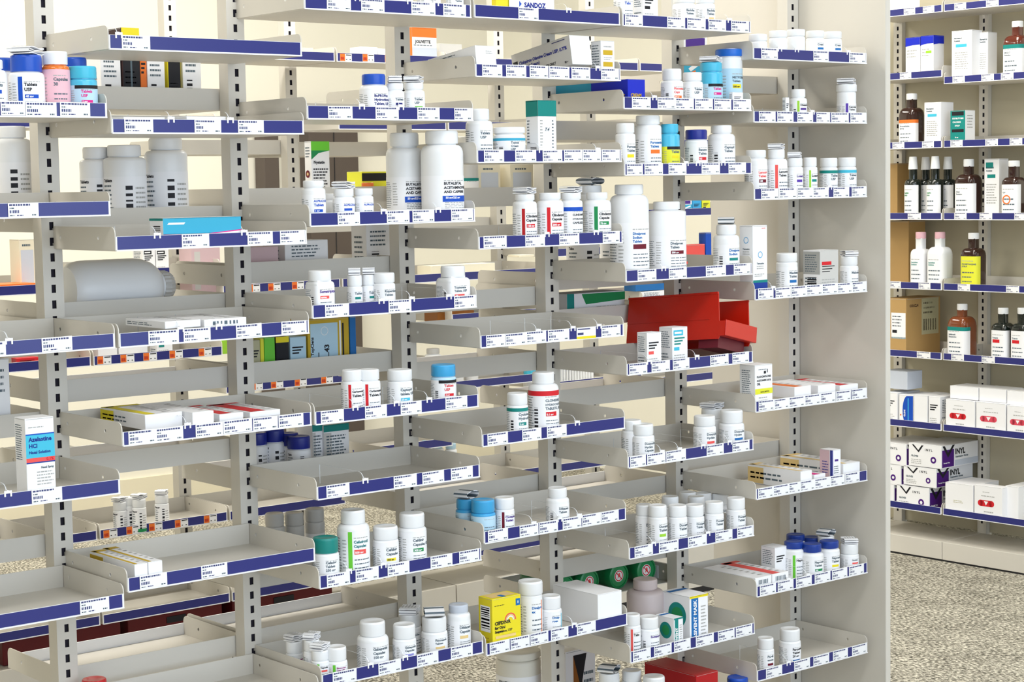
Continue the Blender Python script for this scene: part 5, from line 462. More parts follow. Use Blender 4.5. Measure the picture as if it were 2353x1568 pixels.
# ---------------------------------------------------------------- mesh helpers
def tag(o, label=None, cat=None, group=None, kind=None):
    if label: o['label'] = label
    if cat: o['category'] = cat
    if group: o['group'] = group
    if kind: o['kind'] = kind
    return o
def empty(name, loc=(0, 0, 0), rz=0, parent=None):
    o = bpy.data.objects.new(name, None); COL.objects.link(o); o.location = loc; o.rotation_euler = (0, 0, rz); o.parent = parent; o.empty_display_size = .02
    return o
def link(name, me, parent=None):
    o = bpy.data.objects.new(name, me); COL.objects.link(o); o.parent = parent; return o
class MB:
    def __init__(s): s.v = []; s.f = []; s.m = []; s.mats = []; s.smooth = []
    def mi(s, m):
        if m not in s.mats: s.mats.append(m)
        return s.mats.index(m)
    def face(s, pts, m, sm=False):
        i = len(s.v); s.v += [tuple(p) for p in pts]; s.f.append(tuple(range(i, i + len(pts)))); s.m.append(s.mi(m)); s.smooth.append(sm)
    def poly(s, vs, fs, m, sm=False):
        i = len(s.v); s.v += [tuple(p) for p in vs]; k = s.mi(m)
        for f in fs: s.f.append(tuple(i + a for a in f)); s.m.append(k); s.smooth.append(sm)
    def box(s, x0, y0, z0, x1, y1, z1, m):
        v = [(x0,y0,z0),(x1,y0,z0),(x1,y1,z0),(x0,y1,z0),(x0,y0,z1),(x1,y0,z1),(x1,y1,z1),(x0,y1,z1)]
        s.poly(v, [(0,3,2,1),(4,5,6,7),(0,1,5,4),(1,2,6,5),(2,3,7,6),(3,0,4,7)], m)
    def bbox(s, x0, y0, z0, x1, y1, z1, m, b=.0008):
        # chamfered box
        v = []; 
        for (X, sx) in ((x0, 1), (x1, -1)):
            for (Y, sy) in ((y0, 1), (y1, -1)):
                for (Z, sz) in ((z0, 1), (z1, -1)):
                    v += [(X, Y + sy*b, Z + sz*b), (X + sx*b, Y, Z + sz*b), (X + sx*b, Y + sy*b, Z)]
        def i(a, c, d, k): return (a*4 + c*2 + d)*3 + k
        f = [(i(0,0,0,0),i(0,0,1,0),i(0,1,1,0),i(0,1,0,0)), (i(1,0,0,0),i(1,1,0,0),i(1,1,1,0),i(1,0,1,0)),
             (i(0,0,0,1),i(1,0,0,1),i(1,0,1,1),i(0,0,1,1)), (i(0,1,0,1),i(0,1,1,1),i(1,1,1,1),i(1,1,0,1)),
             (i(0,0,0,2),i(0,1,0,2),i(1,1,0,2),i(1,0,0,2)), (i(0,0,1,2),i(1,0,1,2),i(1,1,1,2),i(0,1,1,2))]
        for a in (0, 1):
            for c in (0, 1):
                f.append((i(a,c,0,0),i(a,c,0,1),i(a,c,1,1),i(a,c,1,0)) if (a + c) % 2 == 0 else (i(a,c,0,1),i(a,c,0,0),i(a,c,1,0),i(a,c,1,1)))
                f.append((i(a,0,c,0),i(a,0,c,2),i(a,1,c,2),i(a,1,c,0)) if (a + c) % 2 else (i(a,0,c,2),i(a,0,c,0),i(a,1,c,0),i(a,1,c,2)))
                f.append((i(0,a,c,1),i(0,a,c,2),i(1,a,c,2),i(1,a,c,1)) if (a + c) % 2 == 0 else (i(0,a,c,2),i(0,a,c,1),i(1,a,c,1),i(1,a,c,2)))
                for d in (0, 1):
                    t = (i(a,c,d,0), i(a,c,d,1), i(a,c,d,2)); f.append(t if (a + c + d) % 2 else t[::-1])
        s.poly(v, f, m)
    def lathe(s, prof, m, n=28, cx=0, cy=0, rib=0, sq=0, sm=True):
        vs = []; fs = []
        for (r, z) in prof:
            for k in range(n):
                a = 2*PI*k/n; rr = r
                if rib and r > 1e-5: rr = r * (1 - rib*(k % 2))
                c_, s_ = math.cos(a), math.sin(a)
                if sq: 
                    p = 2.0/(2 + sq*3.0); q = (abs(c_)**(2/p) + abs(s_)**(2/p)) ** (-p/2); c_ *= q; s_ *= q; rr *= .93
                vs.append((cx + rr*c_, cy + rr*s_, z))
        for j in range(len(prof) - 1):
            for k in range(n):
                k2 = (k + 1) % n; fs.append((j*n + k, j*n + k2, (j+1)*n + k2, (j+1)*n + k))
        fs.append(tuple(range(n))[::-1]); fs.append(tuple((len(prof)-1)*n + k for k in range(n)))
        s.poly(vs, fs, m, sm)
    def mesh(s, name):
        me = bpy.data.meshes.new(name); me.from_pydata(s.v, [], s.f)
        for m in s.mats: me.materials.append(m)
        me.polygons.foreach_set('material_index', s.m); me.polygons.foreach_set('use_smooth', s.smooth); me.update()
        if any(s.smooth):
            try: me.set_sharp_from_angle(angle=math.radians(38))
            except Exception: pass
        return me
    def build(s, name, parent=None): return link(name, s.mesh(name), parent)

# ---- lettering
_tx = {}
def text_polys(t, bold=False):
    """unit-height lettering: (verts2d, faces, width)"""
    k = (t, bold)
    if k in _tx: return _tx[k]
    cu = bpy.data.curves.new('lettering', 'FONT'); cu.body = t; cu.size = 1; cu.resolution_u = 2; cu.fill_mode = 'FRONT'
    if bold: cu.offset = .038
    o = bpy.data.objects.new('lettering', cu); me = o.to_mesh()
    vs = [(v.co.x, v.co.y) for v in me.vertices]; fs = [tuple(p.vertices) for p in me.polygons]
    o.to_mesh_clear(); bpy.data.objects.remove(o); bpy.data.curves.remove(cu)
    wd = max([v[0] for v in vs] or [.1]); _tx[k] = (vs, fs, wd); return _tx[k]
class Canvas:
    """print on a surface: map(u, v, layer) -> point; u, v in metres"""
    def __init__(s, mb, fn, w, h, seg=0): s.mb = mb; s.fn = fn; s.w = w; s.h = h; s.seg = seg; s.L = 1
    def rect(s, u0, v0, u1, v1, c, layer=None, m=None):
        u0 *= s.w; u1 *= s.w; v0 *= s.h; v1 *= s.h
        layer = s.L if layer is None else layer
        n = max(1, int(math.ceil(abs(u1 - u0) / s.seg))) if s.seg else 1
        mm = m or ink(c)
        vs = []; fs = []
        for k in range(n + 1):
            u = u0 + (u1 - u0)*k/n; vs += [s.fn(u, v0, layer), s.fn(u, v1, layer)]
        for k in range(n): fs.append((2*k, 2*k+2, 2*k+3, 2*k+1))
        s.mb.poly(vs, fs, mm, bool(s.seg))
    def poly(s, pts, c, layer=None):
        layer = s.L if layer is None else layer
        s.mb.face([s.fn(u*s.w, v*s.h, layer) for u, v in pts], ink(c))
    def disc(s, u, v, r, c, layer=None, ring=0, n=20):
        layer = s.L if layer is None else layer
        P = [(u*s.w + r*math.cos(2*PI*k/n), v*s.h + r*math.sin(2*PI*k/n)) for k in range(n)]
        if not ring: s.mb.face([s.fn(a, b, layer) for a, b in P], ink(c)); return
        Q = [(u*s.w + (r-ring)*math.cos(2*PI*k/n), v*s.h + (r-ring)*math.sin(2*PI*k/n)) for k in range(n)]
        s.mb.poly([s.fn(a, b, layer) for a, b in P + Q], [(k, (k+1) % n, n + (k+1) % n, n + k) for k in range(n)], ink(c))
    def text(s, t, u, v, size, c, maxw=None, bold=True, layer=None, rot=0, ital=0, align='l'):
        """u,v fractions of lower left; size metres"""
        if not t: return
        layer = s.L + 1 if layer is None else layer
        vs, fs, wd = text_polys(t, bold); sz = size / .7
        if maxw and wd*sz > maxw*(s.h if rot else s.w): sz = maxw*(s.h if rot else s.w) / wd
        U, V = u*s.w, v*s.h
        if align == 'c': U -= wd*sz/2 if not rot else 0
        out = []
        for (x, y) in vs:
            x, y = (x + ital*y)*sz, y*sz
            if rot: x, y = -y, x
            out.append(s.fn(U + x, V + y, layer))
        s.mb.poly(out, fs, ink(c))
    def dashes(s, u0, v0, u1, v1, n, c='slate', rnd=None, fill=.38):
        r = rnd or random
        for k in range(n):
            vv = v1 - (k + .8)*(v1 - v0)/n; hh = fill*(v1 - v0)/n; u = u0; end = u1 - r.random()*.25*(u1 - u0)
            while u < end:
                L = (u1 - u0)*(.06 + .16*r.random()); s.rect(u, vv, min(u + L, end), vv + hh, c); u += L + (u1 - u0)*.035
    def bars(s, u0, v0, u1, v1, c='black', vert=True, n=9):
        L = (u1 - u0) if vert else (v1 - v0); p = 0; r = random
        while p < 1:
            t = (.35 + .75*r.random())/n
            if vert: s.rect(u0 + p*L, v0, u0 + min(p + t, 1)*L, v1, c)
            else: s.rect(u0, v0 + p*L, u1, v0 + min(p + t, 1)*L, c)
            p += t + (.4 + .5*r.random())/n

# ---------------------------------------------------------------- room
def struct(name, mb, parent=None):
    o = mb.build(name, parent); o['kind'] = 'structure'; return o
def carpet():
    m = bpy.data.materials.new('speckled_carpet'); m.use_nodes = True; nt = m.node_tree; b = nt.nodes['Principled BSDF']; b.inputs['Roughness'].default_value = .95
    b.inputs['Specular IOR Level'].default_value = .1
    tc = nt.nodes.new('ShaderNodeTexCoord'); mp = nt.nodes.new('ShaderNodeMapping'); mp.inputs['Scale'].default_value = (1, .55, 1); mp.inputs['Rotation'].default_value = (0, 0, .5)
    n1 = nt.nodes.new('ShaderNodeTexNoise'); n1.inputs['Scale'].default_value = 150; n1.inputs['Detail'].default_value = 3; n1.inputs['Roughness'].default_value = .7
    n2 = nt.nodes.new('ShaderNodeTexNoise'); n2.inputs['Scale'].default_value = 14; n2.inputs['Detail'].default_value = 2
    cr = nt.nodes.new('ShaderNodeValToRGB'); e = cr.color_ramp.elements
    e[0].position = .38; e[0].color = (*lin((.32, .31, .28)), 1); e[1].position = .60; e[1].color = (*lin((.86, .84, .78)), 1)
    k = e.new(.49); k.color = (*lin((.58, .56, .51)), 1)
    mx = nt.nodes.new('ShaderNodeMath'); mx.operation = 'MULTIPLY_ADD'; mx.inputs[1].default_value = .16; 
    nt.links.new(tc.outputs['Object'], mp.inputs[0]); nt.links.new(mp.outputs[0], n1.inputs['Vector']); nt.links.new(mp.outputs[0], n2.inputs['Vector'])
    nt.links.new(n2.outputs['Fac'], mx.inputs[0]); nt.links.new(n1.outputs['Fac'], mx.inputs[2])
    sb = nt.nodes.new('ShaderNodeMath'); sb.operation = 'SUBTRACT'; sb.inputs[1].default_value = .08
    nt.links.new(mx.outputs[0], sb.inputs[0]); nt.links.new(sb.outputs[0], cr.inputs[0]); nt.links.new(cr.outputs[0], b.inputs['Base Color'])
    bp = nt.nodes.new('ShaderNodeBump'); bp.inputs['Strength'].default_value = .4; bp.inputs['Distance'].default_value = .004
    nt.links.new(n1.outputs['Fac'], bp.inputs['Height']); nt.links.new(bp.outputs[0], b.inputs['Normal'])
    return m
RX0, RX1, RY0, RY1 = -4.2, 4.12, -4.6, 3.9
mb = MB(); mb.box(RX0, RY0, -.1, RX1, RY1, 0, carpet()); struct('floor', mb)
RGB['wall'] = (250, 246, 232); WALL = mat('wall', .8, .2, key='cream_wall')
mb = MB(); mb.box(RX0, RY1, 0, RX1 + .1, RY1 + .1, 2.85, WALL); struct('wall_back', mb)
mb = MB(); mb.box(RX1, RY0, 0, RX1 + .1, RY1, 2.85, WALL); struct('wall_right', mb)
mb = MB(); mb.box(RX0 - .1, RY0, 0, RX0, RY1 + .1, 2.85, WALL); struct('wall_left', mb)
RGB['tile'] = (238, 238, 234)
mb = MB(); mb.box(RX0, RY0, CEIL, RX1 + .1, RY1 + .1, CEIL + .1, mat('tile', .9, .1, noise=120, key='ceiling_tile')); struct('ceiling', mb)
mb = MB(); mb.box(RX0, RY1 - .012, 0, RX1, RY1, .1, mat('cream', .5, key='baseboard_paint')); struct('baseboard_back', mb)
dif = bpy.data.materials.new('lamp_diffuser'); dif.use_nodes = True
dif.node_tree.nodes['Principled BSDF'].inputs['Emission Color'].default_value = (1, .98, .94, 1); dif.node_tree.nodes['Principled BSDF'].inputs['Emission Strength'].default_value = 3.0
NEAR = ['over the front aisle, left', 'over the front aisle, middle', 'over the front aisle, right', 'over the rear aisle, left', 'over the rear aisle, middle', 'over the rear aisle, right', 'beyond the rear shelving, left', 'beyond the rear shelving, right', 'behind the camera, left', 'behind the camera, right']
for (lx, ly), nm in zip(LAMPS, NEAR):
    t = tag(empty('ceiling_light', (lx, ly, CEIL)), 'recessed fluorescent ceiling light ' + nm, 'ceiling light', 'ceiling lights')
    m1 = MB(); fx, fy = .61, .31
    for a in ((-fx, -fy, fx, -fy + .02), (-fx, fy - .02, fx, fy), (-fx, -fy, -fx + .02, fy), (fx - .02, -fy, fx, fy)): m1.box(a[0], a[1], -.03, a[2], a[3], 0, STRIPW)
    m1.build('frame', t); m2 = MB(); m2.box(-fx + .02, -fy + .02, -.02, fx - .02, fy - .02, -.008, dif); m2.build('diffuser', t)

# ---------------------------------------------------------------- shelving parts
PITCHZ = .0254
SLOT0 = 1.25 + .0213
def upright_mesh(z1=1.86, wd=.035, dp=.03):
    mb = MB(); hw = wd/2; sw = .0038; sh = .0066
    ks = [k for k in range(-70, 60) if .08 < SLOT0 + k*PITCHZ < z1 - .03]
    for (y, sg) in ((0, 1), (dp, -1)):
        zs = 0.0
        for k in ks:
            zc = SLOT0 + k*PITCHZ
            mb.box(-hw, min(y, y + sg*.0012), zs, hw, max(y, y + sg*.0012), zc - sh, PAINT)
            for (a, b) in ((-hw, -sw), (sw, hw)): mb.box(a, min(y, y + sg*.0012), zc - sh, b, max(y, y + sg*.0012), zc + sh, PAINT)
            zs = zc + sh
        mb.box(-hw, min(y, y + sg*.0012), zs, hw, max(y, y + sg*.0012), z1, PAINT)
    mb.box(-hw, .0012, 0, -hw + .0015, dp - .0012, z1, PAINT); mb.box(hw - .0015, .0012, 0, hw, dp - .0012, z1, PAINT)
    mb.box(-hw + .0016, .004, .01, hw - .0016, dp - .004, z1 - .01, SLOT)  # dark core added: shades the slots and stops light leaking through the post
    mb.box(-hw, 0, z1, hw, dp, z1 + .002, PAINT)
    return mb.mesh('upright')
UP_ME = upright_mesh()
_br = {}
def bracket_mesh(dep, hh=.036):
    """side plate with rounded front corner and two punched holes, profile in YZ, front at -dep"""
    k = round(dep, 4)
    if k in _br: return _br[k]
    cu = bpy.data.curves.new('plate', 'CURVE'); cu.dimensions = '2D'; cu.fill_mode = 'BOTH'; cu.extrude = .0008
    R = .011; pts = [(-.0005, 0), (-dep, 0)] + [(-dep + R - R*math.cos(a), hh - R + R*math.sin(a)) for a in [PI/2*i/6 for i in range(7)]] + [(-.0005, hh)]
    def spl(p):
        s = cu.splines.new('POLY'); s.points.add(len(p) - 1); s.use_cyclic_u = True
        for q, c in zip(s.points, p): q.co = (c[0], c[1], 0, 1)
    spl(pts)
    for f in (.12, .74): spl([(-dep*f + .0031*math.cos(a), hh*.52 + .0031*math.sin(a)) for a in [2*PI*i/10 for i in range(10)]])
    o = bpy.data.objects.new('plate', cu); me0 = o.to_mesh(); me = bpy.data.meshes.new('bracket')
    v = [(p.co.z, p.co.x, p.co.y) for p in me0.vertices]; f = [tuple(p.vertices) for p in me0.polygons]
    # hooks into the post slots
    for zc in (.006, hh - .006):
        i = len(v); v += [(sx*.0008, y, zc + z) for sx in (-1, 1) for (y, z) in ((-.001, -.005), (.006, -.005), (.006, .003), (-.001, .003))]
        f += [(i, i+1, i+2, i+3), (i+7, i+6, i+5, i+4), (i, i+4, i+5, i+1), (i+1, i+5, i+6, i+2), (i+2, i+6, i+7, i+3)]
    me.from_pydata(v, [], f); me.materials.append(PAINT); me.update(); o.to_mesh_clear(); bpy.data.objects.remove(o)
    _br[k] = me; return me
TAG_V = []
for q in range(6):
    mb = MB(); rr = random.Random(q)
    mb.box(-.5, -.0006, 0, .5, 0, 1, mat('paper', .5, .3, key='price_card'))
    c = Canvas(mb, lambda u, v, L: (u - .5, -.0006 - .0002*L, v), 1, 1)
    def dd(u0, v0, u1, v1, col, lo=.03, hi=.1):
        u = u0
        while u < u1: L = rr.uniform(lo, hi); c.rect(u, v0, min(u + L, u1), v1, col); u += L + .02
    dd(.04, .80, rr.uniform(.7, .92), .92, 'ink'); dd(.05, .60, .2, .68, 'slate')
    dd(.05, .30, rr.uniform(.3, .42), .5, 'ink', .02, .05); dd(.05, .1, .22, .17, 'slate'); dd(.28, .1, .5, .17, 'ink'); dd(.78, .1, .93, .2, 'slate')
    TAG_V.append(mb.mesh('price_tag'))
mb = MB(); mb.box(-.5, -.0006, 0, .5, 0, 1, mat('paper', .5, .3, key='price_card')); c = Canvas(mb, lambda u, v, L: (u - .5, -.0006 - .0002*L, v), 1, 1)
c.rect(0, 0, 1, .22, 'yellow'); c.rect(.05, .8, .7, .9, 'ink'); c.rect(.05, .35, .35, .55, 'ink'); TAG_YEL = mb.mesh('price_tag')
mb = MB(); mb.box(-.5, -.0006, 0, .5, 0, 1, mat('paper', .5, .3, key='price_card')); c = Canvas(mb, lambda u, v, L: (u - .5, -.0006 - .0002*L, v), 1, 1)
c.rect(0, .05, .42, 1, 'orange'); c.rect(.05, .2, .35, .6, 'red2'); c.rect(.5, .8, .95, .92, 'black'); c.rect(.5, .2, .6, .3, 'black'); c.rect(.8, .2, .9, .3, 'black'); TAG_OR = mb.mesh('price_tag')
_sm = {}
SH = .0215
def shelf_meshes(wd, dep):
    k = (round(wd, 4), round(dep, 4))
    if k in _sm: return _sm[k]
    e = .004; a = MB(); a.box(e, -dep + .001, -.0012, wd - e, -.003, .0004, PAINT)
    b = MB(); b.box(e + .001, -.0045, .0004, wd - e - .001, -.003, .0362, PAINT)
    s = MB(); y = -dep
    s.box(e, y - .0012, -.0012, wd - e, y + .0008, SH, STRIPW); s.box(e, y - .0026, -.0012, wd - e, y - .0012, .0008, STRIPW); s.box(e, y - .0019, SH - .0004, wd - e, y - .0012, SH, STRIPW)
    n = MB(); n.box(e + .002, y - .0018, .0012, wd - e - .003, y - .00125, SH - .0006, STRIP)
    _sm[k] = (a.mesh('deck'), b.mesh('back_lip'), s.mesh('tag_rail'), n.mesh('navy_insert')); return _sm[k]
def shelf(label, wd, dep, loc, rz=0, tags=(), parent=None, orange=0, group=None, yellow=-1, lip=True):
    t = tag(empty('shelf', loc, rz), label, 'shelf', group)
    a, b, s, n = shelf_meshes(wd, dep)
    link('deck', a, t)
    if lip: link('back_lip', b, t)
    r = link('tag_rail', s, t); link('navy_insert', n, r)
    for x in (.0035, wd - .0035): o = link('bracket', bracket_mesh(dep), t); o.location.x = x
    for q, (x, w_) in enumerate(tags):
        me = TAG_YEL if q == yellow else TAG_OR if orange else random.choice(TAG_V)
        o = link('price_tag', me, t); o.location = (x, -dep - .0022, .0006 + random.uniform(-.0004, .0008)); o.scale = (w_, 1, .0212 if not orange else .019); o.rotation_euler.y = random.uniform(-.012, .012)
    return t
ORD = ['top', 'second', 'third', 'fourth', 'fifth', 'sixth', 'seventh', 'eighth', 'ninth']
BAYN = {-1: 'far left bay', 0: 'second bay from left', 1: 'third bay from left', 2: 'middle bay', 3: 'bay next to last', 4: 'bay by end panel'}
POSTN = ['left of the far left bay', 'at left between far left and second bay', 'between second and third bay', 'between third and middle bay', 'between middle and fifth bay', 'between fifth and last bay', 'against the tall end panel']
for i, k in enumerate(range(-1, 6)):
    o = link('upright', UP_ME); o.location = (k*W, 0, 0); tag(o, 'slotted off-white shelving upright ' + POSTN[i], 'upright')
# acrylic divider
def divider_mesh():
    cu = bpy.data.curves.new('p', 'CURVE'); cu.dimensions = '2D'; cu.extrude = .0008
    L, h, R = .135, .034, .016; pts = [(L, 0), (0, 0)] + [(R - R*math.cos(a), h - R + R*math.sin(a)) for a in [PI/2*i/6 for i in range(7)]] + [(L, h)]
    s = cu.splines.new('POLY'); s.points.add(len(pts) - 1); s.use_cyclic_u = True
    for q, c in zip(s.points, pts): q.co = (c[0], c[1], 0, 1)
    o = bpy.data.objects.new('p', cu); me0 = o.to_mesh(); me = bpy.data.meshes.new('divider')
    me.from_pydata([(p.co.z, p.co.x, p.co.y) for p in me0.vertices], [], [tuple(p.vertices) for p in me0.polygons]); me.materials.append(ACRYL); me.materials.append(ACRYL_EDGE); me.update()
    for p in me.polygons:
        if abs(p.normal.x) < .5: p.material_index = 1
    o.to_mesh_clear(); bpy.data.objects.remove(o); return me
DIV = divider_mesh()
mb = MB(); mb.box(-.006, -.0045, .0, .006, -.0035, .004, STRIPW); mb.box(-.006, -.0045, .0, -.0035, -.0035, -.005, STRIPW); mb.box(.0035, -.0045, .0, .006, -.0035, -.005, STRIPW); mb.box(-.001, -.004, .003, .001, .004, .0045, STRIPW); CLIP = mb.mesh('clip')
for (b, i, z, tags, dv) in SHELVES:
    where = '%s shelf of %s' % (ORD[i], BAYN[b]); nt_ = len(tags)
    desc = 'white metal tray shelf with ' + ('bare navy strip' if not nt_ else 'one price tag' if nt_ == 1 else '%s price tags' % ['', '', 'two', 'three', 'four', 'five', 'six', 'seven'][nt_]) + ', ' + where
    shelf(desc, W, D, (b*W, 0, z), 0, tags, yellow=4 if (b, i) == (2, 4) else -1)
    for x in dv:
        t = tag(empty('shelf_divider', (b*W + x, -D + .0015, z + .001)), 'clear acrylic divider on ' + where, 'divider', ('dividers on ' + where))
        link('fin', DIV, t).location.z = 0; cl_ = link('clip', CLIP, t); cl_.location = (0, 0, SH - .001)
for b, zs in BSHELVES.items():
    for i, z in enumerate(sorted(zs, reverse=True)):
        shelf('white tray shelf facing away, %s behind %s' % (ORD[i], BAYN[b]), W, D, ((b + 1)*W, .03, z), PI, lip=abs(z - .395) > .002)
for (x, z, n) in ((W, 1.25 - .17, 'second and third bay'), (2*W, 1.25 + .147, 'third and middle bay')):
    o = link('shelf_bracket', bracket_mesh(D)); o.location = (x - .009, .03, z); o.rotation_euler.z = PI; tag(o, 'spare shelf bracket hooked on rear of upright between ' + n, 'bracket')
# base and end panel
for b in range(-1, 5):
    t = tag(empty('base_cabinet', (b*W, 0, 0)), 'cream base deck under ' + BAYN[b], 'base')
    m1 = MB(); m1.box(.002, -D, .02, W - .002, -.003, .062, PAINT); m1.build('plinth', t); m1 = MB(); m1.box(.002, .033, .02, W - .002, .24, .062, PAINT); m1.build('plinth', t)
    m1 = MB(); m1.box(.002, -D + .01, 0, W - .002, -.005, .02, mat('black', .6, key='kick_black')); m1.box(.002, .035, 0, W - .002, .23, .02, mat('black', .6, key='kick_black')); m1.build('kick_strip', t)
EP = 5*W
mb = MB(); mb.bbox(EP + .0192, -.243, 0, EP + .035, .275, 1.9, mat('paint', .5, .35, key='end_panel_paint'), .0015)
tag(mb.build('end_panel'), 'tall off-white end panel closing the shelving run beside the aisle', 'panel')

# ---------------------------------------------------------------- second shelving run
SEC = {0: 'first', 1: 'second', 2: 'third', 3: 'fourth', 4: 'fifth', 5: 'sixth', 6: 'seventh', 7: 'eighth', 8: 'ninth'}
for k in range(0, 10):
    o = link('upright', UP_ME); o.location = (G2X0 + k*G2W, G2Y, 0); tag(o, 'slotted upright of rear shelving run, %s from its left end' % (list(SEC.values()) + ['tenth'])[k], 'upright')
for k, zs in G2S.items():
    for i, z in enumerate(zs):
        org = (k, i) in ((3, 1), (3, 2), (2, 2), (2, 3), (4, 0), (1, 3))
        full = (k, i) in ((3, 1), (3, 2), (2, 2), (2, 3))
        tg = [(x, .036) for x in ((.03, .09, .15, .22, .30) if full else (.03, .1, .17))] if org else []
        shelf('%s tray shelf in %s bay of rear shelving run' % (ORD[i], SEC[k]), G2W, D, (G2X0 + k*G2W, G2Y, z), 0, tg, orange=org, lip=(k, i) not in ((4, 0), (5, 0), (3, 0)))
    t = tag(empty('base_cabinet', (G2X0 + k*G2W, G2Y, 0)), 'cream base deck under %s bay of rear shelving run' % SEC[k], 'base')
    m1 = MB(); m1.box(.002, -D, .02, G2W - .002, -.003, .165, PAINT); m1.build('plinth', t)
    m1 = MB(); m1.box(.002, -D + .004, 0, G2W - .002, -.003, .02, mat('black', .6, key='kick_black')); m1.build('kick_strip', t)
for (k, z) in ((3, 1.25 + .09), (4, 1.25 + .085), (5, 1.25 - .13), (4, 1.25 - .12)):
    shelf('tray shelf on far side of rear run behind %s bay, %s one' % (SEC[k], 'higher' if z > 1.25 else 'lower'), G2W, D, (G2X0 + (k + 1)*G2W, G2Y + .03, z), PI)

# ---------------------------------------------------------------- right wall shelving
ROOT = Matrix.Translation((ROOT_R[0], ROOT_R[1], 0)) @ Matrix.Rotation(ROOT_R[2], 4, 'Z')
def R2W(x, y, z): v = ROOT @ Vector((x, y, z)); return (v.x, v.y, v.z)
RZ = ROOT_R[2]
for k, n in ((-2, 'hidden behind end panel'), (-1, 'beside the end panel edge'), (0, 'between left and middle bay'), (1, 'at the right photo edge')):
    o = link('upright', UP_ME); o.location = R2W(k*WR, 0, 0); o.rotation_euler.z = RZ; tag(o, 'slotted upright of right wall shelving ' + n, 'upright')
RN = {0: 'left bay', 1: 'right bay'}
for (b, i, z, tags) in RSHELVES:
    shelf('%s tray shelf in %s of right wall shelving' % (ORD[i] if i < 7 else 'lowest', RN[b]), WR, DR, R2W((b - 1)*WR, 0, z), RZ, tags)
RGB['panel'] = (190, 182, 158)
for b in (-1, 0, 1, 2):
    if b == 2: continue
    t = tag(empty('base_cabinet', R2W((b - 1)*WR, 0, 0), RZ), 'cream base deck under %s of right wall shelving' % {-1: 'hidden bay', 0: 'left bay', 1: 'right bay'}[b], 'base')
    m1 = MB(); m1.bbox(.001, -DR - .002, .006, WR - .001, -.002, .064, PAINT); m1.build('plinth', t)
    m1 = MB(); m1.box(.001, -DR + .002, 0, WR - .001, -.004, .006, mat('black', .6, key='kick_black')); m1.build('kick_strip', t)
    m1 = MB(); m1.box(.019, .018, .066, WR - .019, .022, 1.85, mat('panel', .55, key='back_panel_paint')); o = m1.build('back_panel')
    o.location = R2W((b - 1)*WR, 0, 0); o.rotation_euler.z = RZ; tag(o, 'olive beige steel back panel behind %s of right wall shelving' % {-1: 'hidden bay', 0: 'left bay', 1: 'right bay'}[b], 'panel')

# ---------------------------------------------------------------- bottles
def leaflet(kind, r, parent, z):
    mb = MB(); P_ = card('paper'); rr = random; n = 7
    L = r*2.05; wd = r*1.6
    if kind == 1:
        th = .0011; path = []; lay = 4
        for k in range(lay):
            xs = [-L/2 + L*j/5 for j in range(6)]
            if k % 2: xs = xs[::-1]
            amp = rr.uniform(.0005, .0016)
            path += [(x*rr.uniform(.93, 1.0), .0012 + k*.0030 + amp*math.sin(j*1.3 + k)) for j, x in enumerate(xs)]
    else:
        th = .0012; path = [(L*.55*math.cos(a), .0075 + .0065*math.sin(a)) for a in [PI*2*j/16 - 1.3 for j in range(18)]]
    for j in range(len(path) - 1):
        (x0, z0), (x1, z1) = path[j], path[j+1]
        dk = kind == 2 and j % 3 == 1
        v = [(x0, -wd/2, z0), (x1, -wd/2, z1), (x1, wd/2, z1), (x0, wd/2, z0), (x0, -wd/2, z0 + th), (x1, -wd/2, z1 + th), (x1, wd/2, z1 + th), (x0, wd/2, z0 + th)]
        mb.poly(v, [(0,3,2,1),(4,5,6,7),(0,1,5,4),(1,2,6,5),(2,3,7,6),(3,0,4,7)], ink('slate') if dk else P_, False)
    for j in range(5):
        y = -wd*.4 + j*wd*.18; x = -L*.3
        if kind == 1: 
            zt = .0012 + 3*.0030 + .003
            mb.box(x, y, zt, x + L*rr.uniform(.3, .6), y + wd*.05, zt + .0002, ink('grey'))
    o = mb.build('folded_leaflet', parent); o.location.z = z; o.rotation_euler.z = rr.uniform(.2, 1.1); return o
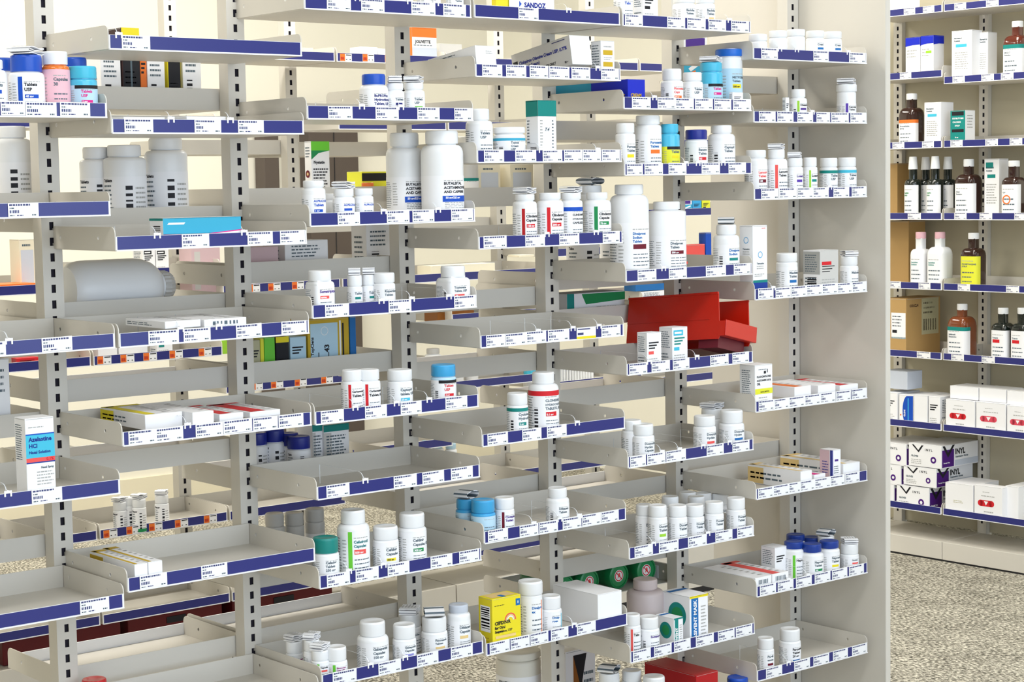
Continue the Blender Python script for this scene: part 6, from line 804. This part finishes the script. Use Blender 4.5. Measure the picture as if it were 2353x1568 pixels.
def bottle_parts(root, r, H, rc, hc, body='white', cap='white', s=None, lf=0, neck=None, sq=0):
    hb = H - hc*.92; rn = min(rc*.86, r*.95)
    sh = neck*H if neck else max(hb - (r - rn)*1.0 - .003, hb*.72)
    mb = MB(); b = min(.004, r*.15); prof = [(r - b, 0), (r - b*.3, b*.3), (r, b)]
    prof += [(r, sh)]
    ns = 5
    top = hb - .003
    for k in range(1, ns + 1):
        a = k/ns; prof.append((rn + (r - rn)*math.cos(a*PI/2)**.8 if a < 1 else rn, sh + (min(top, sh + (r - rn)*1.25 if neck else top) - sh)*math.sin(a*PI/2)))
    if neck and prof[-1][1] < top - .002: prof += [(rn, top - .001)]
    prof += [(rn*1.03, top), (rn*1.03, hb)]
    mb.lathe(prof, bodymat(body), 32, sq=sq); mb.build('bottle_body', root)
    mc = MB(); cr = rc; conic = hc > rc*1.7
    if conic: mc.lathe([(cr, 0), (cr, .002), (cr*.78, hc*.96), (cr*.72, hc)], plas(cap), 32, rib=.04)
    else:
        mc.lathe([(cr*.98, 0), (cr, hc*.06), (cr, hc*.86)], plas(cap), 60, rib=.022, sm=False)
        mc.lathe([(cr*.985, hc*.85), (cr*.97, hc*.95), (cr*.92, hc), (cr*.6, hc*1.0), (cr*.55, hc*.975)], plas(cap), 32)
    o = mc.build('cap', root); o.location.z = H - hc
    if lf: leaflet(lf, rc, root, H)
    if s is None: return
    lab = MB(); y0 = s.get('y0', .06)*H; y1 = s.get('y1', .68)*H; y1 = min(y1, sh - .001); hh = y1 - y0
    flip = s.get('fl'); off = .12 if flip else 0
    R0 = r + .00025
    def surf(u, v, L):
        a = u/r - PI/2; rr = R0 + L*.00012; c_, s_ = math.cos(a), math.sin(a)
        if sq: p = 2.0/(2 + sq*3.0); q = (abs(c_)**(2/p) + abs(s_)**(2/p)) ** (-p/2); c_ *= q; s_ *= q; rr = R0*.93 + L*.00012 + .0002
        return (rr*c_, rr*s_, y0 + v)
    w = r*math.radians(270); c = Canvas(lab, lambda u, v, L: surf(u - w*.72, v, L), w, hh, r*.16)
    # u fraction .72 faces the front; visible about .25 .. .88
    lc = s.get('lc') or (body if body in ('white',) else 'paper'); c.L = 0
    c.rect(0, 0, 1, 1, lc, m=card(lc if lc != 'white' else 'paper')); c.L = 1
    if flip:
        c.dashes(.36, .25, .5, .85, 6, 'slate'); c.bars(.62, .12, .69, .85, 'black', False, 7); c.dashes(.72, .15, .86, .8, 6, 'grey')
        if s.get('ch'): c.rect(.5, .02, .9, .16, s['ch'][0], 2)
        if s['t'][0]: c.text(s['t'][0], .36, .88, min(hh*.08, .005), 'black', .2)
        return lab.build('label', root)
    if s.get('bd'): c.rect(.5 if s['bd'] == 'black' else 0, .88, 1, 1.0, s['bd'])
    if s.get('st'): c.rect(.52, 0, .575, 1, s['st'])
    if s.get('st2'): c.rect(.80, .05, .83, .95, s['st2'])
    if not s.get('nos'):
        c.dashes(.26, .08, .42, .88, 13, 'slate', fill=.3)
        if s.get('bar'): c.bars(.43, .08, .49, .6, 'black', False)
        else: c.dashes(.435, .15, .5, .85, 9, 'grey')
    c.dashes(.595, .84, .85, .88, 1, 'grey', fill=.5)
    tcol = s.get('tc', 'slate' if not s.get('st') else 'black'); n = len(s['t']); v = .74
    size = min(hh*.095, .0046)
    for ln in s['t']:
        c.text(ln, .595, v, size, tcol, .34); v -= size/hh*1.6
    if s.get('ch'):
        cc, tx = s['ch']; c.rect(.58 if len(tx) > 8 else .6, v - (.13 if len(tx) > 8 else .06), .6 + (.32 if len(tx) > 8 else .17), v + .045, cc, 1.5)
        if tx: c.text(tx, .61, v - .04, min(hh*.06, .0035), 'paper' if cc not in ('yellow', 'buff') else 'black', .27 if len(tx) > 8 else .15, layer=3)
        v -= .12
    if s.get('ring'): c.disc(.68, .55, r*.45, 'orange', 2, ring=r*.12)
    c.dashes(.6, .05, .86, max(v, .2), 4, 'slate', fill=.25)
    lab.build('label', root)
def worldpos(d):
    if d['fr'] == 'R': return R2W(d['x'], d['y'], d['z']), RZ
    return (d['x'], d['y'], d['z']), 0
for d in BOTTLES:
    loc, rz = worldpos(d); jug = 'jug' in d['l']
    nm = 'medicine_jar' if d['k'] == 'jar' else 'medicine_tub' if d['k'] == 'tub' else 'medicine_vial' if 'vial' in d['l'] else 'medicine_jug' if jug else 'medicine_bottle'
    t = tag(empty(nm, loc, rz), d['l'], 'bottle' if d['k'] == 'bottle' else d['k'], d.get('g'))
    bottle_parts(t, d['r'], d['h'], d['rc'], d['hc'], d['b'], d['c'], d.get('s'), d.get('lf', 0), d.get('n'), d.get('q', 0))

# ---------------------------------------------------------------- cartons
def carton(d):
    loc, rz = worldpos(d); w, dp, h = d['w'], d['d'], d['h']; s = d.get('s') or {}; k = s.get('kind', '')
    mb = MB(); base = card(d['c'] if d['c'] != 'white' else 'paper')
    mb.bbox(-w/2, -dp/2, 0, w/2, dp/2, h, base, min(.0007, h*.1))
    RF = d['fr'] == 'R'
    e = .00015
    F = Canvas(mb, lambda u, v, L: (-w/2 + u, -dp/2 - e*(L + 1), v), w, h)
    if RF: Sd = Canvas(mb, lambda u, v, L: (w/2 + e*(L + 1), -dp/2 + u, v), dp, h)
    else: Sd = Canvas(mb, lambda u, v, L: (-w/2 - e*(L + 1), dp/2 - u, v), dp, h)
    Tp = Canvas(mb, lambda u, v, L: (-w/2 + u, -dp/2 + v, h + e*(L + 1)), w, dp)
    # tuck flap seam on the lid
    if h > .03: F.rect(.03, .985, .97, .99, 'grey'); Sd.rect(.03, .985, .97, .99, 'grey')
    if k == 'azel':
        F.rect(.0, .80, 1, .815, 'blue'); F.rect(0, .53, 1, .80, 'cyan', 1); F.rect(0, .48, 1, .53, 'coral'); F.rect(0, .465, 1, .48, 'blue2b')
        F.text('Azelastine', .1, .725, .0075, 'navyb', .8); F.text('HCl', .1, .65, .0058, 'navyb', .8); F.text('Nasal Solution', .1, .58, .005, 'navyb', .75, bold=True); F.text('0.1%', .7, .49, .0045, 'red', .25)
        F.text('Nasal Spray', .5, .40, .004, 'slate', .45); F.dashes(.35, .2, .95, .38, 5, 'grey'); F.dashes(.1, .03, .8, .12, 3, 'grey'); F.dashes(.1, .88, .8, .91, 1, 'grey')
        Sd.dashes(.1, .5, .7, .93, 16, 'slate'); Sd.dashes(.2, .03, .5, .12, 3, 'slate')
    elif k == 'bude':
        F.rect(0, .45, 1, 1, 'cyan2'); F.rect(0, .43, .6, .46, 'magenta'); F.poly([(.6, .46), (1, .56), (1, .52), (.6, .43)], 'magenta', 2); F.poly([(0, .3), (.6, .3), (.6, .43), (0, .43)], 'paper', 2)
        F.poly([(.6, .3), (1, .3), (1, .52), (.6, .43)], 'paper', 1.5); F.text('Budesonide', .06, .22, .0085, 'black', .5); F.rect(.57, .2, .73, .36, 'magenta', 3); F.text('1 mg', .59, .24, .006, 'paper', .13, layer=5)
        F.poly([(.05, .78), (.07, .85), (.28, .85), (.26, .78)], 'paper', 2); F.dashes(.05, .05, .5, .15, 2, 'grey'); Sd.rect(0, .92, 1, 1, 'teal'); Sd.bars(.3, .3, .8, .75, 'black', False); Tp.rect(0, 0, 1, 1, 'paper')
    elif k == 'flat':
        if s.get('bar'): F.bars(.2, .35, .8, .75, 'slate'); F.dashes(.15, .1, .8, .25, 1, 'grey')
        Sd.dashes(.05, .25, .7, .75, 2, 'slate')
        if s.get('topc'): Tp.rect(.06, .02, .55 if s['topc'] in ('orange', 'red', 'coral', 'magenta') else .3, .98, s['topc']); Tp.rect(0, .9, 1, 1, s['topc']); Sd.rect(0, .5 if s['topc'] == 'orange' else .05, .3, .9, s['topc'])
        Tp.dashes(.62, .1, .9, .9, 7, 'grey')
    elif k == 'leanw':
        Sd.dashes(.1, .55, .6, .9, 3, 'slate'); F.dashes(.5, .6, .85, .8, 2, 'grey')
    elif k == 'cic':
        Sd.rect(0, 0, 1, 1, 'greyb', 0); Sd.text('Ciclopirox Olamine Cream USP, 0.77%', .12, .56, .009, 'navyb', .82, ital=.1, layer=3); Sd.text('(Original Cream)', .12, .38, .006, 'navyb', .5); Sd.text('FOR DERMATOLOGIC USE ONLY', .14, .18, .005, 'black', .6)
        Sd.rect(.02, .6, .1, .72, 'black'); Sd.text('90 g', .88, .1, .004, 'black', .1); Sd.rect(.7, .9, .92, .93, 'ink')
    elif k == 'gold':
        F.rect(.15, .64, .85, .76, 'gold'); F.rect(.15, .34, .85, .46, 'gold'); F.dashes(.2, .5, .8, .6, 2, 'grey'); F.dashes(.2, .82, .8, .9, 1, 'grey'); F.dashes(.2, .05, .5, .25, 2, 'grey'); Sd.dashes(.1, .1, .9, .92, 12, 'slate')
    elif k == 'sandoz':
        F.text('SANDOZ', .33, .42, .0085, 'navyb', .5); F.poly([(.22, .42), (.27, .52), (.22, .62)], 'blue', 2); F.dashes(.05, .75, .8, .9, 2, 'grey'); Sd.rect(0, 0, 1, 1, 'lemon')
    elif k == 'tealtop':
        for j in range(12): F.rect(j/12, .74, (j + .75)/12, 1, 'teal', 1.5)
        F.rect(0, .74, 1, 1, 'teal', 1); Sd.rect(0, .74, 1, 1, 'teal'); Tp.rect(0, 0, 1, 1, 'teal'); F.dashes(.1, .1, .25, .7, 12, 'grey'); F.dashes(.75, .05, .85, .7, 12, 'slate'); F.text('7.4', .35, .5, .006, 'slate', .3, ital=.3); Sd.bars(.35, .08, .85, .24, 'black', False); Sd.dashes(.1, .3, .3, .7, 8, 'slate')
    elif k == 'yell':
        F.text('CEFDINIR', .08, .5, .006, 'black', .55); F.text('for Oral', .08, .42, .005, 'black', .5); F.text('Suspension, USP', .08, .35, .005, 'black', .6); F.rect(.1, .24, .8, .29, 'buff'); F.rect(.82, .8, .97, .93, 'blue2'); F.rect(.88, .84, .91, .89, 'paper', 2)
        for q, cc in enumerate(('coral', 'buff', 'paper')): F.disc(.62, .55, w*(.2 - q*.04), cc, 1.2 + q*.3, ring=w*.035, n=24)
        F.rect(.35, .3, .95, .545, 'yellow', 3); F.text('CEFDINIR', .08, .5, .006, 'black', .55, layer=4); F.text('for Oral', .08, .42, .005, 'black', .5, layer=4); F.text('Suspension, USP', .08, .35, .005, 'black', .6, layer=4); F.rect(.1, .24, .8, .28, 'buff', 4)
        F.dashes(.08, .1, .7, .2, 2, 'olive'); F.dashes(.08, .85, .5, .88, 1, 'black'); Sd.rect(.15, .36, .85, .85, 'paper'); Sd.bars(.2, .42, .8, .82, 'black', False, 11); Sd.dashes(.2, .05, .8, .28, 4, 'gold'); Tp.rect(.1, .2, .9, .9, 'buff', .5); Tp.rect(.4, .1, .55, .5, 'blue2')
    elif k == 'rx':
        ch = s.get('chip'); g = 'grey'
        if s.get('grey'): F.rect(0, 0, 1, 1, 'greyb', .3); Sd.rect(0, .45, 1, .97, 'grey', .5); Sd.bars(.25, .1, .8, .38, 'black', False)
        if s.get('head'): F.rect(.08, .8, .7, .93, ch or 'black'); F.rect(.14, .84, .6, .89, 'paper', 2)
        if ch: F.rect(.1, .44 if not s.get('grey') else .66, .62 if s.get('grey') else .45, .52 if not s.get('grey') else .74, ch, 1.5)
        for q in range(3): F.rect(.12, .72 - q*.07 if not s.get('grey') else .62 - q*.06, .8 - q*.13, .755 - q*.07 if not s.get('grey') else .64 - q*.06, 'teal' if ch == 'cyan' else 'black', 1.2)
        F.dashes(.1, .06, .85, .36, 5, g); Sd.dashes(.12, .5, .85, .92, 8, 'slate'); Sd.dashes(.12, .1, .8, .4, 4, 'slate')
    elif k == 'ease':
        big = s.get('big'); c0 = 'blue2'
        F.rect(.08, .03, .46, .95, 'teal' if not big else c0, 1)
        F.text('EASIVENT MASK' if big else 'EASIVENT', .36 if big else .4, .06, w*.26, 'paper', .86, rot=1, layer=3)
        F.dashes(.6, .1, .9, .8, 10, 'grey'); F.rect(0, .95, 1, 1, 'yellow' if big else 'teal')
        Sd.disc(.55, .58, min(dp, h)*.32, 'teal', 1, n=26); Sd.disc(.55, .58, min(dp, h)*.2, 'green2', 2, n=22); Sd.rect(.05, .1, .95, .32, 'paper', 3); Sd.dashes(.1, .12, .6, .28, 2, 'slate')
        Tp.rect(0, .7, 1, .85, c0)
    elif k == 'tall':
        F.rect(0, .22, 1, .255, 'teal'); F.rect(0, .13, 1, .22, 'blue2b'); F.rect(0, 0, 1, .12, 'paleblue'); Sd.rect(0, .17, 1, .23, 'teal'); Sd.rect(0, .02, 1, .15, 'blue2b')
        for C_, v in ((F, .6), (Sd, .8)): C_.disc(.5, v, min(C_.w, .03)*.22, 'skyblue', 2, ring=.0012, n=16); C_.text('Tetracaine', .25, v - .13, .0035, 'slate', .5); C_.dashes(.25, v - .2, .8, v - .14, 2, 'grey')
        F.dashes(.1, .3, .8, .35, 2, 'grey'); F.dashes(.6, .95, .95, .975, 1, 'coral')
    elif k == 'fluo':
        F.rect(0, .36, 1, .48, 'lemon'); F.text('0.01% (BODY)', .3, .39, .0035, 'black', .5); F.text('FLUOCINOLONE', .1, .72, .0048, 'black', .8); F.text('ACETONIDE 0.01%', .1, .64, .0045, 'black', .8); F.text('OIL', .1, .56, .0045, 'black', .3); F.rect(.5, .8, .62, .86, 'black'); F.rect(.68, .82, .72, .9, 'black'); F.dashes(.2, .06, .8, .32, 4, 'grey'); Sd.dashes(.15, .35, .75, .9, 12, 'slate'); F.dashes(.2, .88, .7, .92, 1, 'slate')
    elif k == 'navye':
        F.rect(0, 0, .1, 1, 'navyb'); Sd.rect(.85, 0, 1, 1, 'navyb'); F.rect(.3, .66, .7, .72, 'purple'); F.dashes(.2, .3, .8, .55, 4, 'slate'); F.rect(.5, .03, .8, .12, 'yellow'); Sd.rect(0, 0, .8, 1, 'rose', .4); Sd.dashes(.2, .3, .7, .7, 5, 'navyb')
    elif k in ('barc', 'cream'):
        if k == 'barc': F.bars(.2, .1, .5, .45, 'black', False, 7); F.dashes(.15, .55, .8, .9, 4, 'slate'); Sd.dashes(.2, .2, .8, .8, 6, 'slate')
        else: F.rect(.1, .15, .9, .8, 'palegrey', .5); F.rect(.15, .05, .3, .12, 'slate'); F.dashes(.2, .85, .8, .95, 1, 'slate')
    elif k == 'dark':
        F.rect(.04, .03, .96, .9 if d['c'] == 'yellow' else .84, 'black'); F.rect(0, .86, 1, 1, 'yellow', 1.2); F.dashes(.15, .1, .8, .5, 6, 'ink', fill=.25); F.rect(.45, .05, .55, .6, 'slate', 1.5) if d['c'] == 'brown' else None
    elif k == 'green':
        F.poly([(0, 1), (0, .72), (.4, .82), (1, .86), (1, 1)], 'green2'); F.rect(0, .86, 1, 1, 'green', 1.2); F.text('Nystatin', .12, .66, .005, 'black', .8); F.dashes(.1, .1, .9, .6, 11, 'black', fill=.45); Sd.dashes(.15, .75, .8, .93, 4, 'slate')
        for q in (.5, .2): Sd.disc(.45, q, .007, 'maroon', 2, n=14); Sd.disc(.45, q, .003, 'buff', 3, n=10)
    elif k == 'yb':
        F.rect(0, .72, 1, .95, 'black'); F.text('TAC 1%', .35, .3, .005, 'black', .4)
    elif k == 'bigy':
        F.rect(.06, .03, .72, .92, 'paleblue'); F.rect(.76, .03, .80, .95, 'paper'); F.rect(.83, .03, .87, .9, 'black'); F.text('TopClens', .13, .35, .006, 'black', .4, rot=1); F.text('43', .5, .4, .01, 'black', .3, rot=1); F.disc(.4, .78, .008, 'paper', 2, ring=.001)
        for q in range(5): F.rect(.12 + q*.12, .08, .14 + q*.12, .3 + .1*(q % 2), 'black', 1.5)
    elif k == 'tealb':
        F.rect(0, .86, 1, 1, 'teal'); F.dashes(.1, .08, .9, .8, 12, 'slate', fill=.45); F.rect(0, 0, .3, .84, 'greyb', .5)
    elif k == 'grn':
        F.poly([(.25, .95), (1, .95), (1, .5), (.32, .35)], 'green2'); F.rect(0, 0, .12, 1, 'teal'); F.dashes(.5, .1, .9, .25, 1, 'grey')
    elif k == 'tealo':
        F.rect(0, .3, 1, .7, 'cyan2'); F.poly([(.1, 0), (.1, .3), (.5, .38), (.5, 0)], 'orange', 2); F.rect(.1, .75, .9, .95, 'purple'); F.poly([(.2, .4), (.9, .65), (.9, .55), (.3, .35)], 'paper', 2)
    elif k == 'orang':
        F.rect(.25, .3, .55, .95, 'brown2'); F.poly([(.25, .95), (.7, .95), (.5, .6)], 'black', 2); Sd.rect(.1, .2, .4, .9, 'black'); F.bars(.6, .1, .9, .3, 'black'); F.dashes(.6, .4, .95, .8, 5, 'slate')
    elif k == 'joli':
        F.rect(0, .74, 1, 1, 'orange'); F.text('JOLIVETTE', .13, .58, .0075, 'black', .83); F.dashes(.06, .5, .9, .55, 1, 'slate'); F.rect(0, 0, 1, .45, 'palegrey', .5); Sd.rect(0, 0, 1, 1, 'orange')
    elif k == 'pink':
        F.text('0.15 mg/5', .5, .45, .006, 'black', .45); F.rect(.1, .1, .3, .9, 'greyb', .5)
    elif k == 'redl':
        F.rect(0, .72, 1, .8, 'red'); F.rect(0, .12, 1, .18, 'red')
    elif k == 'blu':
        Sd.rect(0, 0, .55, 1, 'cyan2'); Sd.text('TRIAMCINOLONE', .58, .35, .008, 'gold', .38, ital=.2, layer=3); F.text('CREAM', .15, .4, .006, 'gold', .7); Tp.rect(0, .4, 1, 1, 'cyan2')
    elif k == 'bt':
        for C_ in (F, Sd): C_.rect(0, .81, 1, 1, 'blue4'); C_.poly([(0, .81), (.5, .81), (0, .78)], 'blue4')
        Tp.rect(0, 0, 1, 1, 'blue4'); F.dashes(.1, .5, .8, .72, 3, 'grey')
        if s.get('g'): F.rect(.4, .58, .85, .64, 'lime', 1.5)
    elif k == 'rxt':
        ch = s.get('chip'); F.text('Megestrol', .12, .84, .005, 'slate', .8); F.text('Acetate', .12, .79, .005, 'slate', .7)
        if ch: F.rect(.2, .68, .75, .74, ch)
        if s.get('head'): F.rect(.1, .84, .6, .94, 'teal', 2)
        F.dashes(.15, .25, .85, .6, 8, 'grey'); Sd.dashes(.2, .05, .5, .15, 2, 'grey')
    elif k == 'tealw':
        F.rect(0, 0, 1, 1, 'teal', .5); F.rect(.1, .86, .9, .97, 'black', 1); F.rect(.1, .4, .9, .48, 'black', 1); F.text('OXYBUTYNIN', .12, .76, .005, 'paper', .76); F.text('CHLORIDE', .15, .66, .0045, 'paper', .7); F.text('SYRUP', .3, .56, .0045, 'paper', .4); F.text('16 oz', .3, .24, .004, 'paper', .4); Sd.dashes(.2, .5, .8, .9, 5, 'grey')
    elif k == 'cardl':
        F.rect(.35, .3, .98, .75, 'paper'); F.rect(.35, .3, .98, .33, 'cyan'); F.dashes(.4, .5, .85, .72, 4, 'slate'); F.rect(.4, .4, .6, .45, 'black', 2); Sd.text('OXI-CLN', .1, .85, .008, 'brown', .4); Sd.rect(.45, .35, .95, .98, 'olive', 1); Sd.bars(.5, .42, .9, .62, 'brown'); Sd.dashes(.5, .7, .85, .95, 3, 'brown')
    elif k == 'oval':
        F.poly([(.25 + .75*(0.5 + .5*math.cos(a)) if math.cos(a) < 0 else 1, .5 + .48*math.sin(a)) for a in [2*PI*j/24 for j in range(24)]], 'blue', 1); F.rect(.62, .1, .7, .9, 'skyblue', 2); F.text('GLIDE', .45, .3, .006, 'paper', .5, rot=1, layer=3); F.disc(.12, .35, .003, 'orange', 2)
    elif k == 'redlogo':
        rr_ = h*.085; F.rect(.22, .5 - .1, .62, .5 + .08, s['c'], 1); F.disc(.22, .49, h*.09, s['c'], 1, n=18); F.disc(.62, .49, h*.09, s['c'], 1, n=18)
        F.poly([(.35, .55), (.5, .55), (.42, .43)], 'paper', 3); F.dashes(.3, .8, .6, .84, 1, 'grey'); F.dashes(.25, .68, .75, .74, 1, 'grey'); F.dashes(.35, .12, .7, .3, 2, 'grey')
    elif k == 'vinyl':
        F.poly([(.1, .95), (.16, .95), (.3, .72), (.4, .95), (.46, .95), (.31, .62)], 'black', 2); F.text('I N Y L', .5, .72, .007, 'black', .45); F.text('GLOVES', .08, .42, .0055, 'slate', .3); F.disc(.76, .35, h*.15, 'vio', 2, n=18); F.disc(.76, .35, h*.07, 'paper', 3, n=12); F.dashes(.08, .1, .45, .34, 3, 'grey')
        Sd.rect(.02, .04, .34, .8, 'vio', 1); Sd.poly([(.03, .98), (.09, .98), (.18, .66), (.3, .98), (.36, .98), (.18, .45)], 'black', 2); Sd.text('INYL', .37, .55, .018, 'black', .6); Sd.text('Examination Gloves', .38, .4, .006, 'slate', .5); Sd.rect(.36, .04, 1, .3, 'palegrey', .5); Sd.text('Powder Free', .06, .2, .0045, 'paper', .25)
    elif k == 'tinyt':
        F.dashes(.3, .4, .65, .5, 2, 'olive')
    o = mb.build(d['n'] if d['k'] != 'packet' else 'packet')
    o.location = loc; o.rotation_euler.z = rz + math.radians(d.get('rz', 0)); a = d.get('rx', 0)
    if a: o.rotation_euler.x = -math.radians(a); o.location.z += dp/2*math.sin(math.radians(a))
    tag(o, d['l'], d['k'], d.get('g')); return o
for d in CARTONS: carton(d)

# ---------------------------------------------------------------- red hopper bin
t = tag(empty('storage_bin', (1.312, -.222, .938)), 'red plastic hopper bin tipped forward behind two small cartons', 'bin'); t.rotation_mode = 'ZXY'; t.rotation_euler = (-math.radians(6.5), math.radians(12), math.radians(7))
RB = mat('red2', .3, .5, coat=.3, key='bin_red'); RGB['binlip'] = (225, 60, 25)
MATS.pop('bin_red'); RGB['binred'] = (200, 30, 10); RB = mat('binred', .3, .5, coat=.2, key='bin_red')
w_, L_, h_, th = .104, .24, .095, .0022
mb = MB()
for x in (0, w_ - th):
    pr = [(0.006, 0), (L_, 0), (L_, h_), (.012, h_), (.006, .034), (0, .034), (0, .012)]
    a = [(x, y, z) for y, z in pr]; b_ = [(x + th, y, z) for y, z in pr]; n = len(pr)
    mb.poly(a + b_, [tuple(range(n))[::-1], tuple(range(n, 2*n))] + [(i, (i+1) % n, n + (i+1) % n, n + i) for i in range(n)], RB)
mb.box(th, L_ - th, 0, w_ - th, L_, h_, RB); mb.box(th, .006, .012, w_ - th, L_ - th, .0145, RB); mb.box(-.002, .012, h_ - .004, 0, L_, h_, RB); mb.box(w_, .012, h_ - .004, w_ + .002, L_, h_, RB)
mb.box(-.0014, .03, h_*.42, 0, L_, h_*.44, RB)
mb.box(0, L_, h_ - .004, w_, L_ + .002, h_, RB)
mb.build('bin_body', t)
mb = MB(); mb.bbox(-.001, -.012, .006, w_ + .001, -.0095, .038, RB); mb.box(-.001, -.0095, .006, .0015, .006, .036, RB); mb.box(w_ - .0015, -.0095, .006, w_ + .001, .006, .036, RB); mb.box(0, -.0095, .006, w_, .006, .008, RB)
mb.build('front_lip', t)
mb = MB(); mb.box(.008, .012, -.016, w_ - .008, .06, .0119, mat('maroon', .4, key='bin_foot')); mb.build('foot', t)

# ---------------------------------------------------------------- bottle lying on its side
lz = sorted(BSHELVES[0], reverse=True)[2]
t = tag(empty('medicine_bottle', (.071, .105, lz + .0515)), 'big white bottle lying on its side, ribbed clear cap to the right', 'bottle'); t.rotation_euler = (0, PI/2, 0)
mb = MB(); r = .05; mb.lathe([(r*.45, 0), (r*.78, .003), (r*.93, .012), (r*.99, .026), (r, .04), (r, .128), (r*.96, .143), (r*.85, .158), (r*.68, .169), (r*.54, .173), (r*.5, .175), (r*.5, .179)], plas('white'), 40); mb.build('bottle_body', t)
mb = MB(); mb.lathe([(r*.53, 0), (r*.53, .012), (r*.42, .022)], plas('greyb'), 44, rib=.06, sm=False); o = mb.build('cap', t); o.location.z = .178
# ---------------------------------------------------------------- green tubs lying with lids forward
z0 = min(BSHELVES[3], key=lambda q: abs(q - .395))
for (x, y, z, r, n) in TUBS:
    t = tag(empty('storage_tub', (x, y, z0 + r + .001)), 'green tub on its side with round warning sticker, %s of four' % n, 'tub', 'green tubs lying on their sides'); t.rotation_euler.x = PI/2
    mb = MB(); mb.lathe([(r*.8, -.11), (r*.9, -.1), (r*.93, 0)], plas('green2'), 32); mb.build('tub_body', t)
    mb = MB(); mb.lathe([(r, -.006), (r, .006), (r*.94, .010), (r*.8, .0115), (r*.78, .009)], plas('green2'), 40); mb.build('lid', t)
    mb = MB(); c = Canvas(mb, lambda u, v, L: (u, v, .0096 + .0002*L), 1, 1); c.disc(0, 0, r*.45, 'paper', 0); c.disc(0, 0, r*.40, 'red', 1, ring=r*.07); c.poly([(-.3*r, .26*r), (-.24*r, .3*r), (.3*r, -.26*r), (.24*r, -.3*r)], 'red', 2)
    c.poly([(-.15*r, -.2*r), (-.05*r, .1*r), (-.02*r, .22*r), (.1*r, .2*r), (.12*r, .05*r), (.17*r, -.18*r), (.03*r, -.05*r)], 'coral', 1.5); mb.build('sticker', t)
# ---------------------------------------------------------------- small white wire basket on the rear run
t = tag(empty('wire_basket', (2.12, 1.2, G2S[6][3] + .002)), 'small white slatted basket on rear shelving behind fifth bay', 'basket')
mb = MB(); m_ = plas('white')
for i in range(13): mb.box(i*.0105, 0, 0, i*.0105 + .004, .003, .055, m_)
mb.box(-.002, -.001, .052, .135, .004, .058, m_); mb.box(-.002, -.001, 0, .135, .004, .004, m_); mb.box(0, 0, 0, .003, .12, .055, m_); mb.box(.13, 0, 0, .133, .12, .055, m_); mb.box(0, .117, 0, .133, .12, .058, m_); mb.box(0, 0, 0, .133, .12, .003, m_)
mb.build('basket_frame', t)
# ---------------------------------------------------------------- background furniture
def simple(name, x0, y0, z0, x1, y1, z1, m, label, cat, extra=None):
    mb = MB(); mb.bbox(0, 0, 0, x1 - x0, y1 - y0, z1 - z0, m, .002)
    if extra: extra(mb, x1 - x0, y1 - y0, z1 - z0)
    o = mb.build(name); o.location = (x0, y0, z0); tag(o, label, cat); return o
RGB['taupe'] = (92, 82, 76); RGB['redbox'] = (96, 14, 18)
def doors(mb, w, d, h):
    mb.box(w/2 - .002, -.002, .05, w/2 + .002, 0, h - .05, mat('black', .5, key='gap')); mb.box(w/2 - .03, -.02, h*.45, w/2 - .02, -.002, h*.6, plas('grey')); mb.box(w/2 + .02, -.02, h*.45, w/2 + .03, -.002, h*.6, plas('grey'))
simple('storage_cabinet', 3.02, 3.81, 0, 3.27, RY1 - .014, 1.58, card('taupe'), 'dark taupe cabinet against the rear wall beyond the rear shelving', 'cabinet', doors)
simple('storage_cabinet', 2.80, 3.81, 0, 2.87, RY1 - .014, 1.58, card('taupe'), 'narrow dark taupe cabinet beyond the rear shelving', 'cabinet')
simple('notice_board', .85, RY1 - .02, 1.2, 1.35, RY1 - .002, 1.75, card('paper'), 'blank white board on the cream rear wall', 'board')
simple('storage_crate', .42, 1.2, .1665, .72, 1.355, .228, card('redbox'), 'dark red crate low on rear shelving, left one', 'crate', lambda mb, w, d, h: mb.box(w*.4, -.002, h*.5, w*.6, 0, h*.75, card('black')))
simple('storage_crate', .74, 1.2, .1665, 1.0, 1.355, .228, card('redbox'), 'dark red crate low on rear shelving, middle one', 'crate', lambda mb, w, d, h: mb.box(w*.4, -.002, h*.5, w*.6, 0, h*.75, card('black')))
simple('storage_crate', 1.03, 1.2, .1665, 1.33, 1.355, .228, card('redbox'), 'dark red crate low on rear shelving, right one', 'crate', lambda mb, w, d, h: mb.box(w*.4, -.002, h*.5, w*.6, 0, h*.75, card('black')))
